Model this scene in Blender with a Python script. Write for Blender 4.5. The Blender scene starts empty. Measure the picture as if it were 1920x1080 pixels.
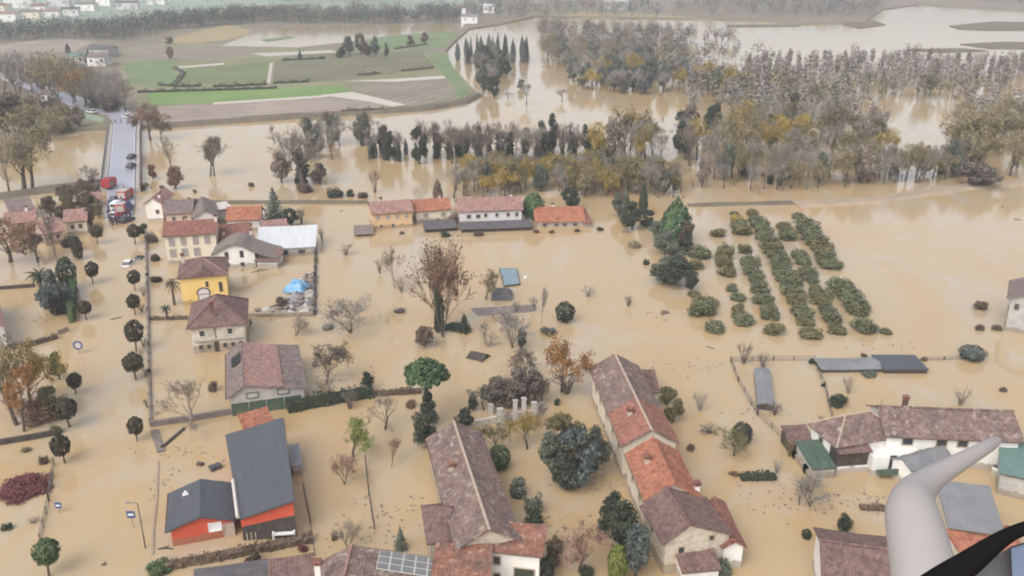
import bpy, math, random
import numpy as np
from mathutils import Vector, Matrix

S = bpy.context.scene
COL = S.collection
PI = math.pi

# ------------------------------------------------------------ camera, sky, sun, exposure
CAM_H = 65.0
PITCH = math.radians(21.0)
FPX = 1660.0
cd = bpy.data.cameras.new("camera")
cam = bpy.data.objects.new("camera", cd)
COL.objects.link(cam)
cam.location = (0, 0, CAM_H)
cam.rotation_euler = (PI / 2 - PITCH, 0, 0)
cd.sensor_width = 36.0
cd.lens = FPX / 1920.0 * 36.0
cd.clip_start = 0.2
cd.clip_end = 30000
S.camera = cam

SUN_EL, SUN_AZ = math.radians(48), math.radians(215)   # azimuth of the light, clockwise from +Y
w = bpy.data.worlds.new("World")
S.world = w
w.use_nodes = True
nt = w.node_tree
bg = nt.nodes["Background"]
sky = nt.nodes.new("ShaderNodeTexSky")
sky.sky_type = 'NISHITA'
sky.sun_disc = False
sky.sun_elevation = SUN_EL
sky.sun_rotation = SUN_AZ
sky.air_density = 1.0
sky.dust_density = 4.0
hs = nt.nodes.new("ShaderNodeHueSaturation")
hs.inputs["Saturation"].default_value = 0.38
nt.links.new(sky.outputs[0], hs.inputs["Color"])
nt.links.new(hs.outputs[0], bg.inputs["Color"])
bg.inputs["Strength"].default_value = 0.15

sd = bpy.data.lights.new("sun", 'SUN')
sd.energy = 0.55
sd.angle = math.radians(70)
sd.color = (1.0, 0.96, 0.9)
so = bpy.data.objects.new("sun", sd)
COL.objects.link(so)
dvec = Vector((math.sin(SUN_AZ) * math.cos(SUN_EL), math.cos(SUN_AZ) * math.cos(SUN_EL), math.sin(SUN_EL)))
so.rotation_euler = dvec.to_track_quat('Z', 'Y').to_euler()

S.view_settings.view_transform = 'Standard'
S.view_settings.look = 'None'
S.view_settings.exposure = 0.71
S.view_settings.gamma = 1.0
S.cycles.filter_width = 2.0
S.cycles.max_bounces = 6
S.cycles.volume_bounces = 1
S.cycles.transparent_max_bounces = 8

# ------------------------------------------------------------ measuring: photo pixel -> point of the place
CP, SP = math.cos(PITCH), math.sin(PITCH)


def ray(px, py):
    u = (px - 960.0) / FPX
    v = (py - 540.0) / FPX
    return Vector((u, CP - v * SP, -SP - v * CP))


def G(px, py, z=0.0):
    d = ray(px, py)
    t = (z - CAM_H) / d.z
    return Vector((d.x * t, d.y * t, z))


def P(px, py, depth):
    d = ray(px, py)
    return Vector((0, 0, CAM_H)) + d * depth


def mpp(px, py, z=0.0):
    """metres per photo pixel at the ground point under this pixel"""
    return (z - CAM_H) / ray(px, py).z / FPX


def HH(px, pyb, pyt, z0=0.0):
    """height of something standing at pixel row pyb whose top is at row pyt"""
    g = G(px, pyb, z0)
    d = ray(px, pyt)
    return CAM_H + d.z / d.y * g.y - z0


# ------------------------------------------------------------ object helpers
def tag(o, label=None, cat=None, group=None, kind=None):
    if label:
        o["label"] = label
    if cat:
        o["category"] = cat
    if group:
        o["group"] = group
    if kind:
        o["kind"] = kind
    return o


def empty(name, loc, rz=0.0):
    o = bpy.data.objects.new(name, None)
    o.empty_display_size = 0.3
    COL.objects.link(o)
    o.location = loc
    o.rotation_euler = (0, 0, rz)
    return o


class MB:
    def __init__(self):
        self.v, self.f, self.m = [], [], []

    def face(self, pts, mi=0):
        n = len(self.v)
        self.v.extend([tuple(p) for p in pts])
        self.f.append(tuple(range(n, n + len(pts))))
        self.m.append(mi)

    def box(self, c, s, rz=0.0, mi=0, taper=1.0):
        cx, cy, cz = c
        hx, hy, hz = s[0] / 2, s[1] / 2, s[2] / 2
        cs, sn = math.cos(rz), math.sin(rz)
        n = len(self.v)
        for k, (sx, sy, sz) in enumerate([(-1, -1, -1), (1, -1, -1), (1, 1, -1), (-1, 1, -1),
                                          (-1, -1, 1), (1, -1, 1), (1, 1, 1), (-1, 1, 1)]):
            t = taper if sz > 0 else 1.0
            x, y = sx * hx * t, sy * hy * t
            self.v.append((cx + x * cs - y * sn, cy + x * sn + y * cs, cz + sz * hz))
        for q in [(0, 3, 2, 1), (4, 5, 6, 7), (0, 1, 5, 4), (1, 2, 6, 5), (2, 3, 7, 6), (3, 0, 4, 7)]:
            self.f.append(tuple(n + i for i in q))
            self.m.append(mi)
        return self

    def prism(self, poly, z0, z1, mi=0):
        """poly: list of (x,y) counter-clockwise or not; closed solid"""
        n = len(self.v)
        k = len(poly)
        for p in poly:
            self.v.append((p[0], p[1], z0))
        for p in poly:
            self.v.append((p[0], p[1], z1))
        self.f.append(tuple(n + i for i in reversed(range(k))))
        self.f.append(tuple(n + k + i for i in range(k)))
        self.m += [mi, mi]
        for i in range(k):
            j = (i + 1) % k
            self.f.append((n + i, n + j, n + k + j, n + k + i))
            self.m.append(mi)
        return self

    def tube(self, pts, rad, n=6, mi=0, cap=True):
        pts = [Vector(p) for p in pts]
        if not isinstance(rad, (list, tuple)):
            rad = [rad] * len(pts)
        base = len(self.v)
        ref = Vector((0.13, 0.27, 0.95))
        for i, p in enumerate(pts):
            a = pts[max(i - 1, 0)]
            b = pts[min(i + 1, len(pts) - 1)]
            t = (b - a).normalized()
            x = t.cross(ref)
            if x.length < 1e-3:
                x = t.cross(Vector((1, 0, 0)))
            x.normalize()
            y = t.cross(x)
            for k in range(n):
                an = 2 * PI * k / n
                q = p + (x * math.cos(an) + y * math.sin(an)) * rad[i]
                self.v.append(tuple(q))
        for i in range(len(pts) - 1):
            for k in range(n):
                k2 = (k + 1) % n
                self.f.append((base + i * n + k, base + i * n + k2, base + (i + 1) * n + k2, base + (i + 1) * n + k))
                self.m.append(mi)
        if cap:
            self.f.append(tuple(base + k for k in reversed(range(n))))
            self.f.append(tuple(base + (len(pts) - 1) * n + k for k in range(n)))
            self.m += [mi, mi]
        return self

    def add(self, other, mi=0):
        n = len(self.v)
        self.v += other.v
        self.f += [tuple(n + i for i in f) for f in other.f]
        self.m += [mi] * len(other.f)

    def mesh(self, name, mats, smooth=False):
        me = bpy.data.meshes.new(name)
        me.from_pydata(self.v, [], self.f)
        if not isinstance(mats, (list, tuple)):
            mats = [mats]
        for m in mats:
            me.materials.append(m)
        if len(mats) > 1:
            me.polygons.foreach_set("material_index", self.m)
        if smooth:
            me.polygons.foreach_set("use_smooth", [True] * len(me.polygons))
        me.update()
        return me

    def build(self, name, mats, parent=None, smooth=False, loc=None, rz=0.0):
        o = bpy.data.objects.new(name, self.mesh(name, mats, smooth))
        COL.objects.link(o)
        if parent is not None:
            o.parent = parent
        if loc is not None:
            o.location = loc
            o.rotation_euler = (0, 0, rz)
        return o


# ------------------------------------------------------------ materials
MATS = {}


def mat(name, c1, c2=None, rough=0.75, scale=1.0, detail=4.0, bump=0.0, bscale=None, spec=0.3, stretch=None, rnd=0.0, metal=0.0,
        contrast=(0.35, 0.65), coord="Object", third=None):
    m = bpy.data.materials.new(name)
    m.use_nodes = True
    t = m.node_tree
    b = t.nodes["Principled BSDF"]
    b.inputs["Roughness"].default_value = rough
    b.inputs["Specular IOR Level"].default_value = spec
    b.inputs["Metallic"].default_value = metal
    if c2 is None:
        c2 = tuple(x * 0.8 for x in c1)
    tc = t.nodes.new("ShaderNodeTexCoord")
    mp = t.nodes.new("ShaderNodeMapping")
    if stretch:
        mp.inputs["Scale"].default_value = stretch
    t.links.new(tc.outputs[coord], mp.inputs["Vector"])
    nz = t.nodes.new("ShaderNodeTexNoise")
    nz.inputs["Scale"].default_value = scale
    nz.inputs["Detail"].default_value = detail
    nz.inputs["Roughness"].default_value = 0.6
    t.links.new(mp.outputs[0], nz.inputs["Vector"])
    cr = t.nodes.new("ShaderNodeValToRGB")
    cr.color_ramp.elements[0].position = contrast[0]
    cr.color_ramp.elements[1].position = contrast[1]
    cr.color_ramp.elements[0].color = (*c1, 1)
    cr.color_ramp.elements[1].color = (*c2, 1)
    if third:
        e = cr.color_ramp.elements.new((contrast[0] + contrast[1]) / 2)
        e.color = (*third, 1)
    t.links.new(nz.outputs["Fac"], cr.inputs["Fac"])
    out = cr.outputs["Color"]
    if rnd > 0:
        oi = t.nodes.new("ShaderNodeObjectInfo")
        mr = t.nodes.new("ShaderNodeMapRange")
        mr.inputs["To Min"].default_value = 1 - rnd
        mr.inputs["To Max"].default_value = 1 + rnd
        t.links.new(oi.outputs["Random"], mr.inputs["Value"])
        h = t.nodes.new("ShaderNodeHueSaturation")
        t.links.new(mr.outputs[0], h.inputs["Value"])
        t.links.new(out, h.inputs["Color"])
        out = h.outputs["Color"]
    t.links.new(out, b.inputs["Base Color"])
    if bump > 0:
        bp = t.nodes.new("ShaderNodeBump")
        bp.inputs["Strength"].default_value = bump
        bp.inputs["Distance"].default_value = 0.1
        n2 = t.nodes.new("ShaderNodeTexNoise")
        n2.inputs["Scale"].default_value = bscale or scale * 4
        n2.inputs["Detail"].default_value = 3
        t.links.new(tc.outputs["Object"], n2.inputs["Vector"])
        t.links.new(n2.outputs["Fac"], bp.inputs["Height"])
        t.links.new(bp.outputs[0], b.inputs["Normal"])
    MATS[name] = m
    return m


def tide_shade(m, h=0.75, col=(0.20, 0.145, 0.085)):
    """mud stain left on a wall by the flood: a ragged line above the water, its dark colour doubling as painted contact shade"""
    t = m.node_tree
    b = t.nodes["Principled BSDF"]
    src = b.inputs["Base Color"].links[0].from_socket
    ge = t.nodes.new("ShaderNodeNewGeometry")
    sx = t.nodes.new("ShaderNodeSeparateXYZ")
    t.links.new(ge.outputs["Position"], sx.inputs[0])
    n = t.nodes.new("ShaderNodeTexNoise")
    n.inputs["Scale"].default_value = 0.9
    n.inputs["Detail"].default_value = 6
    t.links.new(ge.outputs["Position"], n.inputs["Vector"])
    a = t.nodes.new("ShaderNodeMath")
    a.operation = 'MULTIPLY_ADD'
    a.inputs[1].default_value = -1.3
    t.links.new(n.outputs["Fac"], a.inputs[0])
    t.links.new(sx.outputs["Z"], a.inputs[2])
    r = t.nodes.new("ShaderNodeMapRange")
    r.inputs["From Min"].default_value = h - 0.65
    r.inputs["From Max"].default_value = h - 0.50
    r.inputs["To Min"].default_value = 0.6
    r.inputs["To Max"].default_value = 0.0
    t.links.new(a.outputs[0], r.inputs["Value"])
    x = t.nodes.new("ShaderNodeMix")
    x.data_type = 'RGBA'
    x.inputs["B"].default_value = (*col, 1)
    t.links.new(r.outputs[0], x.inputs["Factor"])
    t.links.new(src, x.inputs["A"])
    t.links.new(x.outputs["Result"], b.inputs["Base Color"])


def roofmat(name, c1, c2, c3, lichen=(0.30, 0.27, 0.22), lich=0.60, rows=True):
    """tiled roof: weathered colour patches, pale lichen flecks, rows of tiles running down the slope"""
    m = bpy.data.materials.new(name)
    m.use_nodes = True
    t = m.node_tree
    b = t.nodes["Principled BSDF"]
    b.inputs["Roughness"].default_value = 0.85
    b.inputs["Specular IOR Level"].default_value = 0.2
    tc = t.nodes.new("ShaderNodeTexCoord")
    oi = t.nodes.new("ShaderNodeObjectInfo")
    va = t.nodes.new("ShaderNodeVectorMath")
    va.operation = 'ADD'
    t.links.new(tc.outputs["Object"], va.inputs[0])
    t.links.new(oi.outputs["Location"], va.inputs[1])
    n1 = t.nodes.new("ShaderNodeTexNoise")
    n1.inputs["Scale"].default_value = 0.35
    n1.inputs["Detail"].default_value = 5
    n1.inputs["Roughness"].default_value = 0.65
    t.links.new(va.outputs[0], n1.inputs["Vector"])
    cr = t.nodes.new("ShaderNodeValToRGB")
    el = cr.color_ramp.elements
    el[0].position, el[0].color = 0.32, (*c1, 1)
    el[1].position, el[1].color = 0.68, (*c3, 1)
    e = el.new(0.5)
    e.color = (*c2, 1)
    t.links.new(n1.outputs["Fac"], cr.inputs["Fac"])
    # single tiles
    vo = t.nodes.new("ShaderNodeTexVoronoi")
    vo.inputs["Scale"].default_value = 2.6
    t.links.new(va.outputs[0], vo.inputs["Vector"])
    sp = t.nodes.new("ShaderNodeSeparateColor")
    t.links.new(vo.outputs["Color"], sp.inputs[0])
    mr = t.nodes.new("ShaderNodeMapRange")
    mr.inputs["To Min"].default_value = 0.72
    mr.inputs["To Max"].default_value = 1.25
    t.links.new(sp.outputs[0], mr.inputs["Value"])
    hv = t.nodes.new("ShaderNodeHueSaturation")
    t.links.new(mr.outputs[0], hv.inputs["Value"])
    t.links.new(cr.outputs[0], hv.inputs["Color"])
    # lichen flecks
    n2 = t.nodes.new("ShaderNodeTexNoise")
    n2.inputs["Scale"].default_value = 1.1
    n2.inputs["Detail"].default_value = 6
    n2.inputs["Roughness"].default_value = 0.75
    t.links.new(va.outputs[0], n2.inputs["Vector"])
    r2 = t.nodes.new("ShaderNodeMapRange")
    r2.inputs["From Min"].default_value = lich
    r2.inputs["From Max"].default_value = lich + 0.07
    t.links.new(n2.outputs["Fac"], r2.inputs["Value"])
    mx = t.nodes.new("ShaderNodeMix")
    mx.data_type = 'RGBA'
    mx.inputs["B"].default_value = (*lichen, 1)
    t.links.new(r2.outputs[0], mx.inputs["Factor"])
    t.links.new(hv.outputs[0], mx.inputs["A"])
    t.links.new(mx.outputs["Result"], b.inputs["Base Color"])
    if rows:
        wv = t.nodes.new("ShaderNodeTexWave")
        wv.inputs["Scale"].default_value = 0.95
        wv.inputs["Distortion"].default_value = 0.6
        wv.inputs["Detail"].default_value = 1
        t.links.new(tc.outputs["Object"], wv.inputs["Vector"])
        bp = t.nodes.new("ShaderNodeBump")
        bp.inputs["Strength"].default_value = 0.32
        bp.inputs["Distance"].default_value = 0.12
        t.links.new(wv.outputs["Fac"], bp.inputs["Height"])
        t.links.new(bp.outputs[0], b.inputs["Normal"])
    MATS[name] = m
    return m


def leafmat(name, c, var=0.45, rnd=0.12):
    c1 = tuple(x * (1 - var) for x in c)
    c2 = tuple(x * (1 + var) for x in c)
    m = mat(name, c1, c2, rough=0.7, scale=5.0, detail=3, spec=0.15, rnd=rnd, contrast=(0.3, 0.7))
    return m


M = MATS
leafmat("leaf_dark", (0.05, 0.06, 0.04))
leafmat("leaf_green", (0.075, 0.105, 0.05))
leafmat("leaf_pine", (0.075, 0.125, 0.06))
leafmat("leaf_greygreen", (0.118, 0.132, 0.098))
leafmat("leaf_blue", (0.095, 0.113, 0.102))
leafmat("leaf_olive", (0.155, 0.138, 0.07))
leafmat("leaf_khaki", (0.23, 0.19, 0.11))
leafmat("leaf_yellow", (0.33, 0.24, 0.07))
leafmat("leaf_bright", (0.16, 0.19, 0.05))
leafmat("leaf_orange", (0.30, 0.155, 0.06))
leafmat("leaf_rust", (0.2, 0.12, 0.08))
leafmat("leaf_brown", (0.13, 0.095, 0.068))
leafmat("leaf_wine", (0.15, 0.055, 0.055))
leafmat("leaf_orchard", (0.135, 0.14, 0.08))
leafmat("ball_brown", (0.062, 0.054, 0.036))
leafmat("twig", (0.225, 0.18, 0.145))
leafmat("twig_dark", (0.145, 0.118, 0.1))
leafmat("twig_pale", (0.3, 0.25, 0.195))
leafmat("twig_grey", (0.26, 0.235, 0.21))
leafmat("twig_rust", (0.26, 0.165, 0.125))
mat("bark", (0.075, 0.058, 0.045), (0.12, 0.095, 0.075), scale=3)
mat("bark_pale", (0.22, 0.19, 0.15), (0.30, 0.26, 0.21), scale=3)

roofmat("roof_red", (0.20, 0.085, 0.065), (0.235, 0.11, 0.085), (0.16, 0.085, 0.07), lich=0.68)
roofmat("roof_terra", (0.25, 0.115, 0.085), (0.28, 0.13, 0.095), (0.20, 0.105, 0.085), lich=0.64)
roofmat("roof_orange", (0.31, 0.115, 0.07), (0.345, 0.145, 0.09), (0.26, 0.115, 0.08), lich=0.72)
roofmat("roof_pink", (0.27, 0.15, 0.13), (0.30, 0.18, 0.155), (0.24, 0.14, 0.12), lich=0.66)
roofmat("roof_old", (0.15, 0.10, 0.09), (0.195, 0.132, 0.112), (0.13, 0.098, 0.09), lich=0.55, lichen=(0.33, 0.27, 0.235))
roofmat("roof_brown", (0.155, 0.095, 0.082), (0.175, 0.112, 0.098), (0.14, 0.09, 0.08), lich=0.70)
roofmat("roof_mixed", (0.20, 0.10, 0.075), (0.245, 0.115, 0.08), (0.15, 0.095, 0.08), lich=0.57, lichen=(0.38, 0.28, 0.22))
roofmat("roof_greybrown", (0.17, 0.13, 0.12), (0.20, 0.155, 0.14), (0.15, 0.12, 0.115), lich=0.70)
mat("roof_slate", (0.070, 0.073, 0.085), (0.085, 0.088, 0.10), rough=0.55, scale=0.5, stretch=(8, 0.3, 1), bump=0.05)
mat("roof_dark", (0.085, 0.08, 0.085), (0.12, 0.11, 0.115), rough=0.7, scale=0.6)
mat("roof_teal", (0.11, 0.19, 0.17), (0.14, 0.21, 0.19), rough=0.6, scale=0.6)
mat("roof_white", (0.50, 0.51, 0.52), (0.56, 0.57, 0.58), rough=0.5, scale=0.4, stretch=(6, 0.4, 1))
mat("roof_steel", (0.17, 0.17, 0.18), (0.22, 0.215, 0.22), rough=0.55, scale=0.4)
mat("sheet_grey", (0.22, 0.23, 0.24), (0.28, 0.29, 0.30), rough=0.6, scale=0.8)
mat("sheet_green", (0.06, 0.095, 0.07), (0.09, 0.125, 0.095), rough=0.4, scale=0.7)
mat("ridge_pale", (0.36, 0.28, 0.22), (0.44, 0.36, 0.28), scale=2)
mat("wall_cream", (0.62, 0.55, 0.44), (0.70, 0.63, 0.52), scale=0.5, stretch=(1, 1, 0.4))
mat("wall_white", (0.68, 0.66, 0.62), (0.76, 0.74, 0.70), scale=0.5, stretch=(1, 1, 0.4))
mat("wall_lilac", (0.58, 0.54, 0.54), (0.66, 0.62, 0.61), scale=0.5)
mat("wall_pink", (0.56, 0.42, 0.34), (0.62, 0.48, 0.40), scale=0.5)
mat("wall_ochre", (0.58, 0.39, 0.22), (0.62, 0.44, 0.27), scale=0.5)
mat("wall_yellow", (0.72, 0.50, 0.17), (0.76, 0.55, 0.22), scale=0.4)
mat("wall_stone", (0.42, 0.36, 0.29), (0.60, 0.53, 0.44), scale=1.6, detail=6, third=(0.52, 0.46, 0.37), bump=0.3, bscale=5)
mat("wall_grey", (0.34, 0.33, 0.31), (0.46, 0.44, 0.41), scale=0.8)
mat("wall_dirty", (0.40, 0.35, 0.29), (0.66, 0.60, 0.51), scale=0.7, detail=6)
mat("wall_orange", (0.52, 0.085, 0.045), (0.56, 0.105, 0.055), scale=0.4)
mat("wood_dark", (0.05, 0.042, 0.036), (0.085, 0.07, 0.06), scale=1.5)
mat("wood_grey", (0.16, 0.13, 0.115), (0.22, 0.185, 0.165), scale=1.5)
mat("wood_pale", (0.38, 0.31, 0.24), (0.45, 0.38, 0.30), scale=1.5)
mat("concrete", (0.33, 0.30, 0.27), (0.42, 0.39, 0.35), scale=0.7)
mat("concrete_pale", (0.46, 0.43, 0.39), (0.52, 0.49, 0.45), scale=0.7)
mat("asphalt", (0.32, 0.32, 0.37), (0.37, 0.37, 0.42), rough=0.35, scale=0.08, spec=0.5)
mat("paint_white", (0.70, 0.70, 0.70), (0.78, 0.78, 0.78), rough=0.4, scale=1)
mat("paint_red", (0.42, 0.03, 0.035), (0.46, 0.04, 0.045), rough=0.35, scale=1)
mat("paint_dark", (0.03, 0.033, 0.04), (0.045, 0.048, 0.055), rough=0.3, scale=1)
mat("paint_blue", (0.06, 0.09, 0.20), (0.08, 0.11, 0.24), rough=0.35, scale=1)
mat("rubber", (0.02, 0.02, 0.02), (0.03, 0.03, 0.03), rough=0.8)
mat("window_dark", (0.035, 0.038, 0.045), (0.06, 0.062, 0.07), rough=0.15, spec=0.5, scale=0.7)
mat("shutter_grey", (0.27, 0.25, 0.25), (0.33, 0.30, 0.30), scale=1)
mat("shutter_brown", (0.10, 0.065, 0.045), (0.14, 0.09, 0.065), scale=1)
mat("metal_grey", (0.20, 0.20, 0.20), (0.26, 0.26, 0.26), rough=0.45, metal=0.3)
mat("metal_dark", (0.06, 0.06, 0.065), (0.09, 0.09, 0.095), rough=0.5)
mat("tarp_blue", (0.11, 0.29, 0.48), (0.24, 0.44, 0.62), rough=0.4, scale=0.7)
mat("tarp_greyblue", (0.17, 0.24, 0.27), (0.20, 0.27, 0.30), rough=0.5, scale=0.4)
mat("solar", (0.15, 0.15, 0.155), (0.19, 0.19, 0.19), rough=0.35, spec=0.5, scale=1)
mat("skin", (0.45, 0.28, 0.2), (0.5, 0.32, 0.24))
mat("cloth_navy", (0.03, 0.035, 0.07), (0.05, 0.055, 0.1), scale=3)
mat("cloth_red", (0.33, 0.04, 0.05), (0.40, 0.06, 0.07), scale=3)
mat("cloth_dark", (0.04, 0.035, 0.04), (0.07, 0.06, 0.065), scale=3)
mat("heli_white", (0.315, 0.295, 0.285), (0.345, 0.32, 0.31), rough=0.9, spec=0.1, scale=0.8)
mat("heli_black", (0.008, 0.007, 0.007), (0.011, 0.010, 0.010), rough=0.95, spec=0.05)
mat("heli_grey", (0.10, 0.10, 0.105), (0.14, 0.14, 0.145), rough=0.5, scale=2)
mat("heli_blue", (0.13, 0.17, 0.25), (0.15, 0.19, 0.27), rough=0.5, scale=2)
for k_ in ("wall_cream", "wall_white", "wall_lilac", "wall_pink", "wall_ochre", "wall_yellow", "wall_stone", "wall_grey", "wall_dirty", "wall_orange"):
    tide_shade(MATS[k_], 1.25 if k_ in ("wall_dirty", "wall_stone") else .8)  # mud line on the walls, with contact shade at the waterline painted in
# ground colours
mat("field_green", (0.13, 0.185, 0.075), (0.165, 0.205, 0.10), scale=0.03, detail=9, contrast=(0.42, 0.58), coord="Object")
mat("field_bright", (0.14, 0.225, 0.065), (0.175, 0.25, 0.08), scale=0.03, detail=9, contrast=(0.42, 0.58))
mat("field_dull", (0.185, 0.185, 0.095), (0.23, 0.215, 0.13), scale=0.03, detail=9, contrast=(0.42, 0.58))
mat("field_yellow", (0.33, 0.25, 0.12), (0.30, 0.24, 0.14), scale=0.03, detail=6)
mat("field_pale", (0.45, 0.41, 0.35), (0.52, 0.47, 0.40), scale=0.03, detail=6)
mat("field_mint", (0.22, 0.28, 0.20), (0.26, 0.31, 0.23), scale=0.02, detail=9, contrast=(0.42, 0.58))
mat("earth", (0.175, 0.145, 0.10), (0.215, 0.18, 0.13), scale=0.05, detail=9, contrast=(0.42, 0.58))
mat("bank", (0.115, 0.095, 0.065), (0.16, 0.13, 0.09), scale=0.3, detail=5)
mat("mud_grey", (0.12, 0.105, 0.09), (0.22, 0.195, 0.17), scale=0.6, detail=6)
mat("mud", (0.30, 0.235, 0.17), (0.36, 0.28, 0.20), scale=0.3, detail=5)


def vineyard_mat(name, c1, c2, per, ang):
    m = bpy.data.materials.new(name)
    m.use_nodes = True
    t = m.node_tree
    b = t.nodes["Principled BSDF"]
    b.inputs["Roughness"].default_value = 0.9
    tc = t.nodes.new("ShaderNodeTexCoord")
    mp = t.nodes.new("ShaderNodeMapping")
    mp.inputs["Rotation"].default_value = (0, 0, ang)
    t.links.new(tc.outputs["Object"], mp.inputs["Vector"])
    wv = t.nodes.new("ShaderNodeTexWave")
    wv.inputs["Scale"].default_value = 1.0 / per / 3.18
    wv.inputs["Distortion"].default_value = 1.0
    wv.inputs["Detail"].default_value = 2
    t.links.new(mp.outputs[0], wv.inputs["Vector"])
    cr = t.nodes.new("ShaderNodeValToRGB")
    cr.color_ramp.elements[0].color = (*c1, 1)
    cr.color_ramp.elements[1].color = (*c2, 1)
    t.links.new(wv.outputs["Fac"], cr.inputs["Fac"])
    nz = t.nodes.new("ShaderNodeTexNoise")
    nz.inputs["Scale"].default_value = 0.035
    nz.inputs["Detail"].default_value = 7
    nz.inputs["Roughness"].default_value = 0.65
    t.links.new(tc.outputs["Object"], nz.inputs["Vector"])
    vr = t.nodes.new("ShaderNodeMapRange")
    vr.inputs["From Min"].default_value = 0.3
    vr.inputs["From Max"].default_value = 0.7
    vr.inputs["To Min"].default_value = 0.78
    vr.inputs["To Max"].default_value = 1.22
    t.links.new(nz.outputs["Fac"], vr.inputs["Value"])
    hv = t.nodes.new("ShaderNodeHueSaturation")
    t.links.new(vr.outputs[0], hv.inputs["Value"])
    t.links.new(cr.outputs[0], hv.inputs["Color"])
    t.links.new(hv.outputs[0], b.inputs["Base Color"])
    MATS[name] = m


vineyard_mat("vine_green", (0.105, 0.15, 0.055), (0.18, 0.185, 0.09), 5.0, 0.15)
vineyard_mat("vine_brown", (0.105, 0.11, 0.055), (0.18, 0.165, 0.10), 6.0, 0.3)


def water_mat():
    m = bpy.data.materials.new("muddy_water")
    m.use_nodes = True
    t = m.node_tree
    b = t.nodes["Principled BSDF"]
    b.inputs["IOR"].default_value = 1.42
    b.inputs["Roughness"].default_value = 0.09
    b.inputs["Specular IOR Level"].default_value = 0.5
    tc = t.nodes.new("ShaderNodeTexCoord")
    mp = t.nodes.new("ShaderNodeMapping")
    mp.inputs["Scale"].default_value = (1.0, 0.55, 1.0)
    t.links.new(tc.outputs["Object"], mp.inputs["Vector"])
    n1 = t.nodes.new("ShaderNodeTexNoise")
    n1.inputs["Scale"].default_value = 0.030
    n1.inputs["Detail"].default_value = 7
    n1.inputs["Roughness"].default_value = 0.62
    n1.inputs["Distortion"].default_value = 1.2
    t.links.new(mp.outputs[0], n1.inputs["Vector"])
    cr = t.nodes.new("ShaderNodeValToRGB")
    e = cr.color_ramp.elements
    e[0].position, e[0].color = 0.28, (0.43, 0.285, 0.145, 1)
    e[1].position, e[1].color = 0.74, (0.42, 0.335, 0.235, 1)
    k = e.new(0.5)
    k.color = (0.43, 0.315, 0.175, 1)
    t.links.new(n1.outputs["Fac"], cr.inputs["Fac"])
    # drifting greyish silt and foam streaks
    n3 = t.nodes.new("ShaderNodeTexNoise")
    n3.inputs["Scale"].default_value = 0.045
    n3.inputs["Detail"].default_value = 9
    n3.inputs["Roughness"].default_value = 0.68
    n3.inputs["Distortion"].default_value = 2.2
    mp3 = t.nodes.new("ShaderNodeMapping")
    mp3.inputs["Location"].default_value = (31, 7, 0)
    mp3.inputs["Scale"].default_value = (0.8, 0.45, 1.0)
    t.links.new(tc.outputs["Object"], mp3.inputs["Vector"])
    t.links.new(mp3.outputs[0], n3.inputs["Vector"])
    mr = t.nodes.new("ShaderNodeMapRange")
    mr.inputs["From Min"].default_value = 0.50
    mr.inputs["From Max"].default_value = 0.66
    mr.inputs["To Max"].default_value = 0.6
    t.links.new(n3.outputs["Fac"], mr.inputs["Value"])
    mx = t.nodes.new("ShaderNodeMix")
    mx.data_type = 'RGBA'
    mx.inputs["B"].default_value = (0.41, 0.365, 0.31, 1)
    t.links.new(mr.outputs[0], mx.inputs["Factor"])
    t.links.new(cr.outputs[0], mx.inputs["A"])
    t.links.new(mx.outputs["Result"], b.inputs["Base Color"])
    n2 = t.nodes.new("ShaderNodeTexNoise")
    n2.inputs["Scale"].default_value = 0.55
    n2.inputs["Detail"].default_value = 3
    t.links.new(tc.outputs["Object"], n2.inputs["Vector"])
    bp = t.nodes.new("ShaderNodeBump")
    bp.inputs["Strength"].default_value = 0.06
    bp.inputs["Distance"].default_value = 0.10
    t.links.new(n2.outputs["Fac"], bp.inputs["Height"])
    t.links.new(bp.outputs[0], b.inputs["Normal"])
    MATS["water"] = m


vineyard_mat("field_brown", (0.25, 0.20, 0.16), (0.30, 0.24, 0.195), 7.0, 1.5)
vineyard_mat("field_taupe", (0.185, 0.155, 0.115), (0.235, 0.20, 0.15), 6.0, 0.4)
water_mat()
# ------------------------------------------------------------ foliage prototypes (unit height, unit crown width)
def leaf_arrays(cent, nrm, size, rs):
    """one small folded leaf spray (quad) per centre"""
    n = len(cent)
    nrm = nrm / (np.linalg.norm(nrm, axis=1, keepdims=True) + 1e-9)
    a = rs.normal(size=(n, 3))
    x = np.cross(nrm, a)
    x /= (np.linalg.norm(x, axis=1, keepdims=True) + 1e-9)
    y = np.cross(nrm, x)
    s = size[:, None] * 0.5
    asp = rs.uniform(0.55, 1.0, (n, 1))
    v = np.stack([cent - x * s - y * s * asp, cent + x * s - y * s * asp * 0.5, cent + x * s * 0.8 + y * s * asp, cent - x * s * 0.7 + y * s * asp * 0.8], axis=1)
    return v.reshape(-1, 3)


def cloud_mesh(name, verts, mats, extra=None):
    """mesh of quads from a (4n,3) array, plus optional MB"""
    me = bpy.data.meshes.new(name)
    n = len(verts) // 4
    vs = [tuple(p) for p in verts.tolist()]
    fs = [(4 * i, 4 * i + 1, 4 * i + 2, 4 * i + 3) for i in range(n)]
    if extra is not None:
        k = len(vs)
        vs += extra.v
        fs += [tuple(k + i for i in f) for f in extra.f]
    me.from_pydata(vs, [], fs)
    for m in (mats if isinstance(mats, (list, tuple)) else [mats]):
        me.materials.append(m)
    me.update()
    return me


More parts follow.
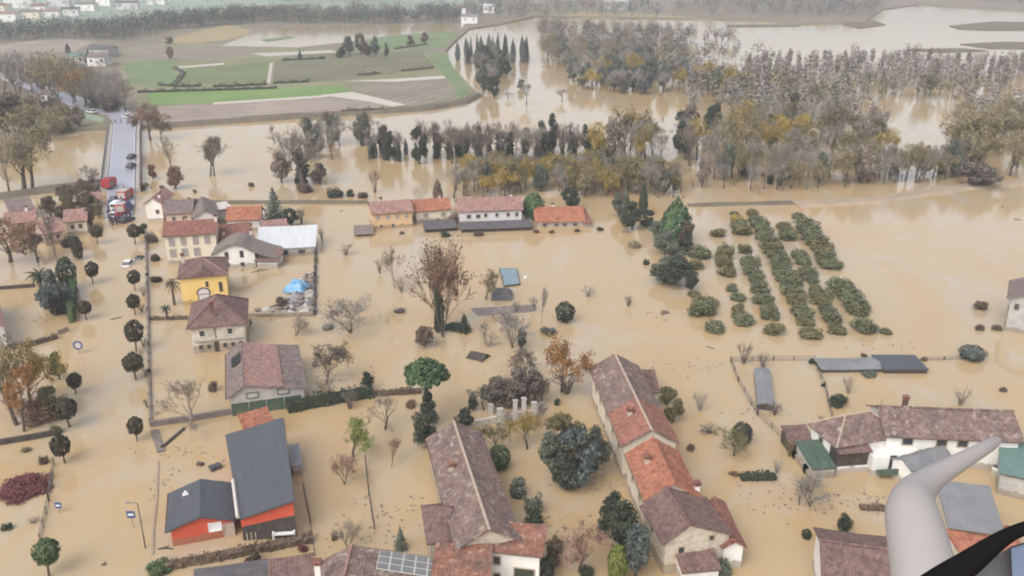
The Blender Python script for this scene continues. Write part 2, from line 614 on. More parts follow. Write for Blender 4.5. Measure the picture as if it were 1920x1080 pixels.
def clump_leaves(clumps, n_per, size, rs, up=0.25, flat=1.0):
    C, N, Z = [], [], []
    for (c, r) in clumps:
        r = np.array(r if isinstance(r, (tuple, list)) else (r, r, r * flat))
        k = max(8, int(n_per))
        d = rs.normal(size=(k, 3))
        d /= np.linalg.norm(d, axis=1, keepdims=True)
        rad = rs.uniform(0.15, 1.0, (k, 1)) ** 0.4
        C.append(np.array(c) + d * rad * r)
        N.append(d + rs.normal(size=(k, 3)) * 0.55 + np.array([0, 0, up]))
        Z.append(size * rs.uniform(0.6, 1.35, k))
    return np.concatenate(C), np.concatenate(N), np.concatenate(Z)


PROTO = {}


def grow(mbt, mbc, p, d, ln, r, depth, rnd, maxd, spread, segs, split, tips):
    r = max(r, 0.026)
    if depth >= 3:
        segs = 2
    pts, rad = [p.copy()], [r]
    q = p.copy()
    dd = d.copy()
    for s in range(segs):
        dd = (dd + Vector((rnd.uniform(-1, 1), rnd.uniform(-1, 1), rnd.uniform(-0.4, 0.9))) * 0.16).normalized()
        q = q + dd * (ln / segs)
        pts.append(q.copy())
        rad.append(max(r * (1 - 0.45 * (s + 1) / segs), 0.016))
    (mbt if depth <= 1 else mbc).tube(pts, rad, 6 if depth == 0 else (4 if depth < 3 else 3), cap=False)
    if depth >= maxd:
        tips.append(q.copy())
        return
    n = split(depth, rnd)
    for i in range(n):
        t = 1.0 if i == 0 else rnd.uniform(0.45, 0.98)
        k = min(int(t * segs), segs - 1)
        base = pts[k].lerp(pts[k + 1], t * segs - k)
        az = rnd.uniform(0, 2 * PI)
        sp = spread * rnd.uniform(0.5, 1.2) * (0.45 if i == 0 else 1.0)
        x = dd.cross(Vector((0.3, 0.5, 0.8))).normalized()
        y = dd.cross(x)
        nd = (dd * math.cos(sp) + (x * math.cos(az) + y * math.sin(az)) * math.sin(sp)).normalized()
        grow(mbt, mbc, base, nd, ln * rnd.uniform(0.55, 0.82), rad[-1] * (0.85 if i == 0 else 0.6), depth + 1, rnd, maxd, spread, segs, split, tips)


def normalise(arrs):
    """scale a list of vertex lists in place to unit crown width / unit height, base at z=0"""
    allv = np.concatenate([np.array(a).reshape(-1, 3) for a in arrs if len(a)])
    lo = np.percentile(allv, 1.5, axis=0)
    hi = np.percentile(allv, 98.5, axis=0)
    wx = max(hi[0] - lo[0], hi[1] - lo[1])
    ht = allv[:, 2].max()
    c = (hi + lo) / 2
    res = []
    for a in arrs:
        b = np.array(a, dtype=float).reshape(-1, 3)
        if len(b):
            b[:, 0] = (b[:, 0] - c[0] * 0.6) / wx
            b[:, 1] = (b[:, 1] - c[1] * 0.6) / wx
            b[:, 2] /= ht
        res.append(b)
    return res


def make_bare(seed, spread=0.65, trunk=0.32, leaves=0, leafsize=0.05, ivy=0, multi=1, maxd=5, narrow=False, twig_r=0.10):
    rnd = random.Random(seed)
    rs = np.random.RandomState(seed)
    mt, mc = MB(), MB()
    tips = []

    def split(dep, r):
        if dep == 0:
            return 6 if not narrow else 8
        return r.choice((3, 3, 4)) if dep < 4 else 4
    for k in range(multi):
        d0 = Vector((rnd.uniform(-.12, .12), rnd.uniform(-.12, .12), 1)) if multi == 1 else Vector((rnd.uniform(-.6, .6), rnd.uniform(-.6, .6), 1))
        grow(mt, mc, Vector((0.1 * k, 0, 0)), d0.normalized(), 10 * (trunk if not narrow else 0.62), twig_r * (2.6 if multi == 1 else 1.2), 0, rnd, maxd if multi == 1 else maxd - 1, spread if not narrow else 0.42, 3, split, tips)
    tv = np.array([tuple(t) for t in tips])
    lv = np.zeros((0, 3))
    arrs = [mt.v, mc.v]
    mt_b, mc_b = normalise(arrs)[:2]
    allv = np.concatenate([np.array(a).reshape(-1, 3) for a in arrs])
    # tips in the same frame
    mbs = MB()
    mbs.v = [tuple(t) for t in tips]
    lo = np.percentile(allv, 1.5, axis=0)
    hi = np.percentile(allv, 98.5, axis=0)
    wx = max(hi[0] - lo[0], hi[1] - lo[1])
    ht = allv[:, 2].max()
    c = (hi + lo) / 2
    tv = np.stack([(tv[:, 0] - c[0] * .6) / wx, (tv[:, 1] - c[1] * .6) / wx, tv[:, 2] / ht], axis=1)
    mt.v = [tuple(p) for p in mt_b.tolist()]
    mc.v = [tuple(p) for p in mc_b.tolist()]
    if leaves:
        idx = rs.randint(0, len(tv), leaves)
        cent = tv[idx] + rs.normal(size=(leaves, 3)) * np.array([0.035, 0.035, 0.03])
        nr = rs.normal(size=(leaves, 3)) + np.array([0, 0, .4])
        lv = leaf_arrays(cent, nr, leafsize * rs.uniform(0.6, 1.3, leaves), rs)
    crown = cloud_mesh("crown", lv, M["twig"], extra=mc)
    tm = mt.mesh("trunk", M["bark"])
    parts = [("trunk", tm), ("crown", crown)]
    if ivy:
        n = ivy
        z = rs.uniform(0.02, 0.66, n)
        th = rs.uniform(0, 2 * PI, n)
        tz = np.array([p[2] for p in mt.v])
        tx = np.array([p[0] for p in mt.v])
        ty = np.array([p[1] for p in mt.v])
        cx = np.array([tx[np.argsort(abs(tz - q))[:6]].mean() for q in z])
        cy = np.array([ty[np.argsort(abs(tz - q))[:6]].mean() for q in z])
        r = (0.17 * (1 - z * 0.75)) * rs.uniform(0.35, 1.1, n)
        cent = np.stack([cx * 0.8 + r * np.cos(th), cy * 0.8 + r * np.sin(th), z], axis=1)
        nr = np.stack([np.cos(th), np.sin(th), np.full(n, 0.5)], axis=1) + rs.normal(size=(n, 3)) * .5
        iv = leaf_arrays(cent, nr, 0.07 * rs.uniform(0.6, 1.3, n), rs)
        parts.append(("ivy", cloud_mesh("ivy", iv, M["leaf_dark"])))
    return parts


def make_leafy(seed, n_clump=20, per=190, size=0.046, trunk_h=0.12, wid=0.30, shape="round"):
    rs = np.random.RandomState(seed)
    rnd = random.Random(seed)
    cl = []
    for i in range(n_clump):
        t = rs.uniform(0, 1)
        z = trunk_h + 0.1 + (0.80 - trunk_h) * t
        mx = {"round": math.sin(PI * (0.18 + 0.72 * t)) * wid, "cone": (1 - t) * 0.34 + 0.02, "column": 0.22 * (1 - t ** 3)}[shape]
        a = i * 2.4 + rs.uniform(-.4, .4)
        rr = mx * rs.uniform(0.45, 1.1)
        r = rs.uniform(0.13, 0.21) * (1.0 if shape == "round" else (1.15 - 0.6 * t))
        cl.append(((rr * math.cos(a), rr * math.sin(a), z), (r, r, r * 0.75)))
    C, N, Z = clump_leaves(cl, per, size, rs)
    C[:, 2] = np.minimum(C[:, 2], 1.0)
    lv = leaf_arrays(C, N, Z, rs)
    mt = MB()
    mt.tube([(0, 0, 0), (0.01, 0.01, trunk_h * .7), (0, 0, trunk_h + 0.3)], [0.045, 0.036, 0.012], 7, cap=False)
    for i in range(5):
        a = i * 1.3
        mt.tube([(0, 0, trunk_h * .75), (0.12 * math.cos(a), 0.12 * math.sin(a), trunk_h + .15), (0.25 * math.cos(a), 0.25 * math.sin(a), trunk_h + .33)], [0.022, 0.016, 0.006], 4, cap=False)
    return [("trunk", mt.mesh("trunk", M["bark"])), ("crown", cloud_mesh("crown", lv, M["leaf_green"]))]


def make_ball(seed, z0=0.34, n=1100, size=0.085, ragged=0.0):
    rs = np.random.RandomState(seed)
    d = rs.normal(size=(n, 3))
    d /= np.linalg.norm(d, axis=1, keepdims=True)
    lump = 1 + 0.06 * np.sin(d[:, 0] * 6 + seed) * np.cos(d[:, 1] * 5) + 0.05 * np.sin(d[:, 2] * 7)
    rad = rs.uniform(0.5, 1.0, n) ** 0.35 * lump
    if ragged:
        keep = (np.sin(d[:, 0] * 5 + seed) + np.cos(d[:, 2] * 6 + d[:, 1] * 4)) > -ragged
        d, rad = d[keep], rad[keep]
        n = len(d)
    hz = (1 - z0) / 2
    C = np.stack([d[:, 0] * rad * 0.48, d[:, 1] * rad * 0.48, z0 + hz + d[:, 2] * rad * hz * 0.97], axis=1)
    lv = leaf_arrays(C, d + rs.normal(size=(n, 3)) * .4, size * rs.uniform(.6, 1.3, n), rs)
    mt = MB().tube([(0, 0, 0), (0.01, 0, z0 * .6), (0, 0, z0 + hz)], [0.05, 0.042, 0.03], 6, cap=False)
    for i in range(4):
        a = i * 1.6
        mt.tube([(0, 0, z0 + .03), (.2 * math.cos(a), .2 * math.sin(a), z0 + hz * 1.1)], [.022, .01], 4, cap=False)
    return [("trunk", mt.mesh("trunk", M["bark"])), ("crown", cloud_mesh("crown", lv, M["leaf_dark"]))]


def make_cypress(seed, n=1400, cone=0.6):
    rs = np.random.RandomState(seed)
    z = rs.uniform(0.03, 1.0, n)
    R = np.where(z < 0.25, 0.30 + 0.2 * z / 0.25, 0.5 * (1 - ((z - 0.25) / 0.75) ** (1.0 / cone if cone > 0 else 2)))
    R = np.maximum(R, 0.02)
    th = rs.uniform(0, 2 * PI, n)
    r = R * rs.uniform(0.4, 1, n) ** .4 * (1 + 0.12 * np.sin(th * 5 + z * 30))
    C = np.stack([r * np.cos(th), r * np.sin(th), z], axis=1)
    N = np.stack([np.cos(th), np.sin(th), np.full(n, .4)], axis=1) + rs.normal(size=(n, 3)) * .45
    lv = leaf_arrays(C, N, 0.085 * rs.uniform(.6, 1.3, n) * np.clip(R / .35, .35, 1), rs)
    mt = MB().tube([(0, 0, 0), (0, 0, .7)], [.06, .02], 6, cap=False)
    return [("trunk", mt.mesh("trunk", M["bark"])), ("crown", cloud_mesh("crown", lv, M["leaf_dark"]))]


def make_conifer(seed, layers=9, n=1500):
    """spruce / cedar: tiers of drooping sprays"""
    rs = np.random.RandomState(seed)
    C, N, Z = [], [], []
    for L in range(layers):
        t = L / (layers - 1)
        z = 0.12 + 0.84 * t
        R = 0.5 * (1 - t) ** 0.85 + 0.03
        k = int(n / layers * (1.4 - t))
        th = rs.uniform(0, 2 * PI, k)
        arm = (0.72 + 0.28 * np.cos(th * 6 + L * 1.1)) * R
        r = arm * rs.uniform(0.1, 1, k) ** .6
        C.append(np.stack([r * np.cos(th), r * np.sin(th), z - 0.22 * r + rs.normal(size=k) * .018], axis=1))
        N.append(np.stack([np.cos(th) * .5, np.sin(th) * .5, np.full(k, 1.0)], axis=1) + rs.normal(size=(k, 3)) * .4)
        Z.append(0.075 * rs.uniform(.6, 1.3, k))
    C, N, Z = np.concatenate(C), np.concatenate(N), np.concatenate(Z)
    mt = MB().tube([(0, 0, 0), (0, 0, .95)], [.045, .01], 6, cap=False)
    return [("trunk", mt.mesh("trunk", M["bark"])), ("crown", cloud_mesh("crown", leaf_arrays(C, N, Z, rs), M["leaf_dark"]))]


def make_umbrella_pine(seed):
    rs = np.random.RandomState(seed)
    cl = []
    for i in range(30):
        a = i * 2.4
        r = 0.40 * math.sqrt((i + .5) / 30)
        cl.append(((r * math.cos(a), r * math.sin(a), 0.86 - 0.95 * r * r + rs.uniform(-.02, .02)), (0.13, 0.13, 0.085)))
    C, N, Z = clump_leaves(cl, 120, 0.05, rs, up=.5)
    mt = MB().tube([(0.02, 0, 0), (0, 0.01, .3), (0, 0, .72)], [.05, .045, .03], 7, cap=False)
    for i in range(8):
        a = i * .8
        mt.tube([(0, 0, .5 + .02 * i), (.17 * math.cos(a), .17 * math.sin(a), .68), (.36 * math.cos(a), .36 * math.sin(a), .76)], [.024, .016, .006], 4, cap=False)
    return [("trunk", mt.mesh("trunk", M["bark"])), ("crown", cloud_mesh("crown", leaf_arrays(C, N, Z, rs), M["leaf_pine"]))]


def make_palm(seed):
    rs = random.Random(seed)
    mt = MB().tube([(0, 0, 0), (.02, 0, .4), (0, 0, .8)], [.09, .075, .085], 7)
    mc = MB()
    for i in range(26):
        a = i * 2.4 + rs.uniform(-.2, .2)
        el = rs.uniform(-.35, 1.2)
        L = rs.uniform(.42, .55)
        prev = None
        for s in range(5):
            t = s / 4
            e = el - t * 1.25
            x = L * t
            z = .8 + .20 * math.sin(el) * t * 1.6 - .22 * t * t
            wd = .055 * math.sin(PI * min(.9, .15 + t * .8))
            c = (math.cos(a) * x, math.sin(a) * x, z)
            l = (c[0] - math.sin(a) * wd, c[1] + math.cos(a) * wd, z - wd * .5)
            r_ = (c[0] + math.sin(a) * wd, c[1] - math.cos(a) * wd, z - wd * .5)
            if prev:
                mc.face([prev[0], l, c, prev[1]])
                mc.face([prev[1], c, r_, prev[2]])
            prev = (l, c, r_)
    return [("trunk", mt.mesh("trunk", M["bark"])), ("crown", mc.mesh("crown", M["leaf_dark"]))]


def make_shrub(seed, n=1300, size=.072, lumps=8):
    rs = np.random.RandomState(seed)
    cl = [((0, 0, .32), (.36, .36, .5))]
    for i in range(lumps):
        a = i * 2.4 + rs.uniform(-.5, .5)
        r = rs.uniform(.12, .28)
        cl.append(((r * math.cos(a), r * math.sin(a), rs.uniform(.15, .6)), (rs.uniform(.16, .24),) * 2 + (rs.uniform(.2, .34),)))
    C, N, Z = clump_leaves(cl, n / (lumps + 1), size, rs, up=.3)
    C[:, 2] = np.clip(C[:, 2], -0.05, 1.0)
    return [("foliage", cloud_mesh("foliage", leaf_arrays(C, N, Z, rs), M["leaf_dark"]))]


def make_twig_shrub(seed, stems=16, leaves=120):
    rnd = random.Random(seed)
    rs = np.random.RandomState(seed)
    mc = MB()
    tips = []
    for i in range(stems):
        a = rnd.uniform(0, 2 * PI)
        r = rnd.uniform(.15, .5)
        p0 = Vector((rnd.uniform(-.06, .06), rnd.uniform(-.06, .06), 0))
        p1 = Vector((math.cos(a) * r * .45, math.sin(a) * r * .45, rnd.uniform(.35, .6)))
        p2 = Vector((math.cos(a) * r, math.sin(a) * r, rnd.uniform(.6, 1)))
        mc.tube([p0, p1, p2], [.022, .015, .006], 4, cap=False)
        for k in range(5):
            t = rnd.uniform(.3, 1)
            b = p1.lerp(p2, t)
            e = b + Vector((rnd.uniform(-.16, .16), rnd.uniform(-.16, .16), rnd.uniform(.02, .22)))
            mc.tube([b, e], [.009, .004], 3, cap=False)
            tips.append(tuple(e))
    tv = np.array(tips)
    idx = rs.randint(0, len(tv), max(leaves, 1))
    cent = tv[idx] + rs.normal(size=(len(idx), 3)) * .05
    lv = leaf_arrays(cent, rs.normal(size=(len(idx), 3)), .05 * rs.uniform(.5, 1.2, len(idx)), rs)
    return [("foliage", cloud_mesh("foliage", lv, M["twig"], extra=mc))]


for i in range(4):
    PROTO[("bare", i)] = make_bare(11 + i, spread=0.62 + 0.06 * i)
    PROTO[("autumn", i)] = make_bare(41 + i, spread=0.60 + .05 * i, leaves=2600, leafsize=.032, maxd=4)
    PROTO[("ivy", i)] = make_bare(71 + i, spread=0.5, ivy=800, trunk=.4, leaves=500, leafsize=.03)
    PROTO[("poplar", i)] = make_bare(101 + i, narrow=True, leaves=900, leafsize=.04, maxd=4, twig_r=.09)
    PROTO[("leafy", i)] = make_leafy(131 + i, wid=.28 + .02 * i)
    PROTO[("ball", i)] = make_ball(161 + i, ragged=(1.5, 1.15, 1.3, 1.7)[i], z0=(.34, .30, .36, .33)[i])
    PROTO[("shrub", i)] = make_shrub(191 + i)
    PROTO[("twig", i)] = make_twig_shrub(221 + i)
    PROTO[("sprout", i)] = make_bare(251 + i, multi=4, spread=.5, trunk=.35, leaves=900, leafsize=.03, maxd=5)
for i in range(2):
    PROTO[("ragged", i)] = make_ball(301 + i, ragged=.55)
    PROTO[("cypress", i)] = make_cypress(311 + i)
    PROTO[("conifer", i)] = make_conifer(321 + i)
    PROTO[("palm", i)] = make_palm(331 + i)
    PROTO[("column", i)] = make_leafy(341 + i, n_clump=16, shape="column", trunk_h=.12)
    PROTO[("pine", i)] = make_umbrella_pine(351 + i)
    PROTO[("thicket", i)] = make_shrub(371 + i, n=3600, size=.04, lumps=18)
    PROTO[("dome", i)] = make_ball(361 + i, z0=.02, n=1300, size=.075)
NVAR = {}
for (k, i) in PROTO:
    NVAR[k] = max(NVAR.get(k, 0), i + 1)
NAME = {"bare": "bare_tree", "autumn": "autumn_tree", "ivy": "ivy_clad_tree", "poplar": "poplar_tree", "leafy": "leafy_tree", "ball": "round_street_tree",
        "shrub": "shrub", "twig": "bare_shrub", "sprout": "multi_stem_tree", "ragged": "ragged_street_tree", "cypress": "cypress_tree",
        "conifer": "conifer_tree", "palm": "palm_tree", "column": "columnar_tree", "pine": "umbrella_pine", "dome": "domed_evergreen", "thicket": "wide_bush"}
rnd_t = random.Random(5)


def plant(kind, loc, wid, ht, label, m=None, group=None, cat=None, var=None, bark=None, rot=None, ivym=None):
    parts = PROTO[(kind, (var if var is not None else rnd_t.randrange(99)) % NVAR[kind])]
    name = NAME[kind]
    cat = cat or ("shrub" if kind in ("shrub", "twig", "thicket") else "tree")
    rz = rot if rot is not None else rnd_t.uniform(0, 2 * PI)
    if len(parts) == 1:
        o = bpy.data.objects.new(name, parts[0][1])
        COL.objects.link(o)
        o.location = loc
        o.rotation_euler = (0, 0, rz)
        if m:
            o.material_slots[0].link = 'OBJECT'
            o.material_slots[0].material = M[m]
        root = o
    else:
        root = empty(name, loc, rz)
        for (pn, me) in parts:
            o = bpy.data.objects.new(pn, me)
            COL.objects.link(o)
            o.parent = root
            mm = {"crown": m, "trunk": bark, "ivy": ivym}[pn]
            if mm:
                o.material_slots[0].link = 'OBJECT'
                o.material_slots[0].material = M[mm]
    root.scale = (wid, wid, ht)
    if kind in ("ball", "ragged", "leafy", "bare", "autumn"):
        root.rotation_euler.x += rnd_t.uniform(-.07, .07)
        root.rotation_euler.y += rnd_t.uniform(-.07, .07)
    tag(root, label, cat, group)
    return root


def T(kind, px, pyb, pyt, wpx, label, m=None, z0=0.0, sink=0.15, **kw):
    g = G(px, pyb, z0)
    h = HH(px, pyb, pyt, z0)
    g.z -= sink
    return plant(kind, g, wpx * mpp(px, pyb, z0), max(h + sink, .3), label, m, **kw)


def SH(px, pyb, pyt, wpx, label, m="leaf_dark", kind="shrub", z0=0.0, **kw):
    """low shrub: the dome leans back in depth, so take its height from the visible rows less the depth of its footprint"""
    k = mpp(px, pyb, z0)
    wm = wpx * k
    h = HH(px, pyb, pyt, z0)
    g = G(px, pyb, z0)
    # shift the centre back by half its depth; remove the part of the rows which that depth covers
    g.y += wm * .42
    dep = math.atan2(CAM_H, g.y)
    h = max(h - wm * .42 * math.tan(dep) * 1.0, h * .45, .3)
    g.z -= .12
    return plant(kind, g, wm, h + .12, label, m, **kw)
# ------------------------------------------------------------ the setting: water, land, fields, road
def sheet(name, poly, z, m, kind="structure"):
    mb = MB()
    mb.face([(p.x, p.y, 0) for p in [G(a, b, z) for a, b in poly]])
    o = mb.build(name, M[m])
    me = o.data
    if me.polygons[0].normal.z < 0:
        me.flip_normals()
    o.location.z = z
    o["kind"] = kind
    return o


def slab(name, poly, z1, m, z0=-1.5, side=None):
    mb = MB()
    pts = [G(a, b, z1) for a, b in poly]
    ar = sum(pts[i].x * pts[(i + 1) % len(pts)].y - pts[(i + 1) % len(pts)].x * pts[i].y for i in range(len(pts)))
    if ar < 0:
        pts.reverse()
    mb.prism([(p.x, p.y) for p in pts], z0, z1)
    o = mb.build(name, M[m])
    o["kind"] = "structure"
    return o


mb = MB()
mb.face([(-6000, -400, 0), (6000, -400, 0), (6000, 12000, 0), (-6000, 12000, 0)])
wo = mb.build("water", M["water"])
wo["kind"] = "structure"

LZ = 1.1
slab("riverbank_ground", [(-700, 262), (0, 246), (195, 239), (310, 233), (560, 216), (720, 207), (800, 201), (880, 186), (894, 174), (868, 146), (840, 117), (832, 99),
                   (855, 74), (880, 53), (940, 44), (1000, 31), (1300, 35), (1410, 37), (1500, 44), (1620, 41), (1655, 17), (1720, 8), (1920, 20), (2200, 26), (2900, -40),
                   (2600, -70), (-900, -70)], LZ, "earth")


def field(poly, m, dz, name="field"):
    return sheet(name, poly, LZ + dz, m)


field([(-500, 90), (0, 84), (100, 72), (180, 77), (140, 96), (0, 99), (-300, 110)], "field_brown", .02)
field([(-600, 78), (0, 60), (150, 45), (300, 38), (430, 14), (620, 4), (720, -20), (200, -40), (-500, 0)], "field_mint", .02)
field([(440, 30), (600, 6), (760, -30), (1000, -30), (900, 10), (700, 30)], "field_mint", .03)
field([(900, 12), (1050, 10), (1230, 25), (1280, 33), (1010, 30), (960, 24)], "field_dull", .03)
field([(1100, 22), (1220, 28), (1330, 34), (1050, 30)], "field_yellow", .05)
field([(228, 92), (330, 76), (420, 84), (640, 92), (840, 98), (842, 117), (868, 148), (886, 172), (870, 184), (800, 197), (700, 203), (560, 213), (310, 229), (268, 205), (225, 150)], "field_dull", .02)
field([(232, 118), (320, 113), (330, 140), (327, 157), (283, 165), (240, 150)], "field_green", .05)
field([(350, 128), (510, 115), (508, 157), (322, 158)], "vine_green", .05)
field([(515, 116), (560, 100), (790, 96), (818, 126), (640, 151), (512, 156)], "vine_brown", .05)
field([(276, 174), (520, 164), (640, 160), (655, 170), (600, 180), (400, 193), (282, 198)], "field_bright", .05)
field([(290, 200), (600, 183), (665, 180), (712, 196), (735, 203), (560, 213), (312, 229)], "field_brown", .05)
field([(640, 160), (835, 146), (856, 182), (800, 194), (750, 197), (690, 176)], "field_taupe", .06)
field([(800, 100), (838, 105), (862, 148), (884, 172), (862, 184), (842, 150), (820, 128)], "field_green", .07)
field([(300, 76), (430, 45), (475, 60), (425, 76), (330, 82)], "field_yellow", .05)
field([(230, 100), (300, 84), (420, 88), (500, 95), (430, 110), (340, 112), (232, 112)], "field_taupe", .045)
field([(520, 98), (640, 92), (660, 100), (560, 112)], "field_green", .047)
field([(640, 78), (740, 66), (862, 58), (838, 88), (790, 92), (720, 96)], "field_green", .048)
field([(600, 178), (660, 172), (760, 196), (735, 200), (690, 190)], "field_pale", .08, "dirt_track")
field([(400, 192), (600, 179), (660, 174), (662, 176), (600, 183), (400, 196)], "field_pale", .075, "dirt_track")
field([(330, 125), (420, 118), (420, 121), (335, 128)], "field_pale", .075, "dirt_track")
field([(640, 152), (740, 148), (832, 142), (836, 147), (740, 153)], "field_pale", .08, "dirt_track")
for poly in ([(415, 86), (470, 62), (525, 50), (700, 46), (872, 44), (862, 58), (740, 66), (640, 80), (560, 89)],
             [(470, 100), (620, 94), (640, 98), (500, 106)], [(506, 118), (512, 117), (507, 156), (500, 156)]):
    o = sheet("flood_pool", poly, LZ + .10, "water")
field([(488, 74), (548, 68), (552, 71), (500, 79)], "field_green", .13)
field([(10, 215), (190, 218), (198, 236), (0, 243)], "field_dull", .03)
field([(122, 200), (196, 222), (190, 230), (122, 210)], "field_mint", .05)

# far shoals and banks standing out of the wide river
for nm, poly in (("river_island", [(1780, 48), (1860, 40), (1960, 42), (1960, 56), (1850, 56), (1800, 54)]),
                 ("river_island", [(1800, 82), (1880, 78), (1990, 80), (1990, 91), (1860, 90)]),
                 ("river_island", [(1700, 92), (1800, 90), (1850, 94), (1760, 97)]),
                 ("river_island", [(1580, 46), (1640, 38), (1660, 46), (1610, 52)]),
                 ("river_island", [(1364, 46), (1500, 46), (1500, 48), (1366, 50)])):
    slab(nm, poly, .6, "bank")


def levee(pts, wid, ht, m="bank", name="levee"):
    """low earth bank along ground points"""
    mb = MB()
    ps = [G(a, b) for a, b in pts]
    # resample with wobble
    rr = random.Random(len(pts) * 7 + int(pts[0][0]))
    q = []
    for i in range(len(ps) - 1):
        n = max(1, int((ps[i + 1] - ps[i]).length / 6))
        for k in range(n):
            q.append(ps[i].lerp(ps[i + 1], k / n))
    q.append(ps[-1])
    rows = []
    for i, p in enumerate(q):
        t = (q[min(i + 1, len(q) - 1)] - q[max(i - 1, 0)]).normalized()
        nn = Vector((-t.y, t.x, 0))
        w2 = wid / 2 * rr.uniform(.85, 1.15)
        h = ht * rr.uniform(.8, 1.15)
        rows.append([p - nn * w2 - Vector((0, 0, .6)), p - nn * w2 * .45 + Vector((0, 0, h)), p + nn * w2 * .45 + Vector((0, 0, h)), p + nn * w2 - Vector((0, 0, .6))])
    for a, b in zip(rows, rows[1:]):
        for k in range(3):
            mb.face([a[k], b[k], b[k + 1], a[k + 1]])
    mb.face(rows[0])
    mb.face(list(reversed(rows[-1])))
    o = mb.build(name, M[m])
    o["kind"] = "structure"
    return o


levee([(-300, 388), (0, 371), (100, 358), (192, 347)], 5, 1.6)
levee([(302, 238), (430, 229), (560, 220), (720, 211), (800, 205), (868, 193), (893, 180)], 9, 1.5)
levee([(310, 382), (500, 381), (690, 381)], 2.2, .7)
levee([(1290, 386), (1400, 383), (1490, 381)], 4, .5)
levee([(1490, 384), (1640, 376), (1800, 352), (2000, 336)], 9, .6, "mud")

# road on the bridge approach: rises out of the water
RZ = 1.25


def pxline(pts, z):
    return [G(a, b, z) for a, b in pts]


L = [(197, 428), (199, 380), (202, 330), (207, 290), (211, 250), (212, 228), (200, 214), (150, 205), (60, 170), (-40, 130), (-300, 96)]
R = [(246, 428), (252, 380), (253, 330), (254, 290), (254, 250), (258, 222), (240, 207), (175, 190), (80, 158), (-20, 122), (-290, 88)]
zs = [-.25, .55, 1.0, RZ, RZ, RZ, RZ, RZ, RZ, RZ, RZ]
mb = MB()
rows = []
for (l, r, z) in zip(L, R, zs):
    rows.append((G(*l, z), G(*r, z)))
for a, b in zip(rows, rows[1:]):
    mb.face([a[0], a[1], b[1], b[0]])
    for k in (0, 1):
        q = [a[k], b[k], b[k] - Vector((0, 0, 1.6)), a[k] - Vector((0, 0, 1.6))]
        mb.face(q)
road = mb.build("road", M["asphalt"])
road["kind"] = "structure"
# painted edge lines on the road
mk = MB()
for i in range(1, 5):
    for k, f in ((0, .05), (0, .955)):
        a0, a1 = rows[i][0].lerp(rows[i][1], f), rows[i][0].lerp(rows[i][1], f + .012)
        b0, b1 = rows[i + 1][0].lerp(rows[i + 1][1], f), rows[i + 1][0].lerp(rows[i + 1][1], f + .012)
        up = Vector((0, 0, .006))
        mk.face([a0 + up, a1 + up, b1 + up, b0 + up])
o = mk.build("road_marking", M["paint_white"])
o["kind"] = "structure"
# pavements either side of the bridge deck
for nm, A, Bp in (("pavement", [(188, 352), (195, 300), (201, 250), (203, 232)], [(199.5, 352), (205, 300), (210.4, 250), (211.4, 232)]),
                  ("pavement", [(254, 352), (255, 300), (255.5, 250), (259, 226)], [(262.5, 352), (262.5, 300), (262, 250), (263, 226)])):
    mb = MB()
    pa, pb = pxline(A, RZ + .15), pxline(Bp, RZ + .15)
    for i in range(3):
        mb.face([pa[i], pb[i], pb[i + 1], pa[i + 1]])
        for q in (pa, pb):
            mb.face([q[i], q[i + 1], q[i + 1] - Vector((0, 0, 1.9)), q[i] - Vector((0, 0, 1.9))])
    for q in (0, 3):
        mb.face([pa[q], pb[q], pb[q] - Vector((0, 0, 1.9)), pa[q] - Vector((0, 0, 1.9))])
    o = mb.build(nm, M["concrete"])
    o["kind"] = "structure"


def wall_line(mb, pts, th, z0, z1):
    for a, b in zip(pts, pts[1:]):
        d = (b - a)
        mb.box(((a.x + b.x) / 2, (a.y + b.y) / 2, (z0 + z1) / 2), (math.hypot(d.x, d.y) - .003, th, z1 - z0), math.atan2(d.y, d.x))


# bridge parapets: wall, posts, handrail
for side, pts in (("left", [(188.5, 352), (194.5, 300), (200.5, 250), (203, 234)]), ("right", [(262.8, 352), (262.8, 300), (262.3, 250), (263.5, 228)])):
    g = pxline(pts, RZ)
    root = empty("bridge_parapet", g[0])
    tag(root, "grey concrete bridge parapet with rail along the %s edge of the road bridge" % (side), "parapet", "parapets of the road bridge")
    off = g[0]
    loc = [p - off for p in g]
    mb = MB()
    wall_line(mb, loc, .35, -1.2, .75)
    mb.build("parapet_wall", M["wood_grey"], root)
    m2 = MB()
    for a, b in zip(loc, loc[1:]):
        m2.tube([a + Vector((0, 0, 1.05)), b + Vector((0, 0, 1.05))], .05, 6)
    m2.build("handrail", M["metal_grey"], root)
    for a, b in zip(loc, loc[1:]):
        n = max(2, int((b - a).length / 9))
        for k in range(n):
            c = a.lerp(b, k / n)
            m3 = MB().box((c.x, c.y, .87), (.14, .14, .36))
            m3.build("post", M["metal_grey"], root)
# ------------------------------------------------------------ buildings
def smooth_pts(pts, n=4):
    res = []
    for i in range(len(pts) - 1):
        p0, p1, p2, p3 = pts[max(i - 1, 0)], pts[i], pts[i + 1], pts[min(i + 2, len(pts) - 1)]
        for k in range(n):
            t = k / n
            res.append(tuple(.5 * (2 * b + (c - a) * t + (2 * a - 5 * b + 4 * c - d) * t * t + (3 * b - a - 3 * c + d) * t ** 3) for a, b, c, d in zip(p0, p1, p2, p3)))
    res.append(pts[-1])
    return res


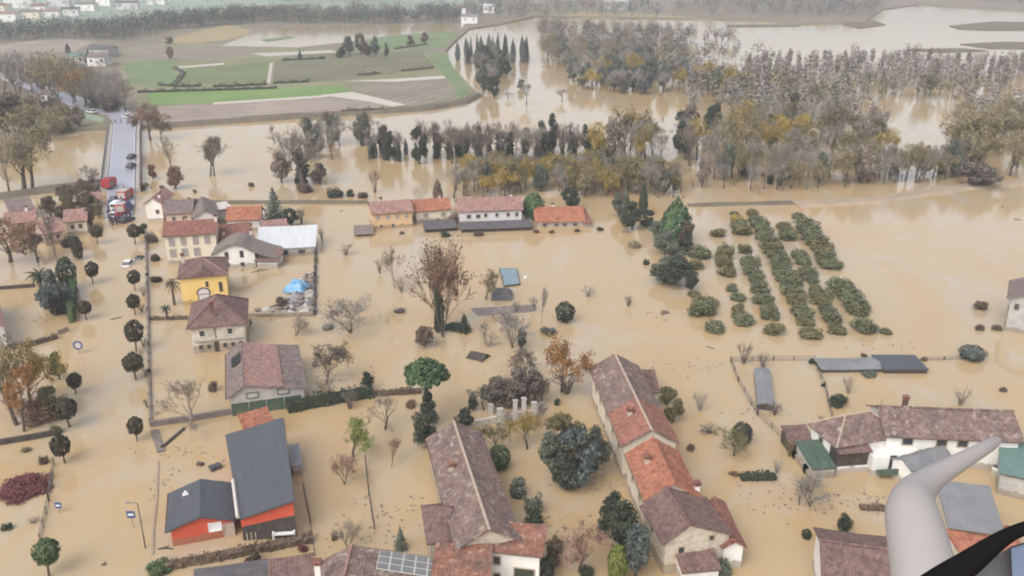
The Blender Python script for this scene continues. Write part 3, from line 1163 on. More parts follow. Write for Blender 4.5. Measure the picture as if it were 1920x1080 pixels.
def roof_grid(mb, A, B, C, D, th=.2, nu=12, nv=5, rr=None, sag=.10):
    """thick slope: A-B eave line, D-C ridge line; returns nothing. Uneven like an old tiled slope."""
    A, B, C, D = map(Vector, (A, B, C, D))
    n = (B - A).cross(D - A).normalized()
    if n.z < 0:
        n = -n
    top, bot = [], []
    for j in range(nv + 1):
        t = j / nv
        rt, rb = [], []
        for i in range(nu + 1):
            s = i / nu
            p = A.lerp(B, s).lerp(D.lerp(C, s), t)
            k = sag * rr.uniform(-.5, .5) if rr and 0 < j < nv else 0
            sg = -sag * math.sin(PI * s) * (1 if nu > 2 else 0)
            q = p + n * (k + sg)
            rt.append(q)
            rb.append(q - n * th)
        top.append(rt)
        bot.append(rb)
    for j in range(nv):
        for i in range(nu):
            mb.face([top[j][i], top[j][i + 1], top[j + 1][i + 1], top[j + 1][i]])
            mb.face([bot[j][i], bot[j + 1][i], bot[j + 1][i + 1], bot[j][i + 1]])
    for j in range(nv):
        mb.face([top[j][0], top[j + 1][0], bot[j + 1][0], bot[j][0]])
        mb.face([top[j][nu], bot[j][nu], bot[j + 1][nu], top[j + 1][nu]])
    for i in range(nu):
        mb.face([top[0][i], bot[0][i], bot[0][i + 1], top[0][i + 1]])
        mb.face([top[nv][i], top[nv][i + 1], bot[nv][i + 1], bot[nv][i]])


def rect_from(eaves, ze):
    """four eave corners in photo pixels (front-left, front-right, back-right, back-left) or (FL, FR, depth)"""
    FL, FR = G(*eaves[0], ze), G(*eaves[1], ze)
    if len(eaves) == 3:
        u = (FR - FL)
        lu = u.length
        u.normalize()
        v = Vector((-u.y, u.x, 0))
        lv = eaves[2]
        c = (FL + FR) / 2 + v * lv / 2
        return c, math.atan2(u.y, u.x), lu, lv
    BR, BL = G(*eaves[2], ze), G(*eaves[3], ze)
    u1 = (FR - FL) + (BR - BL)
    v1 = (BL - FL) + (BR - FR)
    lu, lv = u1.length / 2, v1.length / 2
    # orient by the longer pair
    if lu > lv:
        u = u1.normalized()
    else:
        vv = v1.normalized()
        u = Vector((vv.y, -vv.x, 0))
    v = Vector((-u.y, u.x, 0))
    lu, lv = abs(u1.dot(u)) / 2, abs(v1.dot(v)) / 2
    c = (FL + FR + BR + BL) / 4
    return c, math.atan2(u.y, u.x), lu, lv


def window(par, face, f, z, w_, h_, W, D, frame="wood_pale", pane="window_dark", arch=False, name="window"):
    """a framed opening standing 3 cm proud of the wall, its pane set in it"""
    if face == 'f':
        loc, rz = (-W / 2 + f * W, -D / 2, z), 0
    elif face == 'b':
        loc, rz = (W / 2 - f * W, D / 2, z), PI
    elif face == 'r':
        loc, rz = (W / 2, -D / 2 + f * D, z), PI / 2
    else:
        loc, rz = (-W / 2, D / 2 - f * D, z), -PI / 2
    t = .13
    mb = MB()
    mb.box((-w_ / 2 + t / 2, -.03, 0), (t, .14, h_))
    mb.box((w_ / 2 - t / 2, -.03, 0), (t, .14, h_))
    mb.box((0, -.03, h_ / 2 - t / 2), (w_ - 2 * t, .138, t))
    mb.box((0, -.05, -h_ / 2 + t / 2), (w_ - 2 * t, .18, t))
    if arch:
        for k in range(7):
            a0, a1 = PI * k / 7, PI * (k + 1) / 7
            r0, r1 = w_ / 2, w_ / 2 + .28
            mb.face([(math.cos(a0) * r0, -.12, h_ / 2 + math.sin(a0) * r0), (math.cos(a0) * r1, -.12, h_ / 2 + math.sin(a0) * r1),
                     (math.cos(a1) * r1, -.12, h_ / 2 + math.sin(a1) * r1), (math.cos(a1) * r0, -.12, h_ / 2 + math.sin(a1) * r0)])
    fr = mb.build(name, M[frame], par, loc=loc, rz=rz)
    mp_ = MB().box((0, .0, 0), (w_ - 2 * t, .06, h_ - 2 * t))
    if arch:
        pts = [(math.cos(PI * k / 8) * w_ / 2, math.sin(PI * k / 8) * w_ / 2) for k in range(9)]
        mp_.face([(x, -.06, h_ / 2 + y) for x, y in pts])
    mp_.build("pane", M[pane], fr)
    return fr


def chimney(par, x, y, z, h=1.1, w_=.6, m="wall_stone"):
    c = MB().box((0, 0, h / 2 - .3), (w_, w_, h + .6))
    o = c.build("chimney", M[m], par, loc=(x, y, z))
    c2 = MB().box((0, 0, h + .08), (w_ + .22, w_ + .22, .1))
    for sx in (-1, 1):
        for sy in (-1, 1):
            c2.box((sx * w_ * .36, sy * w_ * .36, h + .24), (.1, .1, .22))
    c2.box((0, 0, h + .40), (w_ + .25, w_ + .25, .09))
    o2 = c2.build("chimney_cap", M["roof_red"], par, loc=(x, y, z))
    return o


def house(name, label, cat, eaves, ze, rise, axis="u", wallm="wall_cream", roofm="roof_red", over=.45, wins=(), chims=(), ridge=None, hip=False,
          mono=False, base=-1.6, group=None, gutter=True, ridge_off=0.0, frame="wood_pale", pane="window_dark", patch=(), root=None):
    c, rz, W, D = rect_from(eaves, ze)
    rr = random.Random(int(W * 100 + D * 10))
    if root is None:
        root = empty(name, (c.x, c.y, 0), rz)
        tag(root, label, cat, group)
        P0 = root
    else:
        # a wing of a bigger building: its walls and roof are parts of it, placed relative to it
        P0 = root
    Wi, Di = W - 2 * over, D - 2 * over
    # everything is built in the wing's own frame, then moved into root's frame
    if P0 is root and abs(root.location.x - c.x) < 1e-6 and abs(root.location.y - c.y) < 1e-6:
        off, drz = Vector((0, 0, 0)), 0
    else:
        d = Vector((c.x - root.location.x, c.y - root.location.y, 0))
        r0 = -root.rotation_euler.z
        off = Vector((d.x * math.cos(r0) - d.y * math.sin(r0), d.x * math.sin(r0) + d.y * math.cos(r0), 0))
        drz = rz - root.rotation_euler.z

    def put(o):
        x, y, z = o.location
        o.location = (off.x + x * math.cos(drz) - y * math.sin(drz), off.y + x * math.sin(drz) + y * math.cos(drz), z)
        o.rotation_euler.z += drz
        return o
    th = .2
    k = .25  # walls stop this far under the roof's underside
    wm = MB()
    slope = rise / ((D if axis == "u" else W) / 2 if not mono else D)
    zw = ze + slope * over - th - .05
    hw, hd = Wi / 2, Di / 2
    ro = ridge_off
    rm = MB()
    if mono:
        zf, zb = ze + slope * over - th - .05, ze + rise - slope * over - th - .05
        v = [(-hw, -hd, base), (hw, -hd, base), (hw, hd, base), (-hw, hd, base), (-hw, -hd, zf), (hw, -hd, zf), (hw, hd, zb), (-hw, hd, zb)]
        for q in [(0, 1, 5, 4), (1, 2, 6, 5), (2, 3, 7, 6), (3, 0, 4, 7), (4, 5, 6, 7)]:
            wm.face([v[i] for i in q])
        roof_grid(rm, (-W / 2, -D / 2, ze), (W / 2, -D / 2, ze), (W / 2, D / 2, ze + rise), (-W / 2, D / 2, ze + rise), th, rr=rr)
    elif hip:
        v = [(-hw, -hd, base), (hw, -hd, base), (hw, hd, base), (-hw, hd, base), (-hw, -hd, zw), (hw, -hd, zw), (hw, hd, zw), (-hw, hd, zw)]
        for q in [(0, 1, 5, 4), (1, 2, 6, 5), (2, 3, 7, 6), (3, 0, 4, 7), (4, 5, 6, 7)]:
            wm.face([v[i] for i in q])
        E = [Vector((-W / 2, -D / 2, ze)), Vector((W / 2, -D / 2, ze)), Vector((W / 2, D / 2, ze)), Vector((-W / 2, D / 2, ze))]
        if axis == "u":
            r = max(W / 2 - D / 2, .05)
            R1, R2 = Vector((-r, 0, ze + rise)), Vector((r, 0, ze + rise))
            tops = [(E[0], E[1], R2, R1), (E[1], E[2], R2), (E[2], E[3], R1, R2), (E[3], E[0], R1)]
        else:
            r = max(D / 2 - W / 2, .05)
            R1, R2 = Vector((0, -r, ze + rise)), Vector((0, r, ze + rise))
            tops = [(E[0], E[1], R1), (E[1], E[2], R2, R1), (E[2], E[3], R2), (E[3], E[0], R1, R2)]
        dn = Vector((0, 0, -th))
        for t_ in tops:
            rm.face(t_)
        for i in range(4):
            a, b = E[i], E[(i + 1) % 4]
            rm.face([a + dn, b + dn, b, a])
        rm.face([e + dn for e in reversed(E)])
    else:
        if axis == "u":
            zr = ze + rise - th - .08
            yy = ro
            v = [(-hw, -hd, base), (hw, -hd, base), (hw, hd, base), (-hw, hd, base), (-hw, -hd, zw), (hw, -hd, zw), (hw, hd, zw), (-hw, hd, zw), (-hw, yy, zr), (hw, yy, zr)]
            for q in [(0, 1, 5, 4), (2, 3, 7, 6), (1, 2, 6, 9, 5), (3, 0, 4, 8, 7), (4, 5, 9, 8), (6, 7, 8, 9)]:
                wm.face([v[i] for i in q])
            roof_grid(rm, (-W / 2, -D / 2, ze), (W / 2, -D / 2, ze), (W / 2, ro, ze + rise), (-W / 2, ro, ze + rise), th, rr=rr)
            roof_grid(rm, (W / 2, D / 2, ze), (-W / 2, D / 2, ze), (-W / 2, ro, ze + rise), (W / 2, ro, ze + rise), th, rr=rr)
            rp = [(-W / 2 - .02, ro, ze + rise + .02), (0, ro, ze + rise - .03), (W / 2 + .02, ro, ze + rise + .02)]
        else:
            zr = ze + rise - th - .08
            xx = ro
            v = [(-hw, -hd, base), (hw, -hd, base), (hw, hd, base), (-hw, hd, base), (-hw, -hd, zw), (hw, -hd, zw), (hw, hd, zw), (-hw, hd, zw), (xx, -hd, zr), (xx, hd, zr)]
            for q in [(0, 1, 5, 8, 4), (1, 2, 6, 5), (2, 3, 7, 9, 6), (3, 0, 4, 7), (5, 6, 9, 8), (7, 4, 8, 9)]:
                wm.face([v[i] for i in q])
            roof_grid(rm, (-W / 2, D / 2, ze), (-W / 2, -D / 2, ze), (ro, -D / 2, ze + rise), (ro, D / 2, ze + rise), th, rr=rr)
            roof_grid(rm, (W / 2, -D / 2, ze), (W / 2, D / 2, ze), (ro, D / 2, ze + rise), (ro, -D / 2, ze + rise), th, rr=rr)
            rp = [(ro, -D / 2 - .02, ze + rise + .02), (ro, 0, ze + rise - .03), (ro, D / 2 + .02, ze + rise + .02)]
    put(wm.build("wall", M[wallm], root, loc=(0, 0, 0)))
    roof = put(rm.build("roof", M[roofm], root, loc=(0, 0, 0)))
    for (f0, f1, pmat) in patch:
        y0_, y1_ = -D / 2 + f0 * D, -D / 2 + f1 * D
        pm_ = MB()
        for sx in (-1, 1):
            n_ = Vector((sx * rise, 0, W / 2)).normalized() * .05
            e0, e1 = Vector((sx * W / 2, y0_, ze)) + n_, Vector((sx * W / 2, y1_, ze)) + n_
            r0_, r1_ = Vector((ro, y0_, ze + rise)) + n_, Vector((ro, y1_, ze + rise)) + n_
            if sx < 0:
                roof_grid(pm_, e1, e0, r0_, r1_, .045, 6, 3, rr, .03)
            else:
                roof_grid(pm_, e0, e1, r1_, r0_, .045, 6, 3, rr, .03)
        pm_.build("newer_tiles", M[pmat], roof)
    if ridge and not hip and not mono:
        MB().tube(rp, .17, 6).build("ridge_tiles", M[ridge], roof)
    if ridge and hip:
        mbr = MB()
        mbr.tube([R1 + Vector((0, 0, .03)), R2 + Vector((0, 0, .03))], .15, 6)
        for e in E:
            rr_ = R1 if (e - R1).length < (e - R2).length else R2
            mbr.tube([e + Vector((0, 0, .05)), rr_ + Vector((0, 0, .05))], .13, 5)
        mbr.build("ridge_tiles", M[ridge], roof)
    for (fx, fy, h, cm) in chims:
        x, y = fx * W - W / 2, fy * D - D / 2
        if axis == "u":
            z = ze + rise * (1 - abs(y - ro) / (D / 2)) if not mono else ze + rise * fy
        else:
            z = ze + rise * (1 - abs(x - ro) / (W / 2))
        chimney(roof, x, y, max(z, ze) - .2, h, m=cm)
    if gutter and not hip:
        gm = MB()
        if axis == "u":
            gm.tube([(-W / 2, -D / 2 - .07, ze - .08), (W / 2, -D / 2 - .07, ze - .08)], .08, 6)
        else:
            gm.tube([(-W / 2 - .07, -D / 2, ze - .08), (-W / 2 - .07, D / 2, ze - .08)], .08, 6)
        gm.build("gutter", M["shutter_brown"], roof)
    for wn in wins:
        face, fs, z, ww, wh = wn[:5]
        kw = wn[5] if len(wn) > 5 else {}
        for f in fs:
            put(window(root, face, f, z, ww, wh, Wi, Di, **{**dict(frame=frame, pane=pane), **kw}))
    root["_w"] = W
    root["_d"] = D
    return root


def quad_house(name, label, cat, corners, wallm, roofm, root=None, th=.2, inset=.35, base=-1.6, group=None, porch=None):
    """single-pitch block: four roof corners (photo px, py and height), front-left first, going round; walls drop straight down"""
    q = [G(a, b, z) for a, b, z in corners]
    c = sum(q, Vector()) / 4
    if root is None:
        u = q[1] - q[0]
        root = empty(name, (c.x, c.y, 0), math.atan2(u.y, u.x))
        tag(root, label, cat, group)
    lq = []
    for p in q:
        d = Vector((p.x - root.location.x, p.y - root.location.y, 0))
        a = -root.rotation_euler.z
        lq.append(Vector((d.x * math.cos(a) - d.y * math.sin(a), d.x * math.sin(a) + d.y * math.cos(a), p.z)))
    lc = sum(lq, Vector()) / 4
    rm, wm = MB(), MB()
    roof_grid(rm, lq[0], lq[1], lq[2], lq[3], th, sag=.03)
    iq = []
    for p in lq:
        d = lc - p
        d.z = 0
        iq.append(p + d.normalized() * inset * 1.4)
    for i in range(4):
        j = (i + 1) % 4
        a, b = iq[i], iq[j]
        wm.face([(a.x, a.y, base), (b.x, b.y, base), (b.x, b.y, b.z - th - .03), (a.x, a.y, a.z - th - .03)])
    wm.face([p - Vector((0, 0, th + .03)) for p in iq])
    wm.build("wall", M[wallm], root)
    rm.build("roof", M[roofm], root)
    if porch:
        a, b = iq[0].copy(), iq[1].copy()
        d = (b - a)
        d.z = 0
        nn = Vector((d.y, -d.x, 0)).normalized()
        za, zb_ = a.z * porch, b.z * porch
        pm_ = MB()
        f_ = [(a + nn * .12, base), (b + nn * .12, base), (b + nn * .12, zb_), (a + nn * .12, za)]
        pm_.face([(p.x, p.y, z) for p, z in f_])
        pm_.face([(a.x, a.y, za), (a.x + nn.x * .12, a.y + nn.y * .12, za), (b.x + nn.x * .12, b.y + nn.y * .12, zb_), (b.x, b.y, zb_)])
        pm_.build("dark_porch", M["wood_dark"], root)
        bm_ = MB()
        q_ = a.lerp(b, .78) + nn * .6
        bm_.box((q_.x, q_.y, .95), (2.6, .5, .14), math.atan2(d.y, d.x))
        bm_.box((q_.x - d.normalized().x * 1.2, q_.y - d.normalized().y * 1.2, .75), (.2, .5, .9), math.atan2(d.y, d.x))
        bm_.box((q_.x + d.normalized().x * 1.2, q_.y + d.normalized().y * 1.2, .75), (.2, .5, .9), math.atan2(d.y, d.x))
        bm_.build("white_bench", M["paint_white"], root)
        for s_ in (.08, .16, .24):
            pp_ = a.lerp(b, s_) + nn * .2
            MB().box((pp_.x, pp_.y, .5), (.14, .1, 1.1)).build("railing_post", M["wood_pale"], root)
    return root


def Z(px, pyb, pyt):
    return HH(px, pyb, pyt)


GH = "houses along the flooded avenue"
# --- three-storey cream house
h = house("town_house", "long cream three storey house with two rows of grey shuttered windows and red roof", "house",
          [(303, 444), (407, 437), 10.0], Z(316, 497, 443), 2.0, "u", "wall_cream", "roof_red", group=GH,
          wins=[('f', (.13, .36, .60, .83), Z(316, 497, 455), 1.25, 1.9, dict(pane="shutter_grey", frame="wood_pale")),
                ('f', (.13, .36, .60), Z(316, 497, 476), 1.4, 1.9, dict(pane="shutter_grey", frame="wood_pale")),
                ('l', (.3, .7), Z(316, 497, 457), 1.0, 1.6, dict(pane="shutter_grey"))],
          chims=[(.97, .42, 1.2, "wall_cream"), (.4, .6, .8, "wall_stone")])
# --- houses behind it by the bridge
h = house("gabled_house", "white gable ended house with dull red roof beside the bridge end of the road", "house",
          [(268, 386), (304, 381), (330, 364), (290, 363)], 4.6, 1.9, "v", "wall_white", "roof_pink", group=GH,
          wins=[('f', (.7,), 2.6, 1.0, 1.2), ('r', (.3, .7), 2.6, 1, 1.2)], chims=[(.7, .25, 1.0, "wall_white")])
h = house("twin_gabled_house", "pale pink house with grey-brown twin gable roof behind the cream three storey house", "house",
          [(312, 397), (356, 404), (372, 377), (318, 369)], 4.4, 1.7, "u", "wall_pink", "roof_greybrown", group=GH,
          wins=[('f', (.3, .7), 3.0, 1.0, 1.1)])
h2 = house("wing", None, None, [(358, 408), (412, 406), (404, 380), (356, 380)], 4.2, 1.7, "v", "wall_lilac", "roof_greybrown", root=h)
house("flat_roofed_house", "low pale grey roofed outbuilding in front of the long dark wall by the river", "outbuilding", [(392, 396), (436, 389), 5], 3.6, .6, "u", "wall_grey", "concrete_pale", mono=True, group=GH)
house("orange_roofed_house", "small white house with bright orange roof behind the long white shed", "house",
      [(422, 414), (489, 411), 9.0], Z(488, 433, 411), 2.3, "u", "wall_lilac", "roof_orange", group=GH, wins=[('f', (.3, .7), 1.6, 1, 1.1)])
house("low_annex", "low red-brown lean-to roof beside the orange roofed white house", "annex", [(490, 431), (540, 427), 5], 1.9, 1.0, "u", "wall_pink", "roof_pink", mono=True, group=GH)
house("red_roofed_annex", "red roofed annex with open dark loggia joining cream house and white shed", "annex",
      [(412, 449), (476, 442), 8], 3.9, 1.2, "u", "wall_cream", "roof_red", mono=True, group=GH, wins=[('f', (.12, .34), 3.1, 2.0, 1.0)],
      chims=[(.15, .3, 1.0, "wall_cream"), (.93, .1, 1.2, "wall_white")])
h = house("long_shed", "long shed with smooth white sheet roof and dark openings below it", "shed",
          [(477, 467), (592, 462), 9.5], Z(590, 479, 462), 2.3, "u", "wall_grey", "roof_white", mono=True, group=GH,
          wins=[('f', (.2, .48, .78), .9, 1.8, 1.3)], gutter=False)
prof = smooth_pts([(397, 475), (408, 468), (424, 459), (440, 455), (455, 458), (468, 465), (482, 470), (500, 476), (523, 482)], 3)
A0, B0 = G(404, 503), G(480, 500)
du = (B0 - A0).normalized()
dv = Vector((-du.y, du.x, 0))
root = empty("scalloped_house", A0, math.atan2(du.y, du.x))
tag(root, "white house with curved brown roof edge and four small dark windows", "house", GH)
pts = []
for (px, py) in prof:
    d = ray(px, py)
    # where this line of sight meets the upright front wall
    t_ = (A0 - Vector((0, 0, CAM_H))).dot(dv) / d.dot(dv)
    w_ = Vector((0, 0, CAM_H)) + d * t_
    pts.append(((w_ - A0).dot(du), w_.z))
wm, rm = MB(), MB()
L_ = (B0 - A0).length
wp_ = [(x, z) for x, z in pts if 0 <= x <= L_]
wp_ = [(0, wp_[0][1])] + wp_ + [(L_, wp_[-1][1])]
wm.face([(0, 0, -1.5), (L_, 0, -1.5)] + [(x, 0, z - .05) for x, z in reversed(wp_)])
wm.face([(0, 6, -1.5), (0, 0, -1.5), (0, 0, wp_[0][1] - .05), (0, 6, wp_[0][1] - .05)])
wm.face([(L_, 0, -1.5), (L_, 6, -1.5), (L_, 6, wp_[-1][1] - .05), (L_, 0, wp_[-1][1] - .05)])
wm.build("wall", M["wall_white"], root)
for (x0, z0), (x1, z1) in zip(pts, pts[1:]):
    rm.face([(x0, -.5, z0), (x1, -.5, z1), (x1, 6.5, z1 + .3), (x0, 6.5, z0 + .3)])
    rm.face([(x0, -.5, z0 - .55), (x0, -.5, z0), (x0, 6.5, z0 + .3), (x0, 6.5, z0 - .3)][:3] + [(x0, 6.5, z0 - .3)] if (x0, z0) == pts[0] else [(x0, -.5, z0 - .55), (x1, -.5, z1 - .55), (x1, -.5, z1), (x0, -.5, z0)])
    rm.face([(x0, -.5, z0 - .55), (x0, 6.5, z0 - .3), (x1, 6.5, z1 - .3), (x1, -.5, z1 - .55)])
rm.build("roof", M["wood_grey"], root)
for (px, py, w_, h_) in ((425, 479, .8, 1.5), (453, 476, .8, 1.5), (427, 496, .8, .8), (455, 495, .8, .8)):
    d = ray(px, py)
    t_ = (A0 - Vector((0, 0, CAM_H))).dot(dv) / d.dot(dv)
    q_ = Vector((0, 0, CAM_H)) + d * t_
    window(root, 'f', (q_ - A0).dot(du) / L_, q_.z, w_, h_, L_, 0, frame="wood_dark")
    root.children[-1].location.x += L_ / 2
house("small_lean_to", "narrow brown tiled lean-to with a white stair wall beside the scalloped white house", "lean-to",
      [(476, 489), (522, 490), 5], 1.7, 1.2, "u", "wall_white", "roof_brown", mono=True, group=GH)
# --- yellow house
zy = Z(343, 573, 521)
h = house("yellow_house", "bright yellow house with arched doorway and brown hipped roof", "house",
          [(331, 523), (428, 514), 10.5], zy, 2.2, "u", "wall_yellow", "roof_brown", hip=True, ridge="roof_pink", group=GH, over=.5,
          wins=[('f', (.57,), zy - 1.8, .55, 1.1, dict(frame="shutter_brown")), ('f', (.86,), zy - 2.6, .65, 2.0, dict(frame="shutter_brown")),
                ('f', (.47,), .95, 2.2, 2.2, dict(frame="shutter_brown", pane="wall_lilac", arch=True, name="arched_door")),
                ('l', (.35, .7), zy - 2.3, .9, 1.3)],
          chims=[(.12, .5, .9, "wall_stone")])
W_, D_ = h["_w"], h["_d"]
dm = MB()
dg = [(-1.8, 0), (1.8, 0)]
dm.face([(-2.2, -D_ / 2 - .02, zy + .05), (2.2, -D_ / 2 - .02, zy + .05), (0, -D_ / 2 - .02, zy + 1.5)])
dm.face([(2.2, -D_ / 2 - .02, zy + .05), (0, -D_ / 2 + 3.8, zy + 1.6), (0, -D_ / 2 - .02, zy + 1.5)])
dm.face([(-2.2, -D_ / 2 - .02, zy + .05), (0, -D_ / 2 - .02, zy + 1.5), (0, -D_ / 2 + 3.8, zy + 1.6)])
dm.build("dormer", M["roof_brown"], h)
# --- hip-roofed house
zh = Z(357, 667, 617)
h = house("hip_roofed_house", "dingy cream house with muddy walls and pyramid red-brown roof below the yellow house", "house",
          [(349, 617), (464, 606), 11.5], zh, 3.3, "v", "wall_dirty", "roof_brown", hip=True, ridge="roof_brown", group=GH, over=.6,
          wins=[('f', (.2, .72), 3.6, 1.1, 1.3, dict(frame="wall_cream")), ('f', (.15, .3, .6, .75, .9), 1.1, .9, 1.1, dict(frame="wall_stone")),
                ('f', (.44,), .9, .8, 1.9, dict(frame="shutter_brown", name="door")), ('l', (.3, .7), 3.4, 1, 1.2)],
          chims=[(.44, .12, 1.0, "shutter_brown")])
W_, D_ = h["_w"], h["_d"]
MB().tube([(-.5, -D_ / 2 + .5, zh), (-.5, -D_ / 2 + .5, -.5)], .07, 6).build("downpipe", M["shutter_brown"], h)
MB().box((0, -D_ / 2 + .35, 2.45), (W_ - 1.6, .5, .12)).build("balcony_slab", M["wall_grey"], h)
# --- barn
zb = Z(432, 774, 748)
h = house("barn", "big barn with patched grey and pink-brown roof and green glazed front", "barn",
          [(424, 749), (576, 727), (562, 654), (423, 656)], 3.2, 1.7, "v", "wall_grey", "roof_greybrown", group=GH, over=.5, ridge_off=-3.2,
          wins=[('f', (.12, .36, .60, .84), .9, 2.4, 2.2, dict(frame="sheet_green", pane="sheet_green")), ('f', (.30, .72), 3.0, 1.8, 1.0, dict(frame="sheet_green", pane="wall_grey"))])
W_, D_ = h["_w"], h["_d"]
mb = MB()
s_l = 1.7 / (W_ / 2 - 3.2)
for (x0, x1, y0, y1, m_) in ((-W_ / 2 + .9, -3.5, D_ / 2 - 7.2, D_ / 2 - 3.6, 0),):
    zz = lambda x: 3.2 + (x + W_ / 2) * s_l + .12
    mb.face([(x0, y0, zz(x0)), (x1, y0, zz(x1)), (x1, y1, zz(x1)), (x0, y1, zz(x0))])
mb.build("roof_opening", M["rubber"], h)
s_r = 1.7 / (W_ / 2 + 3.2)
mb = MB()
zz = lambda x: 3.2 + (W_ / 2 - x) * s_r + .015
mb.prism([(-3.0, -D_ / 2 + .2), (2.4, -D_ / 2 + .2), (2.4, D_ / 2 - .2), (-3.0, D_ / 2 - .2)], 0, 0.05)
mb.v = [(x, y, zz(x) + z) for x, y, z in mb.v]
mb.build("patched_roof_panel", M["roof_pink"], h)
# --- orange hall with slate roofs
zo = Z(337, 1033, 1000)
h = house("orange_hall", "vivid orange-red building with dark slate sheet roofs and white sign by the road", "building",
          [(310, 1000), (442, 973), (438, 903), (316, 926)], zo, 1.3, "v", "wall_orange", "roof_slate", over=.5,
          wins=[('f', (.72,), zo - .75, 1.5, 1.2, dict(frame="paint_white", pane="paint_white", name="sign_board")), ('f', (.94,), .95, 1.3, 1.9, dict(frame="wood_pale", pane="wood_pale", name="door"))])
quad_house("wing", None, None, [(449, 973, 3.3), (552, 938, 5.3), (531, 782, 5.3), (422, 815, 3.3)], "wall_orange", "roof_slate", root=h, porch=.56)


def to_local(root, p, rz=0):
    d = Vector(p) - root.location
    a = -root.rotation_euler.z
    return Vector((d.x * math.cos(a) - d.y * math.sin(a), d.x * math.sin(a) + d.y * math.cos(a), p[2]))


def add_local(root, name, mb, m, smooth=False):
    """mb holds world coordinates: store them in the root's frame and make it its part"""
    mb.v = [tuple(to_local(root, Vector(p))) for p in mb.v]
    return mb.build(name, M[m], root, smooth)


# porch under the tall block, white gutter strip, bench, chimney flashing
mb = MB()
A_, B_ = G(437, 900, zo + 1.0), G(446, 970, zo + 1.0)
mb.tube([A_, B_], .24, 4)
add_local(h, "white_flashing", mb, "concrete_pale")
mb = MB()
q = G(348, 926, zo + .9)
mb.box((q.x, q.y, q.z + .15), (.7, .4, .5), .5, taper=.3)
add_local(h, "roof_vent", mb, "paint_white")
house("red_shed", "orange-red roofed shed with dark beams behind the tall slate roofed block", "shed",
      [(458, 805), (515, 789), 3.2], 2.2, .9, "u", "wall_orange", "roof_orange", mono=True)
house("metal_annex", "small flat grey sheet annex on the right flank of the slate roofed hall", "annex",
      [(547, 873), (567, 872), (561, 833), (540, 833)], 1.6, .15, "u", "wall_grey", "sheet_grey", mono=True, gutter=False, over=.15)

# --- terrace by the river wall
z1 = Z(700, 432, 402)
GR = "houses in front of the river wood"
house("ochre_house", "ochre terraced house with small windows standing in front of the riverside trees", "house",
      [(696, 402), (776, 396), 9], z1, 2.0, "u", "wall_ochre", "roof_pink", group=GR,
      wins=[('f', (.13, .38, .62, .86), z1 - 1.2, .9, 1.1, dict(pane="shutter_grey")), ('f', (.2, .5), .7, .9, 1.0)], chims=[(.3, .6, .9, "wall_stone")])
house("cream_terrace_house", "low cream end of the ochre terrace with pink tiled roof", "house",
      [(777, 397), (848, 392), 9], z1 - 1.0, 2.0, "u", "wall_cream", "roof_orange", group=GR,
      wins=[('f', (.28, .8), z1 - 2.4, 1.3, 1.2, dict(pane="shutter_grey"))], chims=[(.75, .5, .8, "wall_stone")])
house("lilac_house", "long pale lilac house with pink-brown roof between the ochre terrace and dark tree", "house",
      [(858, 397), (982, 393), 10], 3.9, 2.2, "u", "wall_lilac", "roof_pink", group=GR,
      wins=[('f', (.15, .3), 2.4, 1.2, 1.1), ('f', (.42, .6, .78, .92), 2.6, .9, 1.1)], chims=[(.85, .6, .9, "wall_white"), (.2, .55, .7, "wall_stone")])
house("orange_cottage", "low white cottage with vivid orange roof and white chimney near the river wood", "cottage",
      [(1003, 417), (1098, 415), 10], 1.4, 2.6, "u", "wall_white", "roof_orange", group=GR,
      wins=[('f', (.18, .42, .6, .82), .5, 1.3, .9)], chims=[(.40, .62, 1.0, "wall_white")])
house("cottage_annex", "small brown roofed annex at the right end of the orange roofed cottage", "annex",
      [(1094, 419), (1112, 418), 7], 1.2, 1.8, "u", "wall_white", "roof_red", mono=True, group=GR)
house("riverside_cabin", "dark shed roof with grey contraption at the left end of the ochre house", "shed",
      [(664, 440), (701, 438), 5], .6, .9, "u", "wood_dark", "wood_grey", mono=True, group=GR)
house("timber_outbuilding", "low dark timber outbuilding in front of the cream terrace end", "outbuilding",
      [(795, 430), (858, 426), 5], 1.0, .8, "u", "wood_dark", "roof_dark", mono=True, group=GR)
house("garage_row", "row of low dark garages in front of the lilac house", "garage",
      [(862, 430), (1000, 425), 4.5], 1.0, .6, "u", "wood_dark", "roof_dark", mono=True, group=GR)

# --- long farmhouse in three steps
GF = "long farmhouse in the middle of the flood"
FA = [(1170, 842), (1270, 828), (1200, 684), (1103, 692)]
h = house("long_farmhouse", "very long farmhouse running towards the viewer with three stepped tiled roofs", "farmhouse", FA, 5.2, 2.3, "v", "wall_cream", "roof_old", over=.45, ridge="ridge_pale",
          wins=[('l', (.15, .3, .5, .7, .88), 3.5, 1.0, 1.3), ('l', (.2, .45, .8), .9, 1.1, 1.2), ('r', (.1, .3, .5, .7, .9), 3.5, 1, 1.3)], patch=((0.01, .38, "roof_terra"),), chims=[(.3, .25, .8, "wall_stone")])
house("wing", None, None, [(1205, 943), (1319, 930), (1270, 845), (1174, 850)], 4.7, 2.2, "v", "wall_cream", "roof_orange", root=h, over=.4, ridge="roof_orange",
      wins=[('l', (.3, .7), 3.2, 1, 1.3), ('r', (.4,), 3.2, 1, 1.3)], chims=[(.27, .62, .7, "wall_stone"), (.96, .15, .8, "wall_white")])
house("wing", None, None, [(1238, 1022), (1372, 1003), (1330, 931), (1207, 947)], 4.4, 2.2, "v", "wall_stone", "roof_brown", root=h, over=.4, ridge="roof_brown", ridge_off=-1.2,
      wins=[('f', (.25,), 3.0, .9, 1.1), ('f', (.72,), 4.1, .8, .9), ('l', (.4,), 3.2, 1, 1.2), ('f', (.3,), .8, 1.0, 1.6, dict(name="door"))])
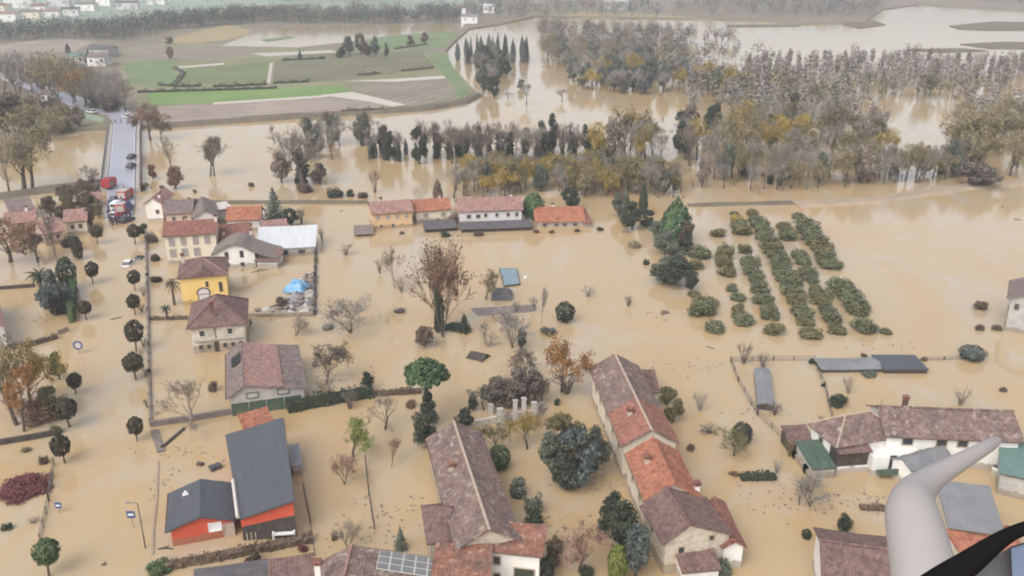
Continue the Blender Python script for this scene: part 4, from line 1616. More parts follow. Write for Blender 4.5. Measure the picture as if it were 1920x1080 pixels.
house("wing", None, None, [(1344, 1022), (1412, 1032), (1357, 949), (1322, 936)], 3.0, .9, "v", "wall_white", "roof_red", root=h, over=.35)
house("side_annex", "small dark brown roofed annex on the far right flank of the long farmhouse", "annex",
      [(1213, 738), (1238, 732), (1226, 697), (1204, 699)], 2.6, .6, "u", "wall_stone", "roof_brown", mono=True, over=.2)
house("front_lean_to", "square brown tiled lean-to against the stone gable of the long farmhouse", "lean-to",
      [(1279, 1074), (1354, 1067), 6.2], 2.0, 1.6, "u", "wall_white", "roof_brown", mono=True, over=.25)
# --- farmhouse left of it
FB = [(842, 1034), (993, 1012), (895, 811), (808, 821)]
h = house("old_farmhouse", "old farmhouse with long mottled brown tiled roof between dark trees and evergreen bushes", "farmhouse", FB, 5.0, 2.1, "v", "wall_stone", "roof_old", over=.45, ridge="ridge_pale",
          wins=[('l', (.2, .5), 3.2, 1, 1.3), ('r', (.1, .35, .6, .85), 3.2, 1, 1.3)], chims=[(.25, .6, .6, "wall_stone")])
house("wing", None, None, [(800, 1026), (900, 1003), (882, 934), (790, 950)], 3.9, 1.9, "u", "wall_stone", "roof_brown", root=h, over=.4, hip=True)
house("wing", None, None, [(918, 1033), (1033, 1046), (1012, 996), (905, 985)], 4.6, 1.0, "u", "wall_white", "roof_mixed", root=h, over=.4, mono=True,
      wins=[('f', (.2,), 3.2, .9, 1.2), ('f', (.2,), .9, .9, 1.4), ('f', (.72,), 1.2, 2.4, 2.8, dict(pane="leaf_dark"))])
house("wing", None, None, [(810, 1098), (925, 1100), (918, 1034), (812, 1030)], 4.2, 1.0, "u", "wall_stone", "roof_mixed", root=h, over=.3, mono=True)
h = house("solar_roofed_house", "brown tiled house at the bottom edge with a solar array and white chimney", "house",
          [(590, 1135), (850, 1128), (803, 1050), (600, 1047)], 4.0, 1.9, "v", "wall_white", "roof_old", over=.4, ridge_off=-3.2, ridge="roof_pink", chims=[(.02, .45, 1.6, "wall_white")])
W_, D_ = h["_w"], h["_d"]
zs_ = lambda x: 4.0 + 1.9 * (W_ / 2 - x) / (W_ / 2 + 3.2)
x0_, x1_ = -.02 * W_, W_ / 2 - .15
y0_, y1_ = D_ / 2 - 3.3, D_ / 2 - .25
mb = MB()
mb.face([(x0_, y0_, zs_(x0_) + .10), (x1_, y0_, zs_(x1_) + .10), (x1_, y1_, zs_(x1_) + .10), (x0_, y1_, zs_(x0_) + .10)])
mb.face([(x0_, y0_, zs_(x0_) + .02), (x1_, y0_, zs_(x1_) + .02), (x1_, y0_, zs_(x1_) + .10), (x0_, y0_, zs_(x0_) + .10)])
mb.build("solar_frame", M["concrete_pale"], h)
for i in range(5):
    for j in range(3):
        xa, xb = x0_ + (x1_ - x0_) * (i + .07) / 5, x0_ + (x1_ - x0_) * (i + .93) / 5
        ya, yb = y0_ + (y1_ - y0_) * (j + .09) / 3, y0_ + (y1_ - y0_) * (j + .91) / 3
        mb = MB()
        mb.prism([(xa, ya), (xb, ya), (xb, yb), (xa, yb)], .105, .15)
        mb.v = [(x, y, zs_(x) + z) for x, y, z in mb.v]
        mb.build("solar_panel", M["solar"], h)
house("carport", "low grey flat carport roofs at the bottom edge below the dark hedge", "carport",
      [(352, 1098), (505, 1075), (500, 1050), (372, 1068)], 2.2, .2, "u", "wall_grey", "roof_dark", mono=True, over=.2)
house("brick_roofed_house", "brown roof corner at the bottom edge between carport and solar roofed house", "house",
      [(506, 1120), (592, 1110), (590, 1050), (505, 1062)], 3.2, 1.0, "u", "wall_stone", "roof_brown", mono=True, over=.2)

# --- villa on the right
VL = [(1560, 834), (1672, 834), (1640, 776), (1524, 800)]
h = house("villa", "large white villa with broad mottled brown tiled roof and terraces at right", "villa",
          [(1562, 835), (1682, 826), (1652, 766), (1520, 798)], 3.9, 2.5, "u", "wall_white", "roof_old", over=.5, hip=True, ridge="ridge_pale",
          wins=[('l', (.4,), 2.6, 1, 1.3)])
house("wing", None, None, [(1650, 815), (1910, 832), (1880, 766), (1632, 762)], 4.7, 2.2, "u", "wall_white", "roof_old", root=h, over=.5, ridge="roof_old",
      wins=[('f', (.16, .42, .58), 3.9, 1.5, 1.3), ('f', (.08, .5), 1.0, 1.2, 2.0)], chims=[(.22, .6, 1.4, "shutter_brown")])
house("wing", None, None, [(1688, 893), (1782, 860), (1754, 834), (1690, 850)], 2.6, 1.0, "u", "wall_white", "roof_steel", root=h, over=.3, wins=[('f', (.4,), .8, 1.6, 1.5)])
# projecting white stair block with balcony
bq = [G(1632, 892), G(1728, 888)]
d = (bq[1] - bq[0]).normalized()
n = Vector((-d.y, d.x, 0))
mb = MB()
P4 = [bq[0], bq[1], bq[1] + n * 8, bq[0] + n * 8]
mb.prism([(p.x, p.y) for p in P4], -1.5, 2.7)
add_local(h, "terrace_block", mb, "wall_white")
mb = MB()
for s0, s1, z0, z1_ in ((.32, .45, .3, 3.0), (.5, .62, .4, 2.4), (.75, .86, .3, 2.2)):
    a, b = bq[0].lerp(bq[1], s0) - n * .04, bq[0].lerp(bq[1], s1) - n * .04
    mb.face([(a.x, a.y, z0), (b.x, b.y, z0), (b.x, b.y, z1_), (a.x, a.y, z1_)])
add_local(h, "terrace_door", mb, "window_dark")
mb = MB()
a, b = bq[0] - n * .06 + d * .6, bq[1] - n * .06
mb.prism([(a - n * 1.1).to_2d()[:], (b - n * 1.1).to_2d()[:], b.to_2d()[:], a.to_2d()[:]], .7, .95)
mb.prism([(a - n * 1.1).to_2d()[:], (b - n * 1.1).to_2d()[:], (b - n * 1.0).to_2d()[:], (a - n * 1.0).to_2d()[:]], .96, 1.6)
add_local(h, "balcony", mb, "sheet_green")
mb = MB()
a, b = G(1566, 889), G(1628, 884)
d = (b - a).normalized()
n = Vector((-d.y, d.x, 0))
mb.prism([p.to_2d()[:] for p in (a, b, b + n * 3.5, a + n * 3.5)], -1, .9)
add_local(h, "terrace_wall", mb, "wall_white")
mb = MB()
mb.prism([p.to_2d()[:] for p in (a + n * .3, b + n * .3, b + n * 3.4, a + n * 3.4)], .91, 3.2)
add_local(h, "loggia", mb, "wood_dark")
mb = MB()
a2, b2 = a - n * .3, b - n * .3
roof_grid(mb, (*a2.to_2d(), 3.3), (*b2.to_2d(), 3.3), (*(b2 + n * 4.6).to_2d(), 4.5), (*(a2 + n * 4.6).to_2d(), 4.5), .18, 6, 2)
add_local(h, "loggia_roof", mb, "roof_brown")
mb = MB().tube([G(1650, 774, 7.4), G(1650, 774, 7.4) + Vector((0, 0, 2.0))], .04, 5)
add_local(h, "antenna", mb, "metal_dark")
house("green_lean_to", "dark green sheet lean-to on the left flank of the big white villa", "lean-to",
      [(1527, 885), (1566, 871), (1530, 829), (1494, 842)], 1.7, .9, "u", "wall_grey", "sheet_green", mono=True, over=.2, gutter=False)
house("brown_lean_to", "small brown tiled lean-to behind the green lean-to at the villa", "lean-to",
      [(1482, 834), (1530, 832), 4], 1.7, .8, "u", "wood_dark", "roof_brown", mono=True, over=.2)
house("teal_roofed_shed", "shed with flat teal sheet roof at the right edge beside the villa", "shed",
      [(1868, 888), (1950, 900), (1930, 832), (1878, 836)], 3.2, .5, "u", "wall_grey", "roof_teal", mono=True, over=.2)
house("edge_house", "grey stuccoed two storey house with balcony cut by the right edge", "house",
      [(1888, 560), (1990, 575), (1985, 520), (1893, 545)], 6.4, 1.8, "v", "wall_grey", "roof_greybrown", over=.6,
      wins=[('l', (.35, .75), 5.0, 1.0, 1.4, dict(frame="wall_white")), ('l', (.3, .7), 2.0, 1.2, 1.6), ('f', (.15,), 4.9, 1, 1.4)])
h = house("maroon_roofed_house", "house with smooth purple-brown roof and white gable edge at bottom right", "house",
      [(1540, 1115), (1690, 1110), (1655, 993), (1529, 1000)], 4.6, 2.0, "u", "wall_white", "roof_brown", over=.4, ridge="roof_brown")
house("grey_roofed_house", "house with plain grey metal roof and orange tiled lower edge behind the helicopter arm", "house",
      [(1776, 998), (1888, 996), (1846, 921), (1758, 916)], 4.4, 1.1, "u", "wall_stone", "roof_steel", over=.3, mono=True)
house("orange_verandah", "orange tiled verandah roof in front of the grey metal roofed house", "verandah",
      [(1795, 1050), (1925, 1035), (1892, 999), (1780, 1001)], 3.4, .9, "u", "wall_stone", "roof_orange", over=.2, mono=True)

# --- garden roofs between the orchard and the villa
house("low_garden_roof", "long low grey roof just above the floodwater below the orchard rows", "shed",
      [(1533, 692), (1650, 691), (1646, 669), (1530, 671)], .75, .25, "u", "wood_dark", "roof_steel", over=.15, gutter=False)
house("dark_garden_roof", "dark blue-grey hipped shed roof joined to the long low grey roof", "shed",
      [(1644, 692), (1735, 693), (1722, 665), (1646, 665)], .85, .8, "u", "wood_dark", "roof_slate", over=.15, hip=True, gutter=False)
house("narrow_shed", "narrow grey striped shed roof standing on its own above the water near the villa", "shed",
      [(1416, 757), (1456, 760), (1441, 692), (1417, 691)], 1.0, .35, "v", "wood_dark", "roof_steel", over=.1, gutter=False)
# houses at far left
GL = "pink roofed houses at the left edge"
house("pink_roofed_house", "white house with pale pink roof behind dark clipped bushes at left", "house",
      [(118, 417), (164, 413), 8], 3.4, 2.2, "u", "wall_cream", "roof_pink", group=GL, wins=[('f', (.3, .7), 2.0, 1, 1.2)])
house("low_pink_house", "low house with faded pink roof behind the rust coloured tree at left", "house",
      [(8, 421), (70, 414), 8], 3.2, 2.0, "u", "wall_pink", "roof_pink", group=GL, wins=[('f', (.5, .8), 1.8, 1, 1.2)], chims=[(.7, .5, .9, "wall_white")])
house("grey_roofed_shed", "grey roofed shed with pale edging in front of the dark river bank at left", "shed",
      [(16, 397), (66, 390), 9], 2.6, 1.2, "u", "wall_grey", "roof_greybrown", mono=True, group=GL)
house("mauve_roofed_house", "tall narrow house with mauve roof behind the slim dark trunk", "house",
      [(80, 440), (122, 432), 8], 3.0, 2.4, "u", "wall_pink", "roof_pink", group=GL, wins=[('f', (.3, .7), 1.8, .9, 1.1)], chims=[(.5, .4, .8, "wall_white")])
house("bridgehead_house", "house with mauve-grey roof half hidden by scrub at the left of the bridgehead", "house",
      [(150, 378), (192, 373), 7], 2.6, 1.4, "u", "wall_grey", "roof_pink", group=GL)
house("edge_villa", "pale blue-grey villa wall cut by the left edge", "house", [(-60, 640), (6, 600), (-6, 540), (-80, 560)], 4.5, 1.6, "v", "wall_lilac", "roof_pink", group=GL)

# --- far village at the top left, farm on the far field, church and barn on the far bank
def far_house(px, py, wpx, hm, roofm, wallm, lab, dep=9, rise=2.0, z0=LZ):
    k = mpp(px, py, z0)
    W = wpx * k
    g = G(px, py, z0)
    root = empty("far_house", (g.x, g.y, z0), rnd_t.uniform(-.25, .25))
    tag(root, lab, "house", "houses of the far village")
    wm, rm = MB(), MB()
    wm.box((0, 0, hm / 2 - .2), (W - .8, dep - .8, hm + .4))
    roof_grid(rm, (-W / 2, -dep / 2, hm + .05), (W / 2, -dep / 2, hm + .05), (W / 2, 0, hm + rise), (-W / 2, 0, hm + rise), .2, 1, 1)
    roof_grid(rm, (W / 2, dep / 2, hm + .05), (-W / 2, dep / 2, hm + .05), (-W / 2, 0, hm + rise), (W / 2, 0, hm + rise), .2, 1, 1)
    for sx in (-1, 1):
        wm.face([(sx * (W / 2 - .4), -dep / 2 + .4, hm - .05), (sx * (W / 2 - .4), dep / 2 - .4, hm - .05), (sx * (W / 2 - .4), 0, hm + rise - .3)])
    wm.build("wall", M[wallm], root)
    rm.build("roof", M[roofm], root)
    for f in (-.25, .25):
        MB().box((f * W, -dep / 2 + .37, hm * .6), (1.2, .1, 1.4)).build("window", M["window_dark"], root)
    return root


FV = "pale walled house with %s in the hazy far village at top left"
for (px, py, wp, hm, rf, wl) in ((14, 40, 46, 7, "roof_pink", "wall_white"), (60, 34, 38, 6, "roof_greybrown", "wall_cream"), (98, 33, 34, 6, "roof_pink", "wall_white"),
                                 (135, 30, 30, 7, "roof_dark", "wall_white"), (40, 14, 52, 9, "roof_white", "wall_white"), (110, 12, 44, 8, "roof_white", "wall_lilac"),
                                 (5, 22, 30, 7, "roof_red", "wall_cream"), (165, 20, 36, 7, "roof_greybrown", "wall_white"), (240, 17, 40, 7, "roof_dark", "wall_lilac"),
                                 (295, 8, 34, 8, "roof_white", "wall_white"), (75, 22, 26, 6, "roof_red", "wall_white"), (200, 10, 30, 8, "roof_white", "wall_white")):
    nm = {"roof_pink": "a faded pink roof", "roof_greybrown": "a grey-brown roof", "roof_dark": "a dark roof", "roof_white": "a white sheet roof", "roof_red": "a red roof"}[rf]
    far_house(px, py, wp, hm, rf, wl, FV % nm, dep=14)
far_house(188, 122, 36, 5, "roof_greybrown", "wall_white", "pale farmhouse with grey-brown roof beyond the orange trees at the left field edge", dep=10)
far_house(195, 106, 44, 5, "roof_dark", "wall_grey", "dark blue roofed farm barn behind the pale farmhouse by the left field", dep=12)
far_house(150, 118, 30, 4, "roof_teal", "wall_white", "teal roofed farm shed left of the pale farmhouse by the field", dep=9)
far_house(880, 43, 32, 6, "roof_steel", "wall_white", "white farm building beside the slim white tower on the far bank", dep=14)
far_house(1155, 17, 46, 8, "roof_white", "wall_white", "big white shed with pale roof alone beyond the far wood", dep=26)
far_house(918, 24, 22, 7, "roof_white", "wall_white", "small white building at the edge of the far tree belt", dep=14)
far_house(30, 150, 36, 5, "roof_greybrown", "wall_lilac", "pale lilac walled house among bare trees by the left road", dep=9)
far_house(92, 190, 20, 3.5, "roof_greybrown", "wall_white", "low pale house beside the road before the bridge", dep=8)
tw = empty("bell_tower", G(870, 41, LZ))
tag(tw, "slim white tower by the far farm building", "tower")
MB().box((0, 0, 6), (3.4, 3.4, 12)).build("shaft", M["wall_white"], tw)
MB().box((0, 0, 13.2), (3.8, 3.8, 2.4), taper=.1).build("spire", M["roof_red"], tw)
# ------------------------------------------------------------ street trees of the avenue
GS = "round street trees along the avenue"
for (px, pyb, cy, d, lab) in (
        (183, 457, 435, 24, "round clipped tree at the far left end of the avenue, nearest the bridge"),
        (174, 532, 503, 25, "round clipped tree on the left kerb beside the slim dark clipped columns"),
        (162, 600, 578, 27, "round clipped tree on the left kerb beside the long green hedge wall"),
        (142, 738, 714, 29, "round clipped tree on the left kerb in front of the yellow trees"),
        (131, 801, 768, 45, "biggest round clipped crown in the left row, near the yellow trees"),
        (122, 868, 833, 38, "round clipped tree on the left kerb beside the wine red bush"),
        (92, 1080, 1039, 52, "round green tree nearest the viewer at the bottom left of the avenue")):
    T("ball", px, pyb, cy - d / 2, d, lab, "leaf_green" if cy > 1000 else "ball_brown", group=GS)
for (px, pyb, cy, d, kind, lab) in (
        (254, 458, 432, 25, "ball", "round clipped tree at the far right end of the avenue, nearest the bridge"),
        (253, 545, 518, 25, "ragged", "thin ragged round crown on the right kerb near the yellow house"),
        (254, 590, 564, 26, "ball", "round clipped tree on the right kerb level with the two palms"),
        (256, 660, 620, 37, "ragged", "large gappy round crown on the right kerb in front of the hip roofed house"),
        (255, 712, 681, 39, "ball", "largest dense round crown on the right kerb"),
        (257, 826, 796, 31, "ball", "round clipped tree on the right kerb nearest the viewer, by the wooden beams")):
    T(kind, px, pyb, cy - d / 2, d, lab, "ball_brown", group=GS)

for (px, pyb, pyt, wp, m_, lab) in ((266, 584, 572, 18, "leaf_brown", "small brown shrub on the kerb wall behind the palm level street tree"), (269, 650, 634, 22, "leaf_greygreen", "grey scrub on the kerb wall beside the gappy round crown"),
                                    (262, 676, 656, 24, "twig", "bare brush on the kerb between the gappy and the dense round crowns"), (273, 706, 690, 16, "leaf_olive", "olive tuft on the kerb wall beside the largest dense crown"),
                                    (276, 764, 748, 14, "leaf_dark", "dark tuft on the kerb wall above the wooden beams"), (270, 556, 540, 18, "twig", "thin brush on the kerb wall by the ragged crown")):
    T("twig", px, pyb, pyt, wp, lab, m_)

# garden trees between the avenue and the right-hand houses
SH(265, 440, 414, 24, "dark round bush behind the far right street tree")
SH(280, 458, 435, 34, "dark rusty hedge clump at the corner of the cream three storey house", "leaf_brown")
SH(287, 492, 470, 24, "round dark bush in the small walled yard by the cream house", "ball_brown")
SH(287, 533, 514, 32, "low wide dark bush in the garden left of the yellow house", "ball_brown")
T("palm", 327, 572, 518, 30, "tall palm with brown fronds left of the yellow house", "leaf_brown")
T("palm", 314, 600, 570, 24, "short palm standing in the water below the taller palm", "leaf_dark")
T("conifer", 516, 412, 352, 52, "wide grey-green conifer behind the orange roofed white house", "leaf_greygreen")
T("leafy", 546, 424, 386, 34, "dark bushy tree at the back corner of the white shed", "leaf_dark")
T("twig", 566, 420, 390, 22, "thin bare shrub right of the dark bushy tree behind the shed", "twig_dark")
SH(526, 580, 552, 32, "dark round bush among the floating debris", "leaf_brown")
T("twig", 469, 610, 598, 14, "tiny dark shrub at the right corner of the hip roofed house", "leaf_dark")
T("sprout", 560, 628, 596, 46, "low spreading bare shrub right of the hip roofed house", "twig_pale")
T("twig", 648, 478, 458, 38, "pale dead twigs poking out of the open water right of the white shed", "twig_pale")
T("sprout", 656, 626, 558, 92, "spreading bare fruit tree with dark branches in the open water", "twig_grey")
SH(612, 622, 604, 30, "low brown brush at the foot of the spreading bare fruit tree", "twig_grey")
T("twig", 604, 452, 430, 14, "small grey shrub just right of the white shed corner", "leaf_greygreen")

# left side gardens
T("autumn", 22, 492, 408, 96, "broad rust brown tree in front of the low pink house at left", "leaf_rust")
T("autumn", 62, 494, 432, 60, "smaller dull red-brown tree right of the broad rust one", "leaf_brown")
T("bare", 110, 500, 388, 26, "slim dark leaning trunk with few twigs in front of the mauve roof", "twig_dark", bark="bark")
T("leafy", 96, 408, 366, 40, "brown bushy tree by the river bank above the mauve roof", "leaf_brown")
T("leafy", 132, 402, 362, 38, "dull olive bushy tree behind the pink roofed white house", "leaf_olive")
T("leafy", 160, 398, 360, 40, "brown scrub tree at the bank left of the bridgehead", "leaf_brown")
T("column", 172, 430, 372, 30, "dark grey-brown columnar tree beside the bridge ramp", "leaf_brown")
T("column", 186, 410, 368, 26, "olive columnar tree touching the bridge ramp", "leaf_olive")
T("bare", 168, 352, 308, 34, "broken bare tree at the water's edge left of the bridge", "twig_dark")
SH(178, 354, 338, 26, "dark scrub at the left abutment of the bridge", "leaf_brown")
SH(123, 467, 440, 38, "broad dark clipped bush in front of the pink roofed white house", "ball_brown")
T("dome", 148, 486, 442, 22, "dark clipped oval bush behind the slim dark columns", "ball_brown")
T("dome", 130, 542, 480, 37, "tallest dark clipped column beside the left kerb", "leaf_dark")
T("dome", 142, 470, 442, 20, "small clipped dark bush touching the oval one", "leaf_dark")
T("leafy", 104, 592, 505, 62, "big dark blue-green bushy tree behind the long green hedge wall", "leaf_blue")
T("palm", 82, 560, 500, 46, "dark spiky palm at the left of the blue-green tree", "leaf_dark")
SH(60, 806, 742, 110, "wide tangle of brown brush under the yellow trees at left", "leaf_rust", kind="thicket")
SH(106, 592, 520, 66, "broad dark blue-green bush mass behind the green hedge wall", "leaf_blue", kind="thicket")
SH(100, 594, 562, 50, "dark low bush at the foot of the blue-green tree", "leaf_dark")
T("autumn", 22, 792, 640, 96, "tall yellow-brown tree with violet twigs at the left edge", "leaf_khaki", bark="bark")
T("autumn", 68, 762, 642, 74, "tall ochre yellow tree in the left garden", "leaf_yellow")
T("autumn", 45, 806, 690, 60, "reddish brown leaning tree in front of the yellow pair", "leaf_orange")
T("poplar", 12, 760, 668, 44, "violet grey bare tree at the very left edge", "twig_grey")
T("column", 112, 712, 655, 40, "green bushy column on the kerb side of the yellow trees", "leaf_green")
T("leafy", 98, 780, 722, 58, "olive green bushy tree below the yellow trees", "leaf_olive")
SH(100, 818, 792, 28, "small olive bush by the garden wall below the yellow trees", "leaf_olive")
SH(78, 874, 852, 24, "small dark round bush above the wine red bush", "leaf_brown")
SH(42, 852, 836, 26, "faint olive shrub above the wine red bush", "leaf_khaki")
plant("thicket", G(34, 930) + Vector((0, 1.5, -.15)), 128 * mpp(34, 930), 1.35, "low wide wine red creeper mass at the left edge", "leaf_wine")
SH(8, 998, 978, 26, "dark bush at the left edge below the wine red bush", "leaf_dark")
SH(56, 988, 972, 30, "thin brown shrub in open water below the wine red bush", "twig", kind="twig")
SH(292, 1086, 1052, 62, "bright green bush at the bottom edge of the avenue", "leaf_green")
T("bare", 352, 806, 714, 112, "wide bare spreading tree by the long garden wall", "twig_pale", bark="bark_pale")
SH(396, 737, 713, 25, "dark brown cone shaped bush left of the barn", "leaf_brown")
T("autumn", 619, 720, 645, 62, "brown bushy topped tree right of the barn", "twig_dark", bark="bark")
T("twig", 612, 752, 705, 62, "pale bare brush below the brown bushy topped tree", "twig_pale")
T("bare", 718, 806, 742, 72, "delicate bare tree in the orchard right of the slate roofed hall", "twig_pale")
T("autumn", 672, 856, 784, 62, "sparse green leaved tree right of the slate roofed hall", "leaf_bright")
T("sprout", 648, 908, 850, 46, "small bare tree under the sparse green one", "twig_rust")
T("poplar", 739, 872, 820, 32, "small reddish bare sapling left of the old farmhouse", "twig_rust")
T("sprout", 655, 1026, 972, 48, "bare tree in front of the solar roofed house", "twig_pale")
SH(626, 1016, 992, 18, "small brown shrub near the solar roofed house", "leaf_brown")
T("conifer", 752, 1030, 988, 34, "grey-green conifer between solar array and old farmhouse", "leaf_greygreen")
T("leafy", 474, 1060, 1022, 38, "dark brown bush in the hedge at the bottom edge", "leaf_brown")
SH(565, 1040, 1018, 26, "dark red-brown bush at the hedge corner by the slate roofed hall", "leaf_wine")

# middle: pine and the thicket around it
T("pine", 802, 792, 667, 90, "umbrella pine with bright green flat crown above the old farmhouse")
T("column", 803, 800, 726, 44, "dark ivy column wrapping the foot of the umbrella pine", "leaf_dark")
T("leafy", 800, 838, 760, 60, "ivy covered tree under the umbrella pine at the farmhouse roof", "leaf_dark")
SH(770, 768, 748, 28, "red-brown bush left of the umbrella pine trunk", "leaf_rust")
T("leafy", 690, 732, 697, 30, "small dark bushy tree at the end of the long dark hedge", "leaf_dark")
T("twig", 655, 766, 735, 40, "dark bare stump sprouting at the hedge", "twig_dark")
T("sprout", 830, 624, 448, 96, "tall half bare tree with rust leaves and ivy trunk in the middle", "leaf_rust", var=1)
T("ivy", 827, 622, 470, 60, "bare upper crown with ivy trunk beside the rust leaved tree", "twig_rust", var=2)
T("poplar", 740, 540, 462, 34, "thin bare tree with pale twigs left of the rust leaved tree", "twig_pale")
T("twig", 712, 512, 486, 24, "small tan shrub in the open water above the thin bare tree", "leaf_khaki")
T("twig", 752, 548, 520, 38, "pale twigs rising from the water below the thin bare tree", "twig_pale")
T("conifer", 871, 622, 588, 36, "dark small conifer beside the ivy trunk", "leaf_dark")
SH(850, 624, 606, 62, "low dark bush line at the foot of the ivy trunk", "leaf_dark")
SH(748, 590, 577, 30, "low brown reed clump in the open water left of the ivy trunk", "twig_dark")
T("leafy", 796, 648, 612, 52, "brown bushy shrub below and left of the ivy trunk", "leaf_brown")
T("autumn", 917, 562, 505, 40, "dull yellow tree beside the grey-blue sheet", "leaf_khaki")
T("twig", 908, 634, 606, 26, "dark grey shrub right of the small dark conifer", "leaf_greygreen")
T("sprout", 962, 652, 584, 92, "wide bare tree with olive twigs and one dark ivy stem", "twig_grey")
T("column", 978, 654, 608, 34, "dark ivy stem leaning at the right of the wide bare tree", "leaf_dark")
T("twig", 915, 650, 620, 46, "tan brushwood left of the wide bare tree", "twig_pale")
T("poplar", 1018, 608, 536, 16, "thin bare pole like tree left of the dark round bush", "twig_grey")
T("twig", 1003, 582, 556, 26, "bare twiggy shrub by the drowned hut", "twig_grey")
T("twig", 968, 586, 566, 20, "small bare shrub right of the drowned hut", "twig_dark")
T("dome", 1059, 603, 565, 39, "dark round evergreen alone in the open water")
SH(1030, 632, 612, 42, "low dark leafy mass below the thin pole like tree", "leaf_greygreen")
T("autumn", 1060, 738, 634, 82, "orange leaved bare tree by the long farmhouse", "leaf_orange", bark="bark", var=2)
T("twig", 1062, 738, 690, 66, "dark bare lower branches under the orange leaved tree", "twig_dark")
T("autumn", 985, 708, 656, 48, "brownish tree behind the dark thicket", "twig_dark")
for (px, pyb, pyt, wp, kd, m_, lab) in (
        (932, 762, 706, 60, "leafy", "twig_dark", "violet-brown bare thicket left of the orange leaved tree"),
        (968, 762, 690, 70, "leafy", "twig_dark", "dark violet-brown thicket crown in the middle"),
        (1002, 758, 694, 60, "leafy", "twig_dark", "dark brown thicket crown nearest the orange leaved tree"),
        (905, 766, 722, 44, "autumn", "leaf_greygreen", "grey-green bush at the left of the violet-brown thicket"),
        (888, 770, 742, 26, "leafy", "leaf_dark", "small dark bush left of the thicket")):
    T(kd, px, pyb, pyt, wp, lab, m_)
SH(955, 772, 706, 118, "wide violet-brown bare bush mass at the foot of the thicket", "twig_dark", kind="thicket")
T("leafy", 872, 812, 765, 46, "green ivy tree behind the far gable of the old farmhouse", "leaf_dark")
T("autumn", 925, 848, 790, 56, "khaki yellow tree behind the old farmhouse", "leaf_khaki")
T("autumn", 985, 838, 772, 52, "pale yellow slender tree behind the grey-green evergreens", "leaf_yellow")
T("poplar", 955, 830, 762, 24, "pale grey bare slender tree between the two yellow ones", "twig_pale")
T("poplar", 1010, 806, 752, 30, "grey bare slender tree at the right of the yellow ones", "twig_grey")
for (px, pyb, pyt, wp, m_, lab) in (
        (1060, 850, 770, 84, "leaf_olive", "large olive crown at the back of the evergreen clump"),
        (1040, 900, 810, 74, "leaf_greygreen", "left grey-green crown of the evergreen clump"),
        (1085, 912, 800, 100, "leaf_blue", "biggest blue-green crown of the evergreen clump"),
        (1120, 880, 796, 62, "leaf_greygreen", "grey-green crown of the clump touching the long farmhouse wall"),
        (1060, 918, 850, 60, "leaf_dark", "dark low crown at the front of the evergreen clump")):
    T("leafy", px, pyb, pyt, wp, lab, m_)
SH(1045, 762, 745, 16, "small dark round bush below the orange leaved tree", "leaf_dark")
SH(936, 890, 834, 46, "dark green smooth evergreen at the farmhouse's right eave", "leaf_green", kind="dome")
SH(973, 940, 890, 46, "pale grey-green round bush by the farmhouse", "leaf_greygreen")
SH(1000, 972, 918, 42, "pale green bushy shrub right of the farmhouse white wall", "leaf_greygreen")
SH(1002, 1000, 960, 52, "dark green bush low down at the right of the old farmhouse", "leaf_dark")
T("leafy", 1040, 1060, 1005, 44, "brown-green bush at the corner of the mixed tile roof", "leaf_brown")
T("leafy", 1140, 1006, 920, 62, "dark left crown of the evergreen group before the long farmhouse", "leaf_dark")
T("leafy", 1168, 1042, 940, 96, "big dark green crown before the long farmhouse", "leaf_dark")
T("leafy", 1192, 1080, 980, 70, "dark blue-green crown touching the long farmhouse wall", "leaf_blue")
T("dome", 1156, 1096, 1020, 40, "bright lime green oval shrub at the bottom edge", "leaf_bright")
T("autumn", 1090, 1080, 985, 72, "thin orange-brown bare brush at the bottom edge", "twig_rust")
SH(1100, 1090, 1052, 34, "dark shrub at the foot of the orange-brown brush", "leaf_dark")
T("leafy", 1024, 1092, 1040, 44, "dark green shrub below the mixed tile roof eave", "leaf_dark")
T("leafy", 1262, 790, 728, 48, "brown-olive bushes along the right wall of the long farmhouse", "leaf_olive")
T("leafy", 1250, 760, 720, 34, "olive bush by the small side annex", "leaf_olive")
T("twig", 1312, 770, 738, 34, "small bare shrub in open water right of the long farmhouse", "twig_grey")
SH(1296, 848, 832, 22, "small dark tuft floating right of the orange roof", "leaf_brown")
T("dome", 1390, 830, 792, 42, "dark domed evergreen in the open water right of the long farmhouse")
T("autumn", 1372, 858, 806, 52, "light olive tree in front of the dark domed evergreen", "leaf_olive")
T("twig", 1330, 812, 800, 50, "fallen dead branches left of the dark domed evergreen", "twig_dark")
SH(1380, 896, 882, 26, "small rusty bush at the left end of the floating hedge", "leaf_rust")
SH(1360, 1096, 1040, 50, "grey-green climbing bush on the end gable of the long farmhouse", "leaf_greygreen")

# right: garden of the villa and the open water
T("twig", 1394, 682, 646, 38, "bare shrub at the corner of the wire fence below the orchard", "twig_dark")
T("twig", 1430, 692, 664, 34, "bare twigs at the far end of the narrow grey shed", "twig_dark")
T("twig", 1452, 778, 756, 34, "dead vine tangle at the near end of the narrow grey shed", "twig_dark")
SH(1524, 684, 668, 18, "dark bush at the left end of the long low grey roof", "leaf_dark")
SH(1622, 672, 660, 18, "small brown bush behind the long low grey roof", "leaf_brown")
SH(1734, 678, 668, 16, "small scrub right of the dark hipped shed roof", "leaf_brown")
SH(1832, 683, 648, 52, "dark green dome shaped bush alone in the water at right", "leaf_blue", kind="dome")
SH(1846, 585, 561, 34, "dark rounded bush in the water left of the grey stuccoed house", "leaf_brown")
SH(1842, 622, 604, 24, "smaller dark bush below the rounded one, left of the grey stuccoed house", "leaf_brown")
SH(1873, 622, 609, 26, "flat topped dark bush beside the grey stuccoed house", "leaf_brown")
SH(1636, 712, 694, 40, "low grey-green hedge bush below the long low grey roof", "leaf_greygreen")
